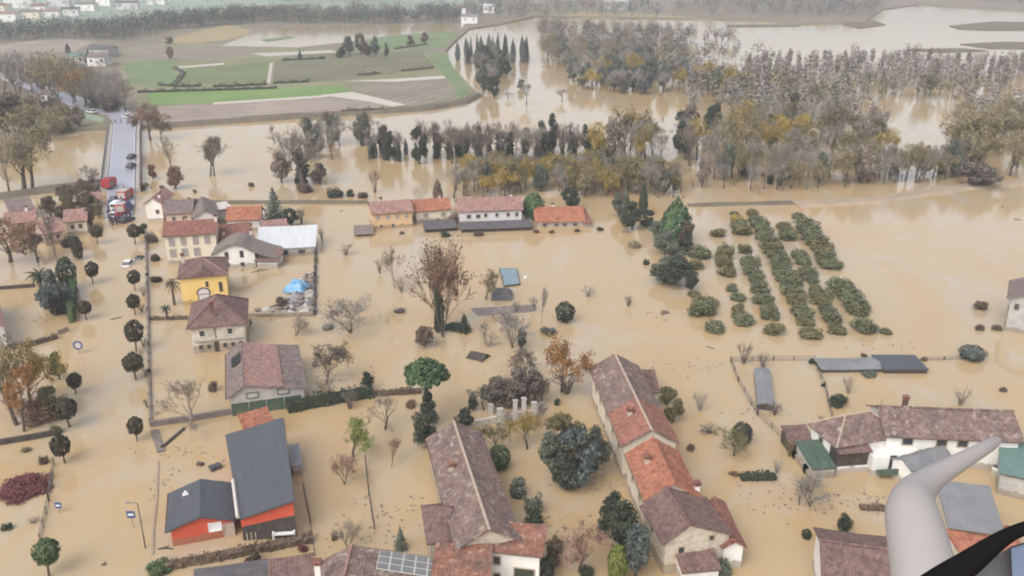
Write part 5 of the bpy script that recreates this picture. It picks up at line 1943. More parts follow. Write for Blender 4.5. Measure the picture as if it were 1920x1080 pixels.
T("twig", 1590, 738, 708, 30, "tan leafless shrub left of the low grey-green hedge bush", "twig_pale")
SH(1576, 768, 738, 48, "dark olive bush behind the villa roof", "leaf_dark")
T("twig", 1800, 760, 728, 36, "ghostly pale bare shrub behind the villa roof", "twig_pale")
SH(1884, 736, 726, 20, "small brown tuft in the water under the grey stuccoed house", "leaf_brown")
SH(1545, 726, 716, 12, "tiny dark bush on the wire fence line", "leaf_dark")
T("twig", 1538, 800, 780, 14, "small dark sprig at the villa roof corner", "leaf_dark")
T("sprout", 1520, 952, 888, 66, "grey bare trees at the curve of the villa garden path", "twig_grey", var=0)
T("bare", 1500, 946, 898, 40, "pale bare tree left of the villa garden path", "twig_pale")
T("twig", 1480, 856, 826, 30, "scrubby wall plants at the left corner of the green lean-to", "leaf_olive")
T("leafy", 1578, 1000, 962, 36, "dark leafy bush at the ridge of the maroon roofed house", "leaf_dark")
SH(1514, 1014, 992, 20, "dark round bush at the white gable edge of the maroon roofed house", "leaf_dark", kind="dome")
T("twig", 1456, 888, 862, 26, "thin grey shrub right of the floating hedge", "twig_grey")

# the dark evergreens between the river houses and the orchard
for (kd, px, pyb, pyt, wp, m_, lab) in (
        ("dome", 1000, 412, 360, 42, "leaf_pine", "dark green dense tree left of the orange roofed cottage"),
        ("leafy", 988, 408, 372, 30, "leaf_dark", "dark lower tree leaning on the lilac house"),
        ("leafy", 1070, 392, 346, 44, "leaf_dark", "dark round topped pine behind the orange roofed cottage"),
        ("cypress", 1205, 402, 338, 18, "leaf_dark", "tall slim dark cypress near the river wood"),
        ("cypress", 1172, 398, 342, 16, "leaf_greygreen", "shorter slim grey-green cypress left of the tall one"),
        ("leafy", 1160, 406, 362, 40, "leaf_greygreen", "grey-green bushy tree left of the slim cypresses"),
        ("leafy", 1186, 430, 378, 52, "leaf_dark", "dark spreading evergreen below the slim cypresses"),
        ("leafy", 1215, 430, 392, 36, "leaf_dark", "dark smaller evergreen right of the spreading one"),
        ("cypress", 1266, 452, 368, 66, "leaf_pine", "largest dark green tree at the head of the evergreen row"),
        ("leafy", 1232, 452, 412, 44, "leaf_greygreen", "grey shrubby tree below the largest dark green one"),
        ("leafy", 1284, 462, 414, 34, "leaf_brown", "brown tinged tree right of the largest dark green one"),
        ("leafy", 1248, 478, 432, 54, "leaf_greygreen", "blue-grey bushy tree in the middle of the evergreen row"),
        ("leafy", 1282, 476, 442, 36, "leaf_dark", "small dark tree on the orchard side of the evergreen row"),
        ("leafy", 1262, 512, 456, 60, "leaf_greygreen", "pale grey-green tree above the wide dark bush"),
        ("leafy", 1262, 532, 484, 100, "leaf_dark", "wide low dark bush at the near end of the evergreen row"),
        ("leafy", 1296, 548, 508, 36, "leaf_dark", "small dark bush trailing off right of the wide low one")):
    T(kd, px, pyb, pyt, wp, lab, m_)
SH(1212, 498, 484, 16, "tiny dark shrub left of the evergreen row", "leaf_dark")
SH(1176, 438, 430, 24, "faint pale scrub in shallow water left of the evergreen row", "twig_pale")
SH(1190, 468, 452, 32, "pale brown scrub mound left of the evergreen row", "leaf_khaki")
SH(1126, 434, 424, 16, "small dark tuft right of the orange roofed cottage", "leaf_dark")
T("twig", 1102, 556, 538, 34, "faint dead twigs in the middle of the open water", "twig_grey")
T("twig", 1178, 574, 556, 24, "dark twig tuft in the open water left of the orchard", "twig_dark")
SH(1248, 590, 582, 26, "half sunk brown shrub left of the orchard", "twig")

# river houses' front gardens
for (px, pyb, pyt, wp, m_, lab) in ((834, 446, 432, 28, "leaf_dark", "round dark bush before the timber outbuilding"), (896, 445, 430, 26, "leaf_brown", "round dark bush before the garages"),
                                    (752, 440, 433, 14, "leaf_brown", "brown drifting tuft in front of the ochre house"), (1006, 438, 428, 18, "leaf_brown", "small bush at the left corner of the orange roofed cottage"),
                                    (1034, 438, 430, 14, "leaf_brown", "small low bush under the cottage windows"), (1082, 436, 428, 16, "leaf_brown", "low bush at the right corner of the cottage"),
                                    (820, 426, 404, 14, "leaf_dark", "dark shrub against the cream terrace wall"), (850, 424, 396, 24, "leaf_brown", "dark brown bush between cream and lilac houses")):
    SH(px, pyb, pyt, wp, lab, m_)

# small shrubs on the strip behind the river wall
for (px, pyb, pyt, wp, m_, lab) in ((570, 364, 340, 40, "leaf_brown", "dark bush below the big bare tree by the river"), (625, 374, 350, 40, "leaf_dark", "largest of the round dark bushes above the river wall"),
                                    (656, 370, 352, 22, "leaf_dark", "middle small bush of the round dark ones above the river wall"), (677, 374, 356, 30, "leaf_brown", "rightmost round dark bush above the river wall"),
                                    (470, 351, 340, 15, "leaf_brown", "single dark tuft in the river left of the big bare tree"), (364, 362, 353, 11, "leaf_brown", "tiny dark tuft in the river above the twin gabled house"),
                                    (353, 376, 368, 10, "leaf_brown", "tiny tuft at the river wall"), (301, 354, 346, 12, "leaf_brown", "tiny tuft near the right bridge parapet"), (262, 358, 340, 34, "leaf_olive", "olive scrub at the right bridge abutment")):
    SH(px, pyb, pyt, wp, lab, m_)
T("twig", 703, 362, 318, 26, "crooked bare shrub in the river above the ochre house", "twig")
T("cypress", 821, 376, 334, 20, "single dark slim tree behind the cream terrace", "leaf_brown")

# river bank, left of and beside the bridge
GB = "trees of the bank by the bridge"
for (kd, px, pyb, pyt, wp, m_, lab) in (
        ("bare", 54, 356, 226, 110, "twig_pale", "large olive bare tree with forked pale trunk in the river at left"),
        ("autumn", 60, 352, 236, 84, "leaf_khaki", "khaki leafed crown behind the forked pale trunk"),
        ("bare", 14, 360, 258, 56, "twig_pale", "leaning bare tree at the left edge of the river"),
        ("leafy", 20, 258, 172, 110, "leaf_brown", "broad reddish brown crown at the left edge before the bridge"),
        ("autumn", 70, 262, 196, 90, "leaf_khaki", "khaki brown crown on the bank right of the reddish one"),
        ("leafy", 118, 250, 208, 46, "leaf_khaki", "low khaki crown at the end of the bank grass"),
        ("poplar", 112, 220, 96, 50, "leaf_khaki", "tallest ochre poplar left of the road bend"),
        ("poplar", 82, 214, 102, 44, "twig_pale", "pale bare poplar left of the tallest one"),
        ("poplar", 50, 200, 96, 40, "twig_grey", "grey bare poplar by the pale walled house"),
        ("poplar", 16, 196, 90, 44, "twig_grey", "grey bare poplar at the left edge of the picture"),
        ("autumn", 146, 196, 132, 52, "leaf_orange", "bright orange tree behind the road bend"),
        ("autumn", 168, 198, 142, 40, "leaf_yellow", "yellow-olive tree right of the bright orange one"),
        ("bare", 196, 208, 122, 52, "twig_grey", "grey bare tree behind the road bend"),
        ("bare", 222, 212, 120, 56, "twig_grey", "wide grey bare tree above the far end of the bridge"),
        ("bare", 240, 216, 148, 40, "twig", "brown bare tree at the far right end of the bridge"),
        ("leafy", 212, 214, 176, 56, "twig_dark", "dark undergrowth crown behind the road bend"),
        ("leafy", 180, 206, 172, 44, "twig_dark", "dark scrub below the orange tree"),
        ("autumn", 282, 262, 196, 56, "leaf_rust", "brown leaved tree leaning over the water right of the bridge"),
        ("autumn", 304, 262, 222, 34, "leaf_brown", "smaller brown tree beside the leaning one"),
        ("bare", 322, 330, 248, 34, "twig_pale", "slender pale bare tree in the river right of the bridge"),
        ("bare", 400, 330, 250, 50, "twig", "bare tree with a bushy top standing in the river"),
        ("autumn", 402, 328, 258, 36, "leaf_brown", "brown ivy leaved top beside the bushy topped bare tree"),
        ("leafy", 330, 354, 310, 40, "leaf_rust", "rusty scrub clump in the river near the twin gabled house"),
        ("leafy", 287, 336, 306, 22, "leaf_rust", "small rusty sapling right of the bridge"),
        ("bare", 560, 350, 236, 116, "twig", "big bare river tree with dense brown twigs"),
        ("ivy", 566, 348, 246, 70, "twig_grey", "ivy clad stem in the big bare river tree"),
        ("leafy", 528, 342, 284, 50, "twig", "brown scrub at the left foot of the big river tree"),
        ("leafy", 600, 346, 306, 44, "twig_dark", "dark scrub at the right foot of the big river tree"),
        ("bare", 620, 300, 232, 46, "twig_grey", "grey bare tree behind the big river tree"),
        ("leafy", 590, 296, 240, 44, "leaf_greygreen", "grey-green tree behind the big river tree"),
        ("bare", 515, 268, 232, 24, "twig_grey", "small bare tree on the far water's edge")):
    T(kd, px, pyb, pyt, wp, lab, m_, group=GB)

# ------------------------------------------------------------ orchard in the flood
ROWS = [
    ("first orchard row, leftmost and broken", [(1313, 490, 48), (1330, 584, 50), (1322, 600, 56), (1306, 508, 36), (1345, 630, 42), (1304, 560, 24), (1350, 448, 34)]),
    ("second orchard row, thin bushes", [(1360, 492, 38), (1364, 508, 36), (1368, 522, 34), (1376, 550, 26), (1386, 568, 30), (1386, 590, 26), (1382, 598, 20), (1397, 616, 42), (1362, 480, 34)]),
    ("third orchard row from the left", [(1402, 478, 30), (1409, 505, 40), (1416, 524, 42), (1424, 534, 34), (1432, 556, 42), (1438, 578, 44), (1444, 592, 38), (1450, 604, 40), (1458, 634, 44)]),
    ("short far orchard row with a yellow tip", [(1384, 420, 28), (1390, 434, 36), (1394, 446, 42), (1380, 406, 18)]),
    ("fourth orchard row, longest and dense", [(1413, 408, 24), (1420, 420, 30), (1428, 432, 36), (1436, 444, 40), (1443, 456, 44), (1449, 468, 44), (1454, 480, 44), (1460, 492, 44), (1467, 506, 42),
                                               (1474, 522, 44), (1482, 536, 46), (1489, 550, 46), (1496, 564, 46), (1503, 578, 44), (1510, 600, 42), (1518, 616, 40), (1526, 640, 42)]),
    ("fifth orchard row, gappy", [(1473, 432, 30), (1484, 456, 40), (1478, 444, 30), (1504, 490, 36), (1512, 502, 34), (1520, 524, 40), (1528, 534, 28), (1536, 552, 30), (1544, 566, 42), (1550, 578, 42),
                                  (1560, 596, 40), (1568, 612, 42), (1578, 632, 40)]),
    ("sixth orchard row, rightmost", [(1510, 426, 44), (1522, 444, 42), (1530, 456, 42), (1540, 468, 46), (1546, 478, 44), (1558, 498, 46), (1564, 510, 44), (1582, 548, 44), (1592, 560, 48), (1602, 574, 52),
                                      (1612, 588, 56), (1616, 598, 48), (1632, 630, 50), (1664, 630, 24)]),
]
ro_ = random.Random(3)
for (desc, pts) in ROWS:
    fill = []
    for i_ in range(len(pts) - 1):
        (xa, ya, wa), (xb, yb, wb) = pts[i_], pts[i_ + 1]
        if abs(ya - yb) < 26 and abs(xa - xb) < 20:
            fill.append(((xa + xb) / 2 + ro_.uniform(-5, 5), (ya + yb) / 2, min(wa, wb) * ro_.uniform(.6, .85)))
    for (px, pyb, wp) in pts + fill:
        k = mpp(px, pyb)
        m_ = ro_.choice(("leaf_orchard", "leaf_orchard", "leaf_orchard", "leaf_olive"))
        if (px, pyb) == (1384, 420):
            m_ = "leaf_yellow"
        wm = wp * k * 1.3
        o = plant("shrub", G(px, pyb) + Vector((0, wm * .4, -.1)), wm, max(1.0, wm * .46) * ro_.uniform(.85, 1.15),
                  "low olive green bush in the " + desc, m_, group="bushes of the flooded orchard rows")
        o.name = "orchard_bush"

# ------------------------------------------------------------ the river wood
rf = random.Random(77)


def in_poly(x, y, poly):
    c = False
    n = len(poly)
    for i in range(n):
        x1, y1 = poly[i]
        x2, y2 = poly[(i + 1) % n]
        if (y1 > y) != (y2 > y) and x < (x2 - x1) * (y - y1) / (y2 - y1) + x1:
            c = not c
    return c


def wood(poly, n, kinds, label, group, hgt=(8, 13), asp=(.45, .7), z0=0.0):
    """individual trees scattered over a patch of flooded ground; patch corners measured in the photo"""
    w_ = [G(*p, z0) for p in poly]
    pl = [(p.x, p.y) for p in w_]
    x0, x1 = min(p[0] for p in pl), max(p[0] for p in pl)
    y0, y1 = min(p[1] for p in pl), max(p[1] for p in pl)
    pts, tries = [], 0
    best = None
    while len(pts) < n and tries < n * 300:
        tries += 1
        # the best of a few candidates keeps trees apart
        cand = None
        cd_ = -1
        for _ in range(5):
            x, y = rf.uniform(x0, x1), rf.uniform(y0, y1)
            if not in_poly(x, y, pl):
                continue
            dmin = min([(x - a) ** 2 + (y - b) ** 2 for a, b in pts] or [1e9])
            if dmin > cd_:
                cd_, cand = dmin, (x, y)
        if cand:
            pts.append(cand)
    for (x, y) in pts:
        r = rf.random() * sum(k[2] for k in kinds)
        for (kd, m_, wgt, lab) in kinds:
            r -= wgt
            if r <= 0:
                break
        h = rf.uniform(*hgt)
        a = rf.uniform(*asp) * {"poplar": .6, "cypress": .5, "conifer": .7}.get(kd, 1.0)
        plant(kd, Vector((x, y, z0 - .2)), h * a, h, lab + " " + label, m_, group=group)


wood([(676, 292), (1104, 284), (1110, 306), (900, 312), (690, 304)], 46,
     [("ivy", "twig_dark", 4, "dark ivy clad bare tree"), ("ivy", "twig_grey", 3, "grey ivy clad bare tree"), ("leafy", "leaf_dark", 2, "dark evergreen tree"), ("bare", "twig", 2, "bare brown tree")],
     "in the long row along the river", "trees of the row along the river", (9.5, 13.5), (.4, .6))
wood([(690, 288), (790, 284), (795, 300), (700, 302)], 9, [("cypress", "leaf_blue", 1, "small dark pointed conifer")], "at the left end of the row along the river", "trees of the row along the river", (5, 8), (.5, .7))
wood([(840, 352), (1180, 340), (1300, 352), (1270, 374), (1000, 368), (850, 374)], 64,
     [("autumn", "leaf_khaki", 3, "khaki leaved tree"), ("bare", "twig_grey", 3, "grey bare tree"), ("leafy", "leaf_olive", 2, "olive bushy tree"), ("autumn", "leaf_yellow", 1.6, "yellow leaved tree"), ("leafy", "leaf_greygreen", 2, "grey-green tree")],
     "in the belt behind the river houses", "trees behind the river houses", (6.5, 10.5), (.5, .75))
wood([(850, 314), (1240, 306), (1260, 336), (1000, 342), (880, 336)], 46,
     [("autumn", "leaf_yellow", 2.5, "low yellow leaved tree"), ("autumn", "leaf_khaki", 3, "low khaki leaved tree"), ("bare", "twig_pale", 2, "low pale bare tree"), ("twig", "twig_dark", 1, "dark bare shrub")],
     "on the strip between the two tree rows", "trees of the middle strip", (4, 7), (.6, .9))
wood([(1290, 352), (1420, 358), (1640, 350), (1800, 338), (1830, 322), (1500, 330), (1300, 330)], 58,
     [("bare", "twig_grey", 5, "grey bare tree"), ("bare", "twig_pale", 2, "pale bare tree"), ("leafy", "twig", 1, "brown bushy tree"), ("autumn", "leaf_khaki", 3, "khaki leaved tree"), ("leafy", "leaf_greygreen", 2, "grey-green tree"), ("ivy", "twig", 2, "ivy clad bare tree")],
     "at the near edge of the big flooded wood", "near trees of the flooded wood", (8, 13), (.5, .75))
wood([(1100, 296), (1280, 262), (1400, 250), (1640, 258), (1680, 322), (1300, 326), (1120, 312)], 56,
     [("bare", "twig_grey", 5, "grey bare tree"), ("leafy", "twig", 1.2, "brown bushy tree"), ("autumn", "leaf_olive", 2, "olive leaved tree"), ("autumn", "leaf_yellow", 2, "yellow leaved tree"), ("leafy", "leaf_dark", 2, "dark green tree"), ("bare", "twig", 2, "brown bare tree")],
     "inside the big flooded wood", "inner trees of the flooded wood", (11, 17), (.5, .75))
wood([(1780, 332), (1790, 240), (1960, 232), (2000, 322), (1860, 344)], 26,
     [("bare", "twig", 3, "brown bare tree"), ("autumn", "leaf_khaki", 4, "khaki leaved tree"), ("leafy", "twig", 1, "dull brown bushy tree")],
     "at the right edge of the flooded wood", "right hand trees of the flooded wood", (10, 15), (.55, .8))
wood([(-60, 178), (60, 178), (130, 200), (200, 213), (250, 214), (262, 200), (210, 186), (120, 160), (-60, 140)], 40,
     [("bare", "twig_grey", 3, "grey bare tree"), ("autumn", "leaf_khaki", 3, "khaki leaved tree"), ("poplar", "twig_pale", 2, "pale bare poplar"), ("leafy", "twig", 2, "brown bushy tree"), ("autumn", "leaf_rust", 1, "rust leaved tree")],
     "along the far road before the bridge", "trees along the far road", (9, 16), (.55, .8), LZ)
wood([(-60, 250), (60, 246), (150, 240), (150, 226), (60, 214), (-60, 214)], 22,
     [("autumn", "leaf_khaki", 3, "khaki leaved tree"), ("leafy", "twig", 2, "brown bushy tree"), ("autumn", "leaf_brown", 2, "brown leaved tree")],
     "on the grassy bank left of the bridge", "trees of the left bank", (5, 10), (.7, 1.0), LZ)
wood([(560, 282), (690, 276), (700, 258), (575, 266)], 14, [("leafy", "leaf_greygreen", 2, "grey-green tree"), ("ivy", "twig_dark", 2, "dark ivy clad tree"), ("bare", "twig_grey", 2, "grey bare tree")],
     "in the river behind the big bare tree", "trees in the river behind the big bare tree", (8, 12), (.5, .7))
wood([(110, 412), (185, 404), (190, 352), (150, 362), (96, 376)], 12, [("leafy", "leaf_brown", 3, "brown scrub tree"), ("leafy", "twig", 2, "grey-brown scrub tree"), ("leafy", "leaf_olive", 1, "olive scrub tree")],
     "on the bank left of the ramp", "scrub trees left of the ramp", (3.5, 6), (.8, 1.1))
T("leafy", 1834, 350, 300, 92, "broad dark brown crown at the right end of the flooded wood", "twig_dark")
T("autumn", 1305, 300, 222, 46, "golden yellow tree rising from the flooded wood", "leaf_yellow")
T("autumn", 1378, 316, 196, 66, "tall ochre tree rising from the flooded wood", "leaf_khaki")
T("leafy", 1140, 306, 256, 70, "lime yellow round tree right of the row along the river", "leaf_bright")
T("leafy", 1290, 262, 200, 60, "dark crowned tree at the upper edge of the flooded wood", "leaf_dark")
T("autumn", 1820, 300, 196, 96, "large pale khaki bare crown at the right of the flooded wood", "leaf_khaki")
# conifer plantation and wood around the far bay
wood([(846, 104), (990, 104), (996, 118), (900, 122), (860, 118)], 26, [("cypress", "leaf_blue", 3, "dark pointed conifer"), ("conifer", "leaf_dark", 1, "dark broad conifer")],
     "in the plantation beyond the fields", "conifers of the plantation", (12, 17), (.45, .6))
wood([(876, 124), (970, 122), (944, 150), (930, 186), (900, 192), (912, 150)], 18, [("leafy", "leaf_greygreen", 3, "grey-green tree"), ("leafy", "leaf_dark", 2, "dark green tree"), ("bare", "twig_grey", 2, "grey bare tree")],
     "on the spit below the conifer plantation", "trees of the spit", (9, 14), (.5, .8))
wood([(1010, 100), (1200, 110), (1230, 150), (1100, 146), (1030, 128)], 36, [("bare", "twig_grey", 3, "grey bare tree"), ("leafy", "leaf_greygreen", 2, "grey-green tree"), ("autumn", "leaf_khaki", 2, "khaki leaved tree")],
     "on the far side of the bay", "trees on the far side of the bay", (10, 15), (.6, .85))
wood([(1066, 152), (1250, 150), (1390, 160), (1380, 182), (1200, 180), (1075, 168)], 44, [("leafy", "leaf_greygreen", 3, "grey-green tree"), ("autumn", "leaf_yellow", 2, "yellow leaved tree"), ("bare", "twig_grey", 3, "grey bare tree"), ("leafy", "leaf_blue", 1.5, "blue-green tree")],
     "standing in the water on the near side of the bay", "trees on the near side of the bay", (9, 14), (.6, .85))
for (px, pyb, pyt, wp, kd, m_, lab) in ((977, 168, 148, 18, "leafy", "leaf_dark", "single dark bush in the bay"), (986, 196, 148, 24, "bare", "twig_grey", "single bare tree standing in the bay"),
                                        (954, 186, 170, 18, "bare", "twig", "small bare shrub tree at the left of the bay"), (1052, 190, 162, 22, "bare", "twig_pale", "thin pale bare tree in the bay"),
                                        (318, 112, 86, 20, "leafy", "leaf_khaki", "lone tree on the field corner"), (318, 82, 68, 22, "leafy", "leaf_olive", "lone bush tree on the far field edge"),
                                        (168, 118, 92, 12, "cypress", "leaf_dark", "dark cypress by the pale farmhouse"), (128, 100, 80, 10, "cypress", "leaf_dark", "left cypress of the far garden")):
    T(kd, px, pyb, pyt, wp, lab, m_, z0=0 if px > 900 else LZ)
# clumps and hedges on the fields
gf = "trees between the far fields"
for (px, pyb, pyt, wp, kd, m_, lab) in ((655, 104, 66, 26, "leafy", "leaf_greygreen", "leftmost grey-green tree of the field clump"), (678, 102, 58, 26, "leafy", "leaf_brown", "tallest brown tree of the field clump"),
                                        (704, 106, 68, 22, "leafy", "leaf_greygreen", "middle grey-green tree of the field clump"), (725, 108, 78, 16, "column", "leaf_dark", "dark column tree of the field clump"),
                                        (690, 106, 82, 26, "leafy", "leaf_brown", "low brown tree of the field clump"), (642, 106, 86, 18, "leafy", "leaf_dark", "low dark tree left of the field clump"),
                                        (770, 86, 66, 20, "leafy", "leaf_brown", "left small brown tree of the field pair"), (797, 82, 60, 20, "leafy", "leaf_brown", "right small brown tree of the field pair"),
                                        (636, 108, 92, 14, "cypress", "leaf_dark", "small dark cypress at the field path"), (563, 112, 92, 12, "column", "leaf_dark", "small dark tree above the brown vineyard")):
    T(kd, px, pyb, pyt, wp, lab, m_, z0=LZ, group=gf)


def hedge(label, pts, wid, ht, m, z0=0.0, name="hedge", dens=26, size=.34, group=None, cat="hedge", zr=.12):
    """leafy hedge along ground points given in photo pixels; real leaves over a body with uneven top"""
    rs = np.random.RandomState(int(abs(pts[0][0]) * 13 + pts[0][1]) % 99999)
    ps = [G(a, b, z0) for a, b in pts]
    C, N = [], []
    core = MB()
    o0 = ps[0].copy()
    for a, b in zip(ps, ps[1:]):
        d = b - a
        ln = d.length
        t = d.normalized()
        nn = Vector((-t.y, t.x, 0))
        n = int(ln * dens * (ht + wid) / 2.4) + 6
        for _ in range(n):
            s = rs.uniform(0, 1)
            q = a.lerp(b, s)
            hh = ht * (1 + zr * math.sin(s * ln * .9 + a.x) + zr * .6 * math.sin(s * ln * 2.3))
            if rs.uniform() < wid / (wid + 1.3 * ht):
                p = q + nn * rs.uniform(-.5, .5) * wid
                C.append((p.x - o0.x, p.y - o0.y, hh * rs.uniform(.86, 1.04)))
                N.append((rs.normal() * .5, rs.normal() * .5, 1))
            else:
                sd_ = rs.choice((-1, 1))
                p = q + nn * sd_ * wid * rs.uniform(.38, .53)
                C.append((p.x - o0.x, p.y - o0.y, hh * rs.uniform(0, 1)))
                N.append((nn.x * sd_ + rs.normal() * .5, nn.y * sd_ + rs.normal() * .5, .3 + rs.normal() * .4))
        mid = (a + b) / 2 - o0
        core.box((mid.x, mid.y, ht * .4), (ln, wid * .7, ht * .8), math.atan2(d.y, d.x))
    C, N = np.array(C), np.array(N)
    lv = leaf_arrays(C, N, size * rs.uniform(.6, 1.3, len(C)), rs)
    o = bpy.data.objects.new(name, cloud_mesh(name, lv, M[m], extra=core))
    COL.objects.link(o)
    o.location = (o0.x, o0.y, z0 - .1)
    tag(o, label, cat, group)
    return o


GHd = "hedges standing out of the flood"
hedge("long dark green hedge running from the barn towards the umbrella pine", [(540, 772), (585, 762), (640, 752), (700, 742)], 2.0, 1.9, "leaf_dark", group=GHd)
hedge("thin dark continuation of the hedge up to the umbrella pine", [(700, 742), (760, 738), (790, 736)], 1.2, .9, "leaf_brown", group=GHd)
hedge("dark brown hedge in front of the slate roofed orange hall", [(312, 1066), (400, 1050), (480, 1034), (586, 1014)], 1.3, 1.0, "leaf_brown", group=GHd)
hedge("long upright green hedge wall on the left kerb of the avenue", [(134, 606), (141, 545)], 1.2, 3.0, "leaf_green", group=GHd, zr=.03)
hedge("dark garden hedge left of the hip roofed house", [(278, 600), (352, 598)], .9, .7, "leaf_brown", group=GHd)
hedge("dark overgrown garden wall hedge below the blue-green tree at left", [(0, 658), (60, 648), (108, 634)], 1.0, 1.0, "leaf_brown", group=GHd)
hedge("dark long floating hedge right of the long farmhouse", [(1388, 898), (1454, 897)], 1.6, .8, "leaf_dark", group=GHd)
hedge("brown scrub strip in the water below the white villa", [(1612, 954), (1660, 956)], 1.0, .7, "leaf_brown", group=GHd)
for (lab, pts, m_) in (("dark hedge under the green vineyard on the far fields", [(298, 160), (340, 163), (378, 162)], "leaf_dark"), ("dark hedge between green vineyard and bright strip", [(400, 163), (440, 162), (500, 159)], "leaf_dark"),
                       ("dark hedge under the brown vineyard on the far fields", [(512, 157), (580, 154)], "leaf_dark"), ("long thin hedge above the bright green strip", [(258, 174), (400, 170), (520, 166)], "leaf_dark"),
                       ("dark corner hedge left of the green vineyard", [(330, 157), (345, 138), (326, 128)], "leaf_greygreen"), ("hedge above the brown vineyard on the far fields", [(530, 114), (610, 110)], "leaf_dark"),
                       ("scrub line inside the brown vineyard", [(752, 134), (812, 128)], "leaf_brown"), ("scrub line left inside the brown vineyard", [(670, 142), (712, 138)], "leaf_brown"),
                       ("brown scrub line below the small field pair of trees", [(740, 92), (800, 84)], "leaf_brown"), ("brown scrub at the lower bank edge of the fields", [(640, 210), (720, 206)], "leaf_brown")):
    hedge(lab, pts, 2.0, 1.2, m_, z0=LZ, dens=9, size=.6, zr=.4, group="hedges between the far fields")


# ------------------------------------------------------------ far woods: one mass each, uncountable
def far_wood(name, polys, dens, mats, hgt, z0=0.0, leaves=46, asp=.6, label=None, rows=False):
    """thousands of crowns merged; each a loose cloud of leaf sprays over a thin trunk"""
    rs = np.random.RandomState(len(polys) * 31 + int(hgt[0] * 10))
    V, MI = [], []
    for poly in polys:
        w_ = [G(*p, z0) for p in poly]
        pl = [(p.x, p.y) for p in w_]
        x0, x1 = min(p[0] for p in pl), max(p[0] for p in pl)
        y0, y1 = min(p[1] for p in pl), max(p[1] for p in pl)
        n = int((x1 - x0) * (y1 - y0) * dens)
        for _ in range(n):
            x, y = rs.uniform(x0, x1), rs.uniform(y0, y1)
            if not in_poly(x, y, pl):
                continue
            if rows:
                x = round(x / 7.0) * 7.0 + rs.normal() * .4
                y = round((y + x * .3) / 6.0) * 6.0 - x * .3
            # gaps and denser stands
            if not rows and math.sin(x * .021 + 1) + math.sin(y * .017 + x * .008) + rs.normal() * .7 < -1.0:
                continue
            h = rs.uniform(*hgt)
            w2 = h * asp * rs.uniform(.7, 1.2) / 2
            k = leaves * 2
            d = rs.normal(size=(k, 3))
            d /= np.linalg.norm(d, axis=1, keepdims=True)
            rad = rs.uniform(.2, 1, (k, 1)) ** .5
            c = d * rad * np.array([w2, w2, h * .4]) + np.array([x, y, z0 + h * .6])
            lv = leaf_arrays(c, d + rs.normal(size=(k, 3)) * .5 + np.array([0, 0, 1.0]), h * .085 * rs.uniform(.6, 1.3, k), rs)
            tr = np.array([[x - .2, y, z0 - .3], [x + .2, y, z0 - .3], [x + .12, y, z0 + h * .6], [x - .12, y, z0 + h * .6]])
            V.append(lv)
            V.append(tr)
            mi = rs.choice(len(mats), p=np.array([m[1] for m in mats]) / sum(m[1] for m in mats))
            MI += [mi] * (k + 1)
    V = np.concatenate(V)
    o = bpy.data.objects.new(name, cloud_mesh(name, V, [M[m[0]] for m in mats]))
    o.data.polygons.foreach_set("material_index", MI)
    COL.objects.link(o)
    tag(o, label, "wood", None, "stuff")
    return o


far_wood("far_wood", [[(1010, 58), (1250, 66), (1380, 76), (1400, 118), (1230, 128), (1020, 98)], [(1240, 128), (1420, 152), (1560, 180), (1630, 182), (1636, 250), (1420, 246), (1280, 200), (1250, 160)],
                      [(1560, 172), (1900, 166), (2050, 180), (2000, 238), (1790, 224), (1780, 192), (1660, 190)], [(1390, 104), (1560, 108), (1760, 116), (1760, 126), (1400, 130)]], .0135,
         [("twig_grey", 4), ("twig", 2.4), ("twig_dark", 1.2), ("leaf_greygreen", 2), ("leaf_khaki", 2), ("leaf_olive", 1)], (8, 14), label="hazy grey-brown mass of the far flooded wood")
far_wood("poplar_plantation", [[(1390, 126), (1700, 122), (1960, 128), (2100, 150), (1960, 166), (1560, 172), (1400, 152)]], .022, [("twig_grey", 3), ("twig_dark", 2), ("twig", 2)], (9, 12), asp=.28, leaves=34, rows=True, label="rows of thin bare poplars standing in the far water")
far_wood("tree_belt", [[(-300, 84), (0, 78), (150, 74), (240, 76), (330, 56), (470, 44), (600, 46), (870, 44), (870, 34), (600, 34), (430, 32), (300, 44), (200, 58), (0, 66), (-300, 70)]], .021,
         [("leaf_blue", 3), ("twig_dark", 2), ("leaf_greygreen", 3), ("leaf_khaki", .6)], (10, 16), z0=LZ, leaves=40, asp=.75, label="long dark tree belt behind the far fields")
far_wood("far_tree_belt", [[(640, 26), (900, 36), (1010, 36), (1100, 30), (1250, 40), (1420, 32), (1640, 30), (1660, 12), (1300, 8), (1060, 18), (900, 12), (700, 14)],
                           [(500, 4), (700, 6), (900, 0), (1300, -4), (1700, -2), (2100, 12), (2100, 2), (1700, -14), (900, -14), (500, -10)]], .006,
         [("leaf_blue", 3), ("twig_grey", 3), ("twig", 2)], (10, 17), z0=LZ, leaves=34, asp=.9, label="farthest hazy belt of woods along the top of the view")
far_wood("village_trees", [[(-200, 62), (0, 58), (150, 44), (300, 20), (420, 6), (200, -10), (-200, 6)]], .0010, [("leaf_blue", 3), ("leaf_greygreen", 2), ("leaf_khaki", 1)], (6, 12), z0=LZ, leaves=34, asp=.9, label="scattered garden trees of the far village")
far_wood("far_scrub", [[(-200, 150), (0, 130), (130, 112), (215, 116), (225, 140), (140, 150), (0, 190), (-200, 220)]], .0042, [("leaf_greygreen", 3), ("leaf_khaki", 2), ("twig_grey", 3)], (4, 10), z0=LZ, leaves=40, asp=.9, label="bushy scrub among the houses left of the road")

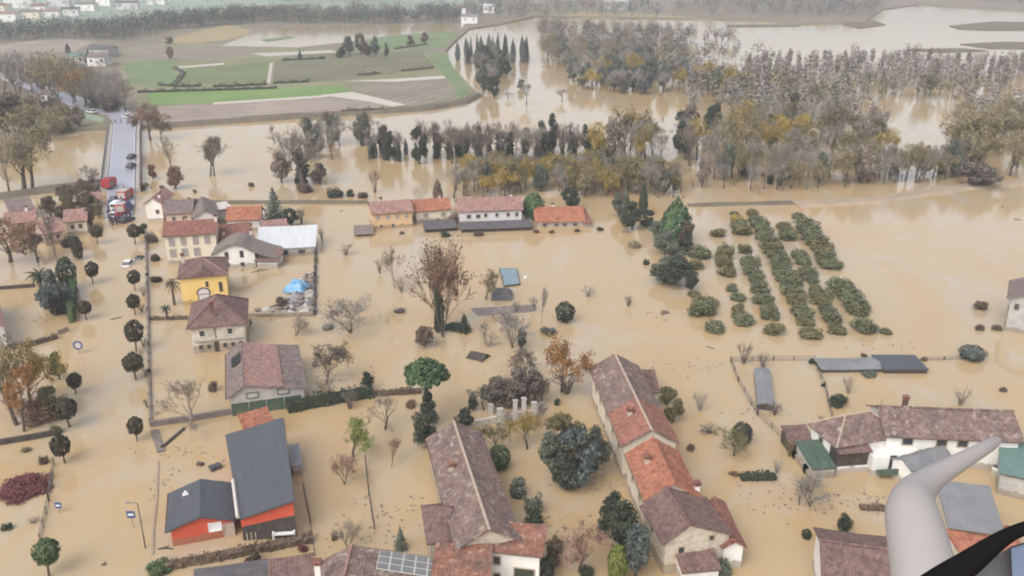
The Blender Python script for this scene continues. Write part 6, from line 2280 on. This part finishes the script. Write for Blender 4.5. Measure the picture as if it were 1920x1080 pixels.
far_wood("undergrowth", [[(676, 288), (1104, 282), (1112, 308), (900, 313), (690, 305)], [(840, 350), (1180, 338), (1300, 350), (1290, 376), (1000, 371), (850, 376)], [(1290, 330), (1640, 326), (1830, 318), (1800, 342), (1640, 354), (1420, 364), (1290, 362)],
                           [(1100, 300), (1290, 262), (1640, 262), (1680, 322), (1300, 328), (1120, 314)], [(1780, 330), (1790, 244), (1960, 236), (2000, 322), (1860, 344)], [(1066, 154), (1250, 152), (1390, 162), (1380, 182), (1200, 180), (1075, 168)], [(1020, 66), (1250, 70), (1400, 100), (1560, 120), (1900, 140), (1900, 170), (1560, 176), (1300, 150), (1230, 126), (1030, 100)]], .012,
         [("twig_dark", 2), ("leaf_khaki", 3), ("twig", 3), ("leaf_olive", 2), ("leaf_greygreen", 2)], (1.4, 4.5), leaves=46, asp=1.3, label="low khaki and grey brushwood covering the ground of the flooded woods")

# drifting litter: straw, leaves and sticks in loose rafts on the water
rs_ = np.random.RandomState(9)
C_, Z_ = [], []
for (px, py, n_, sx, sy) in ((690, 585, 90, 7, 2.0), (730, 600, 60, 5, 1.2), (1290, 690, 60, 4, 1.6), (1240, 590, 40, 3, 1), (1186, 470, 70, 4, 2), (930, 590, 90, 6, 1.6), (985, 690, 70, 5, 2.2), (470, 505, 60, 4, 1),
                            (540, 600, 50, 5, 1), (345, 845, 40, 2.5, 1.0), (300, 905, 30, 1, 3), (720, 960, 80, 4, 2.5), (700, 1010, 60, 4, 2), (1050, 985, 70, 4, 2), (1490, 940, 70, 4, 2), (1590, 940, 60, 4, 1), (1660, 650, 50, 6, 1),
                            (1120, 905, 60, 3, 1.5), (880, 640, 60, 5, 2), (640, 700, 50, 5, 2), (330, 590, 30, 3, 1), (60, 600, 40, 4, 1), (160, 560, 30, 1, 4), (1420, 770, 40, 2, 1), (1000, 450, 60, 14, 2), (760, 446, 50, 8, 1.5)):
    g = G(px, py, .03)
    for _ in range(n_):
        C_.append((g.x + rs_.normal() * sx, g.y + rs_.normal() * sy + .15 * rs_.normal() * sx, .03 + rs_.uniform(0, .05)))
        Z_.append(rs_.uniform(.08, .42))
N_ = rs_.normal(size=(len(C_), 3)) * .15 + np.array([0, 0, 1])
o = bpy.data.objects.new("floating_litter", cloud_mesh("floating_litter", leaf_arrays(np.array(C_), N_, np.array(Z_), rs_), M["wood_grey"]))
COL.objects.link(o)
tag(o, "loose rafts of straw, leaves and sticks drifting on the muddy water", "litter", None, "stuff")
# ------------------------------------------------------------ walls, fences, posts
def garden_wall(label, pts, th, ht, m="wall_stone", name="garden_wall", posts=0, cat="wall", group="garden walls in the flood", pm=None):
    ps = [G(a, b) for a, b in pts]
    root = empty(name, ps[0])
    tag(root, label, cat, group)
    loc = [p - ps[0] for p in ps]
    mb = MB()
    wall_line(mb, loc, th, -1.2, ht)
    mb.build("wall_panel", M[m], root)
    mb = MB()
    wall_line(mb, loc, th + .12, ht + .002, ht + .1)
    mb.build("coping", M[pm or m], root)
    if posts:
        for a, b in zip(loc, loc[1:]):
            n = max(1, int((b - a).length / posts))
            for k in range(n + 1):
                c = a.lerp(b, k / n)
                if k == 0 or (k - 1) % 1 == 0:
                    MB().box((c.x, c.y, ht * .5 + .1), (th + .22, th + .22, ht + .6)).build("pillar", M[pm or m], root)
    return root


def wire_fence(label, pts, ht, spacing=2.2, m="wood_grey", name="wire_fence"):
    ps = [G(a, b) for a, b in pts]
    root = empty(name, ps[0])
    tag(root, label, "fence", "fences in the flood")
    loc = [p - ps[0] for p in ps]
    rr = random.Random(int(pts[0][0]))
    k_ = 0
    mb = MB()
    for a, b in zip(loc, loc[1:]):
        n = max(1, int((b - a).length / spacing))
        for k in range(n + 1):
            c = a.lerp(b, k / n)
            MB().box((c.x, c.y, ht / 2 - .3), (.13, .13, ht + .6 + rr.uniform(-.12, .12))).build("post", M[m], root)
        for z in (.12, ht * .5, ht * .92):
            mb.tube([a + Vector((0, 0, z)), b + Vector((0, 0, z))], .035, 4)
    mb.build("wires", M["metal_dark"], root)
    return root


garden_wall("long low grey wall with pillars along the right kerb by the palms", [(274, 448), (276, 520), (278, 600)], .22, .5, "wood_grey", posts=4.5, pm="wood_grey")
garden_wall("stone wall along the right kerb in front of the hip roofed house", [(278, 602), (280, 700), (283, 792)], .2, .3, "wood_grey", posts=3.6, pm="wood_grey")
garden_wall("dark purple-brown wall from the kerb corner to the barn", [(281, 800), (352, 790), (436, 776)], .45, .75, "wood_grey", posts=0)
garden_wall("dark garden wall left of the blue-green tree", [(-30, 545), (0, 543), (66, 538)], .4, .6, "wood_dark")
garden_wall("pale wall continuing to the kerb below the green hedge wall", [(108, 628), (128, 620)], .4, .8, "wall_stone")
garden_wall("dark garden wall above the wine red bush", [(-30, 838), (0, 834), (60, 824), (108, 815)], .4, .7, "wood_dark")
garden_wall("low pale kerb wall along the near right side of the avenue", [(296, 866), (294, 930), (287, 1000), (286, 1040)], .16, .03, "mud")
garden_wall("broken plot wall below the debris yard", [(464, 594), (530, 592), (590, 590)], .35, .5, "wall_stone")
garden_wall("white rear plot wall right of the debris yard", [(590, 590), (591, 520), (592, 478)], .3, .5, "wood_dark", posts=4)
garden_wall("stony garden wall curving past the green lean-to", [(1474, 832), (1492, 858), (1512, 886), (1530, 910)], .6, .7, "wall_stone", posts=2.6)
garden_wall("white garden wall at the right below the teal roofed shed", [(1858, 890), (1900, 908), (1924, 930)], .4, 1.4, "wall_white", pm="roof_dark")
wire_fence("thin fence right of the slate roofed hall", [(570, 920), (582, 980), (590, 1042)], 1.2, 2.6)
wire_fence("dark leaning fence line between the slate hall and the old farmhouse", [(686, 872), (692, 930), (702, 992)], 1.5, 2.4, "wood_dark")
wire_fence("wire fence along the left kerb below the wine red bush", [(102, 872), (92, 940), (76, 1016)], 1.2, 2.4)
wire_fence("wire fence from the orchard corner down to the villa wall", [(1370, 678), (1384, 716), (1420, 778), (1474, 830)], 1.0, 3.2)
wire_fence("wire fence from the orchard corner to the long low grey roof", [(1370, 678), (1450, 676), (1526, 676)], .9, 3.4)
wire_fence("wire fence from the long low roof down to the villa", [(1532, 694), (1546, 726), (1560, 786)], 1.1, 3.0)
wire_fence("wire fence between the dark hipped shed and the dome shaped bush", [(1738, 676), (1770, 675), (1806, 674)], .7, 3.6)

# wooden beams lying at the kerb corner
for (a, b, w_, m_, lab) in (((289, 808), (302, 848), 1.0, "wood_grey", "wide grey-violet timber beam at the kerb corner"), ((302, 842), (346, 804), .35, "wood_dark", "thin dark beam leaning across the kerb corner")):
    A_, B_ = G(*a), G(*b)
    mb = MB()
    d = B_ - A_
    mb.box((0, 0, .12), (d.length, w_, .28))
    o = mb.build("timber_beam", M[m_])
    o.location = (A_ + B_) / 2
    o.rotation_euler.z = math.atan2(d.y, d.x)
    tag(o, lab, "beam")

# ruined pillars of the thicket garden
for (px, pyb, pyt, w_, lab) in ((938, 818, 768, 1.0, "tall pale pillar left among the yellow trees"), (920, 776, 760, .9, "short pale pillar stub at the thicket edge"), (966, 794, 752, .8, "grey pillar behind the pale slender tree"),
                                (1001, 800, 756, .9, "grey pillar right of the pale yellow tree"), (982, 800, 748, .8, "thin pale pillar in the middle of the pillar row")):
    g = G(px, pyb)
    h = HH(px, pyb, pyt)
    root = empty("stone_pillar", g)
    tag(root, lab, "pillar", "pillars of the drowned garden")
    MB().box((0, 0, h / 2 - .3), (w_ * .7, w_ * .7, h + .6), .2).build("shaft", M["concrete_pale"], root)
    MB().box((0, 0, h + .07), (w_ * .9, w_ * .9, .14), .2).build("cap", M["concrete"], root)
garden_wall("pale garden wall between the pillars of the drowned garden", [(890, 800), (940, 790), (1005, 778)], .3, .9, "concrete_pale")

# street lamp, traffic signs
g = G(273, 1028)
h = HH(273, 1028, 944)
root = empty("street_lamp", g)
tag(root, "tall thin lamp post standing in water at the right kerb with a small blue sign", "lamp post")
MB().tube([(0, 0, -.4), (0, 0, h)], [.09, .05], 7).build("pole", M["metal_dark"], root)
mb = MB().tube([(0, 0, h - .05), (-.5, 0, h + .12), (-.9, 0, h + .1)], [.04, .035, .03], 6)
mb.build("arm", M["metal_dark"], root)
MB().box((-1.1, 0, h + .08), (.5, .2, .1)).build("lamp_head", M["metal_grey"], root)


def sign(px, pyb, pyt, r, label, m1, m2, name="road_sign", shape="disc"):
    g = G(px, pyb)
    h = HH(px, pyb, pyt)
    root = empty(name, g, 0)
    tag(root, label, "road sign")
    MB().tube([(0, .05, -.4), (0, .05, h)], .04, 6).build("pole", M["metal_grey"], root)
    mb = MB()
    n = 20
    pr = MB()
    if shape == "disc":
        a = [(math.cos(2 * PI * k / n), math.sin(2 * PI * k / n)) for k in range(n)]
        for (f0, f1, mm, nm, dy) in ((.62, 1.0, m1, "rim", 0), (0, .62, m2, "face", .01)):
            q = MB()
            for k in range(n):
                k2 = (k + 1) % n
                c0, c1 = a[k], a[k2]
                q.face([(c0[0] * r * f0, dy - .03, h - r + c0[1] * r * f0), (c0[0] * r * f1, dy - .03, h - r + c0[1] * r * f1), (c1[0] * r * f1, dy - .03, h - r + c1[1] * r * f1), (c1[0] * r * f0, dy - .03, h - r + c1[1] * r * f0)][::1] if f0 > 0 else
                       [(0, dy - .03, h - r), (c0[0] * r * f1, dy - .03, h - r + c0[1] * r * f1), (c1[0] * r * f1, dy - .03, h - r + c1[1] * r * f1)])
            q.face([(c[0] * r * f1, dy + .02, h - r + c[1] * r * f1) for c in a])
            q.build(nm, M[mm], root)
    else:
        MB().box((0, -.02, h - r), (2 * r, .05, 2 * r)).build("plate", M[m1], root)
        MB().box((0, -.05, h - r), (1.3 * r, .02, .5 * r)).build("emblem", M[m2], root)


sign(149, 664, 639, .85, "round sign with purple-blue rim above the water on the left kerb", "paint_blue", "concrete_pale")
sign(112, 962, 942, .42, "small blue plate sign low in the water at the near left kerb", "paint_blue", "paint_white", shape="plate")
sign(250, 990, 958, .5, "small blue sign on its own pole beside the lamp post", "paint_blue", "paint_white", shape="plate")

# ------------------------------------------------------------ things standing or floating in the flood
# blue tarpaulin over a stack
g = G(552, 548)
k = mpp(552, 548)
mb = MB()
rr = random.Random(4)
nx, ny = 12, 9
W2, D2 = 40 * k, 4.0
for j in range(ny):
    for i in range(nx):
        x, y = (i / (nx - 1) - .5) * W2, (j / (ny - 1) - .2) * D2
        ed = min(i, nx - 1 - i, j, ny - 1 - j)
        z = (0.05 if ed == 0 else 1.35 + .3 * math.sin(x * 1.3 + y) + .2 * math.cos(y * 2.1) + rr.uniform(-.22, .22)) + (.35 if ed > 1 else 0)
        mb.v.append((x + rr.uniform(-.1, .1), y, z))
for j in range(ny - 1):
    for i in range(nx - 1):
        q = j * nx + i
        mb.f.append((q, q + 1, q + nx + 1, q + nx))
        mb.m.append(0)
o = mb.build("tarpaulin", M["tarp_blue"], smooth=True)
o.location = g
o.rotation_euler.z = -.25
tag(o, "crumpled bright blue tarpaulin over a heap in the debris yard", "tarpaulin")
# grey-blue pool sheet
q_ = [(945, 536), (975, 532), (969, 504), (936, 503)]
A_ = [G(*p, .35) for p in q_]
c = sum(A_, Vector()) / 4
root = empty("floating_sheet", (c.x, c.y, 0))
tag(root, "flat grey-blue rectangular sheet just above the open water", "sheet")
n = 8
mb = MB()
top = [[A_[0].lerp(A_[1], i / n).lerp(A_[3].lerp(A_[2], i / n), j / n) - Vector((c.x, c.y, 0)) for i in range(n + 1)] for j in range(n + 1)]
for j in range(n + 1):
    for i in range(n + 1):
        top[j][i].z = .35 + .06 * math.sin(i * 1.1) * math.cos(j * .9)
for j in range(n):
    for i in range(n):
        mb.face([top[j][i], top[j][i + 1], top[j + 1][i + 1], top[j + 1][i]])
mb.build("cover", M["tarp_greyblue"], root, smooth=True)
mb = MB()
for a, b in zip(A_, A_[1:] + A_[:1]):
    mb.tube([a - Vector((c.x, c.y, .02)), b - Vector((c.x, c.y, .02))], .10, 6)
for a in A_:
    mb.tube([a - Vector((c.x, c.y, 0)), a - Vector((c.x, c.y, 1.2))], .07, 5)
mb.build("rim", M["metal_dark"], root)
# drowned hut
g = G(941, 563)
k = mpp(941, 563)
root = empty("drowned_hut", g)
tag(root, "dark domed hut roof beside the dull yellow tree, walls under water", "hut")
mb = MB()
n, m_ = 14, 6
for j in range(m_ + 1):
    t = j / m_ * PI
    for i in range(n + 1):
        s = i / n
        mb.v.append(((s - .5) * 40 * k * (1 - .25 * math.sin(t) * 0), -math.cos(t) * 2.3 + 2, math.sin(t) * 1.7 * (1 - (2 * s - 1) ** 4 * .5)))
for j in range(m_):
    for i in range(n):
        q = j * (n + 1) + i
        mb.f.append((q, q + 1, q + n + 2, q + n + 1))
        mb.m.append(0)
mb.build("roof", M["roof_dark"], root)
MB().box((0, 2, -.3), (36 * k, 4.0, 1.2)).build("wall", M["wood_dark"], root)
# decking with junk in front of the hut
mb = MB()
A_ = [G(*p, .08) for p in ((882, 578), (1004, 570), (1000, 584), (896, 592))]
mb.prism([p.to_2d()[:] for p in A_], -.4, .06)
o = mb.build("decking", M["wood_grey"])
tag(o, "grey flooded deck strip below the drowned hut", "deck")
# drifting hut roof
g = G(894, 672)
mb = MB()
roof_grid(mb, (-1.7, -1, 0), (1.7, -1, 0), (1.5, .6, .9), (-1.5, .6, .9), .12, 5, 2)
roof_grid(mb, (1.7, 2.0, 0), (-1.7, 2.0, 0), (-1.5, .6, .9), (1.5, .6, .9), .12, 5, 2)
mb.box((0, .5, .1), (2.9, 2.4, .5))
o = mb.build("drifting_roof", M["wood_dark"])
o.location = g
o.rotation_euler.z = -.5
tag(o, "small dark drifting shed roof alone in the water above the umbrella pine", "shed roof")

# debris yard: planks, boxes, panels, each a thing of its own
rd = random.Random(12)
kinds_ = (("plank", "wood_pale", (3.2, .28, .10)), ("plank", "wood_grey", (3.8, .30, .12)), ("crate", "wood_grey", (1.1, .9, .8)), ("drum", "metal_grey", (.6, .6, .9)), ("panel", "concrete_pale", (2.0, 1.3, .12)), ("crate", "wood_pale", (1.0, .8, .6)), ("panel", "sheet_grey", (2.4, 1.4, .1)))
dl = {"plank": "loose %s plank lying in the debris yard", "crate": "%s crate half sunk in the debris yard", "drum": "%s drum standing in the debris yard", "panel": "%s sheet panel lying in the debris yard"}
cn = {"wood_pale": "pale timber", "wood_grey": "grey timber", "metal_grey": "grey steel", "concrete_pale": "whitish", "sheet_grey": "bluish grey"}
yard = [(474, 590), (512, 572), (545, 556), (540, 545), (565, 520), (588, 512), (588, 590)]
n_ = 0
while n_ < 110:
    px, py = rd.uniform(470, 590), rd.uniform(505, 590)
    if not in_poly(px, py, yard):
        continue
    nm, m_, s = rd.choice(kinds_)
    g = G(px, py)
    mb = MB()
    if nm == "drum":
        mb.tube([(0, 0, -.2), (0, 0, .3), (0, 0, .34), (0, 0, .75)], [.3, .3, .33, .3], 12)
    elif nm == "crate":
        mb.box((0, 0, s[2] / 2 - .15), s)
        for sx in (-1, 1):
            for sy in (-1, 1):
                mb.box((sx * s[0] / 2, sy * s[1] / 2, s[2] / 2 - .1), (.1, .1, s[2] + .1))
        for z in (.1, .45):
            mb.box((0, -s[1] / 2 - .02, z), (s[0] * .9, .05, .1))
    else:
        mb.box((0, 0, .12 + rd.uniform(0, .25)), s)
        if nm == "panel":
            mb.box((0, s[1] * .3, .2), (s[0] * .95, .08, .12))
            mb.box((0, -s[1] * .3, .2), (s[0] * .95, .08, .12))
    o = mb.build(nm, M[m_])
    o.location = g
    o.rotation_euler = (rd.uniform(-.12, .12), rd.uniform(-.1, .1), rd.uniform(0, PI))
    tag(o, dl[nm] % cn[m_], nm, "debris of the flooded yard")
    n_ += 1
slab("mud_bank", [(470, 594), (512, 574), (545, 556), (588, 520), (591, 592)], .12, "mud_grey")
mud_bank = levee([(468, 592), (500, 586), (530, 578)], 4, .35, "mud", "mud_bank")
# small floating bits on the avenue and the open water
for (px, py, w_, m_, nm, lab) in ((376, 872, .9, "wood_dark", "floating_drum", "small dark drum floating left of the slate roofed hall"), (404, 879, 1.6, "metal_dark", "floating_cart", "dark cart wreck at the left wall of the slate roofed hall"),
                                  (218, 597, 2.0, "wood_grey", "floating_plank", "plank floating in the middle of the avenue"), (985, 520, 1.3, "paint_white", "white_board", "white board floating right of the grey-blue sheet"),
                                  (195, 1060, .5, "wood_dark", "floating_log", "tiny dark log near the bottom of the avenue"), (310, 1030, 1.8, "wood_dark", "driftwood", "driftwood by the near right kerb"),
                                  (1332, 652, 1.6, "wood_grey", "driftwood", "driftwood below the first orchard row"), (1880, 388, 2.0, "wood_grey", "driftwood", "driftwood on the open water at upper right"),
                                  (1908, 412, 2.0, "wood_grey", "driftwood", "driftwood at the right edge of the open water"), (1024, 846, 1.0, "wood_dark", "driftwood", "driftwood left of the grey-green evergreen clump"),
                                  (488, 508, 4.0, "wood_grey", "driftwood", "tangle of driftwood below the scalloped white house"), (640, 396, 1.8, "wood_grey", "driftwood", "driftwood in the gap right of the dark bushy tree"),
                                  (74, 484, 2.0, "wood_dark", "driftwood", "dark driftwood right of the rust brown tree")):
    mb = MB()
    g = G(px, py)
    if nm == "floating_drum":
        mb.tube([(-.4, 0, .15), (.4, 0, .15)], [.32, .32], 12)
    elif nm == "floating_cart":
        mb.box((0, 0, .4), (1.5, .9, .35))
        mb.tube([(.7, 0, .5), (1.5, 0, 1.0)], .05, 5)
        for sx in (-.5, .5):
            mb.tube([(sx, -.55, .2), (sx, -.45, .2)], .28, 10)
    else:
        mb.tube([(-w_ / 2, 0, .05), (0, .12, .14), (w_ / 2, -.05, .08)], [.08, .13, .07], 6)
        mb.tube([(-w_ * .1, .06, .1), (w_ * .2, .5, .25)], [.06, .03], 5)
        if nm in ("white_board", "floating_plank"):
            mb = MB().box((0, 0, .06), (w_, .5, .1))
            mb.box((w_ * .3, 0, .13), (.1, .5, .05))
            mb.box((-w_ * .3, 0, .13), (.1, .5, .05))
    o = mb.build(nm, M[m_])
    o.location = g
    o.rotation_euler.z = (px * 7 % 31) / 10
    tag(o, lab, nm.split("_")[-1])

# ------------------------------------------------------------ vehicles and people on the bridge ramp
def wheel_mb(r, w_):
    return MB().tube([(-w_ / 2, 0, 0), (w_ / 2, 0, 0)], r, 14)


def profile_body(prof, w_, inset=0.0, z_in=None):
    """extrude a side profile (y,z) to width, narrowing above z_in"""
    mb = MB()
    n = len(prof)
    for s in (-1, 1):
        for (y, z) in prof:
            x = w_ / 2 - (inset if z_in is not None and z > z_in else 0)
            mb.v.append((s * x, y, z))
    mb.f.append(tuple(reversed(range(n))))
    mb.f.append(tuple(range(n, 2 * n)))
    for i in range(n):
        j = (i + 1) % n
        mb.f.append((i, j, n + j, n + i))
    mb.m = [0] * len(mb.f)
    return mb


def wheels(root, xs, ys, r, w_):
    for x in xs:
        for y in ys:
            t = wheel_mb(r, w_).build("wheel", M["rubber"], root, loc=(x, y, r))
            wheel_mb(r * .55, w_ + .02).build("rim", M["metal_grey"], t)


def road_z(px, py):
    return {True: RZ}.get(py < 300, None) or (RZ if py < 300 else 1.0 + (RZ - 1.0) * max(0, (330 - py) / 40) if py < 330 else (.55 + .45 * (380 - py) / 50 if py < 380 else .55 - .8 * (py - 380) / 48))


def car(px, py, label, m, rz=0.0, z=None):
    z = road_z(px, py) if z is None else z
    root = empty("car", G(px, py, z), rz)
    tag(root, label, "car")
    profile_body([(-2.1, .35), (-2.15, .75), (-1.9, .9), (1.9, .92), (2.1, .7), (2.1, .35)], 1.78).build("body", M[m], root)
    profile_body([(-1.75, .9), (-1.2, 1.45), (.55, 1.48), (1.25, .93)], 1.66, .16, 1.2).build("cabin", M["window_dark"], root)
    MB().box((0, -.3, 1.49), (1.3, 1.6, .06)).build("roof_panel", M[m], root)
    wheels(root, (-.82, .82), (-1.3, 1.3), .32, .2)
    for s in (-1, 1):
        MB().box((s * .65, -2.14, .72), (.34, .06, .16)).build("tail_light", M["paint_red"], root)
    return root


def fire_truck(px, py, label, rz=0.0, L=7.2, m="paint_red", roof="concrete_pale"):
    z = road_z(px, py)
    root = empty("fire_truck", G(px, py, z), rz)
    tag(root, label, "fire engine")
    MB().box((0, -.9, 1.75), (2.4, L - 1.9, 2.1)).build("body", M[m], root)
    profile_body([(L / 2 - 1.8, .7), (L / 2, .7), (L / 2, 1.6), (L / 2 - .25, 2.6), (L / 2 - 1.8, 2.6)], 2.35).build("cab", M[m], root)
    MB().box((0, L / 2 - .06, 2.05), (2.1, .1, .75)).build("windscreen", M["window_dark"], root)
    MB().box((0, -.9, 2.86), (2.3, L - 2.1, .12)).build("roof", M[roof], root)
    for s in (-1, 1):
        MB().box((s * 1.21, -1.0, 1.7), (.05, L - 2.6, 1.2)).build("shutter", M["metal_grey"], root)
        MB().tube([(s * .5, -L / 2 + .6, 3.05), (s * .5, L / 2 - 2.2, 3.05)], .06, 5).build("ladder_rail", M["metal_grey"], root)
    MB().box((0, -L / 2 - .04 + .05, 1.7), (1.9, .1, 1.5)).build("rear_door", M[roof], root)
    MB().box((0, L / 2 - .9, 2.7), (1.5, .35, .18)).build("light_bar", M["paint_blue"], root)
    wheels(root, (-1.0, 1.0), (-L / 2 + 1.6, L / 2 - 1.2), .5, .32)
    return root


def van(px, py, label, m="paint_white", rz=0.0):
    z = road_z(px, py)
    root = empty("van", G(px, py, z), rz)
    tag(root, label, "van")
    profile_body([(-2.6, .4), (-2.65, 2.2), (-2.4, 2.35), (1.2, 2.35), (1.9, 1.4), (2.6, 1.15), (2.65, .4)], 1.95, .12, 1.5).build("body", M[m], root)
    MB().box((0, 1.62, 1.86), (1.6, .12, .6)).build("windscreen", M["window_dark"], root)
    MB().box((0, -2.66, 1.65), (1.5, .06, .6)).build("rear_window", M["window_dark"], root)
    MB().box((0, .6, 2.43), (1.3, .3, .14)).build("light_bar", M["paint_blue"], root)
    wheels(root, (-.85, .85), (-1.7, 1.7), .36, .24)
    return root


car(247, 297, "dark car farther up the bridge by the right pavement", "paint_dark", z=RZ)
car(246, 314, "dark blue-grey car parked on the bridge nearest the ramp", "metal_dark", z=RZ)
car(252, 231, "dark car at the far right end of the bridge", "paint_dark", .2, z=RZ)
car(237, 221, "white car at the far end of the bridge turning", "paint_white", .9, z=RZ)
car(212, 408, "white car at the water's edge on the left of the ramp", "paint_white", .5)
car(238, 416, "dark car at the water's edge on the right of the ramp", "paint_dark", -.4)
car(214, 378, "dark blue car on the ramp behind the white van", "paint_blue", .1)
car(241, 500, "white car half under water in the middle of the avenue", "paint_white", .12, z=-.6)
car(263, 492, "dark car sunk to its roof near the right kerb", "paint_dark", .1, z=-1.0)
for i, (px, py, m_, lab) in enumerate(((8, 150, "paint_white", "white car on the left road before the bridge"), (140, 206, "paint_white", "white car at the road bend before the bridge"), (172, 212, "paint_white", "white car just left of the bridge mouth"))):
    car(px, py, lab, m_, 1.2, z=LZ + .2)
fire_truck(206, 352, "dark red fire engine at the left parapet end of the bridge", .05, 5.6, "paint_red", "cloth_red")
fire_truck(237, 373, "red and white fire engine in the middle of the ramp", 0, 5.8)
fire_truck(229, 399, "red fire engine closest to the water's edge among the crowd", .25, 4.8)
van(221, 392, "white van with blue light bar on the ramp left of the fire engine", "paint_white", .05)
van(236, 396, "blue van squeezed right of the crowd on the ramp", "paint_blue", -.1)

# folded white gazebos of the rescuers at the ramp's right side
def person_mesh(seed):
    rr = random.Random(seed)
    mb = MB()
    st = rr.uniform(.06, .16)
    mb.tube([(-.1, -st, 0), (-.1, -st * .4, .45), (-.08, 0, .86)], [.07, .075, .1], 6)
    mb.tube([(.1, st, 0), (.1, st * .4, .45), (.08, 0, .86)], [.07, .075, .1], 6)
    mb.tube([(0, 0, .8), (0, 0, 1.0), (0, .01, 1.25), (0, 0, 1.43), (0, 0, 1.5)], [.15, .165, .2, .15, .06], 8)
    for s in (-1, 1):
        e = rr.uniform(-.1, .2)
        mb.tube([(s * .2, 0, 1.4), (s * .27, -.03, 1.15), (s * .25, e, .9), (s * .24, e + .03, .8)], [.06, .05, .04, .03], 6)
    mb.tube([(0, 0, 1.46), (0, .0, 1.55), (0, .01, 1.63), (0, .0, 1.72), (0, 0, 1.76)], [.05, .085, .1, .085, .03], 8)
    return mb


pm = [person_mesh(i).mesh("person", M["cloth_navy"], True) for i in range(3)]
helm = MB().tube([(0, 0, 1.66), (0, 0, 1.70), (0, 0, 1.76), (0, 0, 1.80)], [.15, .13, .11, .04], 9).mesh("helmet", M["paint_red"])
rp_ = random.Random(8)
pp = [(rp_.uniform(203, 243), rp_.uniform(398, 424)) for _ in range(16)] + [(206, 404), (210, 410), (214, 402), (218, 414), (222, 410), (212, 418), (226, 416), (230, 412), (234, 418), (238, 408), (240, 414), (243, 402), (216, 396), (228, 380), (222, 376), (242, 386), (204, 396), (233, 358), (217, 232), (228, 231), (246, 410), (220, 420)]
pc = [("cloth_navy", "navy blue", "red"), ("cloth_dark", "dark", "dark"), ("cloth_red", "red", "red")]
for i, (px, py) in enumerate(pp):
    cm, cl, hl = pc[rp_.choice((0, 0, 1, 2))]
    z = max(road_z(px, py), -.3) if py > 300 else RZ
    root = bpy.data.objects.new("person", pm[i % 3])
    COL.objects.link(root)
    root.location = G(px, py, z)
    root.rotation_euler.z = rp_.uniform(0, 2 * PI)
    root.material_slots[0].link = 'OBJECT'
    root.material_slots[0].material = M[cm]
    hobj = bpy.data.objects.new("helmet", helm)
    COL.objects.link(hobj)
    hobj.parent = root
    if hl == "dark":
        hobj.material_slots[0].link = 'OBJECT'
        hobj.material_slots[0].material = M["cloth_dark"]
    tag(root, ("person in %s work clothes standing at the flooded foot of the ramp" % cl) if py > 300 else "person walking at the far end of the bridge", "person", "people on the bridge ramp")

# ------------------------------------------------------------ the helicopter the picture is taken from: fairing arm and door frame
hr_ = empty("helicopter", P(1800, 1200, 3.2))
tag(hr_, "white fairing arm and black door frame of the helicopter at the bottom right corner", "helicopter")
hl = hr_.location.copy()


def heli_tube(name, pts, dep, m, n=20, flat=1.0, smooth=True):
    ps, rs_ = [], []
    for i, (px, py, r) in enumerate(pts):
        d = dep if not isinstance(dep, tuple) else dep[0] + (dep[1] - dep[0]) * i / (len(pts) - 1)
        ps.append(P(px, py, d) - hl)
        rs_.append(r * d / FPX)
    mb = MB().tube(ps, rs_, n)
    return mb.build(name, M[m], hr_, smooth)


heli_tube("fairing_arm", smooth_pts([(1738, 1190, 64), (1733, 1090, 59), (1722, 1020, 55), (1710, 962, 47), (1715, 928, 36), (1746, 898, 24), (1790, 872, 18), (1834, 847, 14), (1860, 832, 11), (1874, 825, 5)]), (2.6, 3.4), "heli_white")
heli_tube("door_frame", smooth_pts([(1680, 1150, 30), (1762, 1092, 27), (1816, 1056, 23), (1862, 1022, 17), (1902, 998, 13), (1965, 976, 12)]), 1.5, "heli_black", 14)


def heli_panel(name, poly, dep, m, th=.03):
    f = [P(a, b, dep) - hl for a, b in poly]
    bk = [P(a, b, dep + th) - hl for a, b in poly]
    mb = MB()
    mb.face(f)
    mb.face(list(reversed(bk)))
    for i in range(len(f)):
        j = (i + 1) % len(f)
        mb.face([f[i], bk[i], bk[j], f[j]])
    return mb.build(name, M[m], hr_)


heli_panel("door_panel", [(1790, 1120), (1846, 1056), (1896, 1024), (1960, 1004), (1990, 1180), (1800, 1180)], 1.56, "heli_grey")
heli_panel("blue_trim", [(1896, 1028), (1960, 1010), (1980, 1170), (1902, 1170)], 1.52, "heli_blue")

# ------------------------------------------------------------ the damp air
hz = bpy.data.materials.new("haze")
hz.use_nodes = True
t = hz.node_tree
for nd in list(t.nodes):
    if nd.type != 'OUTPUT_MATERIAL':
        t.nodes.remove(nd)
out = [nd for nd in t.nodes if nd.type == 'OUTPUT_MATERIAL'][0]
pv = t.nodes.new("ShaderNodeVolumePrincipled")
pv.inputs["Color"].default_value = (0.82, 0.88, 0.97, 1)
pv.inputs["Density"].default_value = 0.00027
pv.inputs["Anisotropy"].default_value = 0.2
t.links.new(pv.outputs[0], out.inputs["Volume"])
mb = MB().box((0, 5900, 33.25), (12400, 12900, 73.5))
ho = mb.build("haze", hz)
ho["kind"] = "stuff"
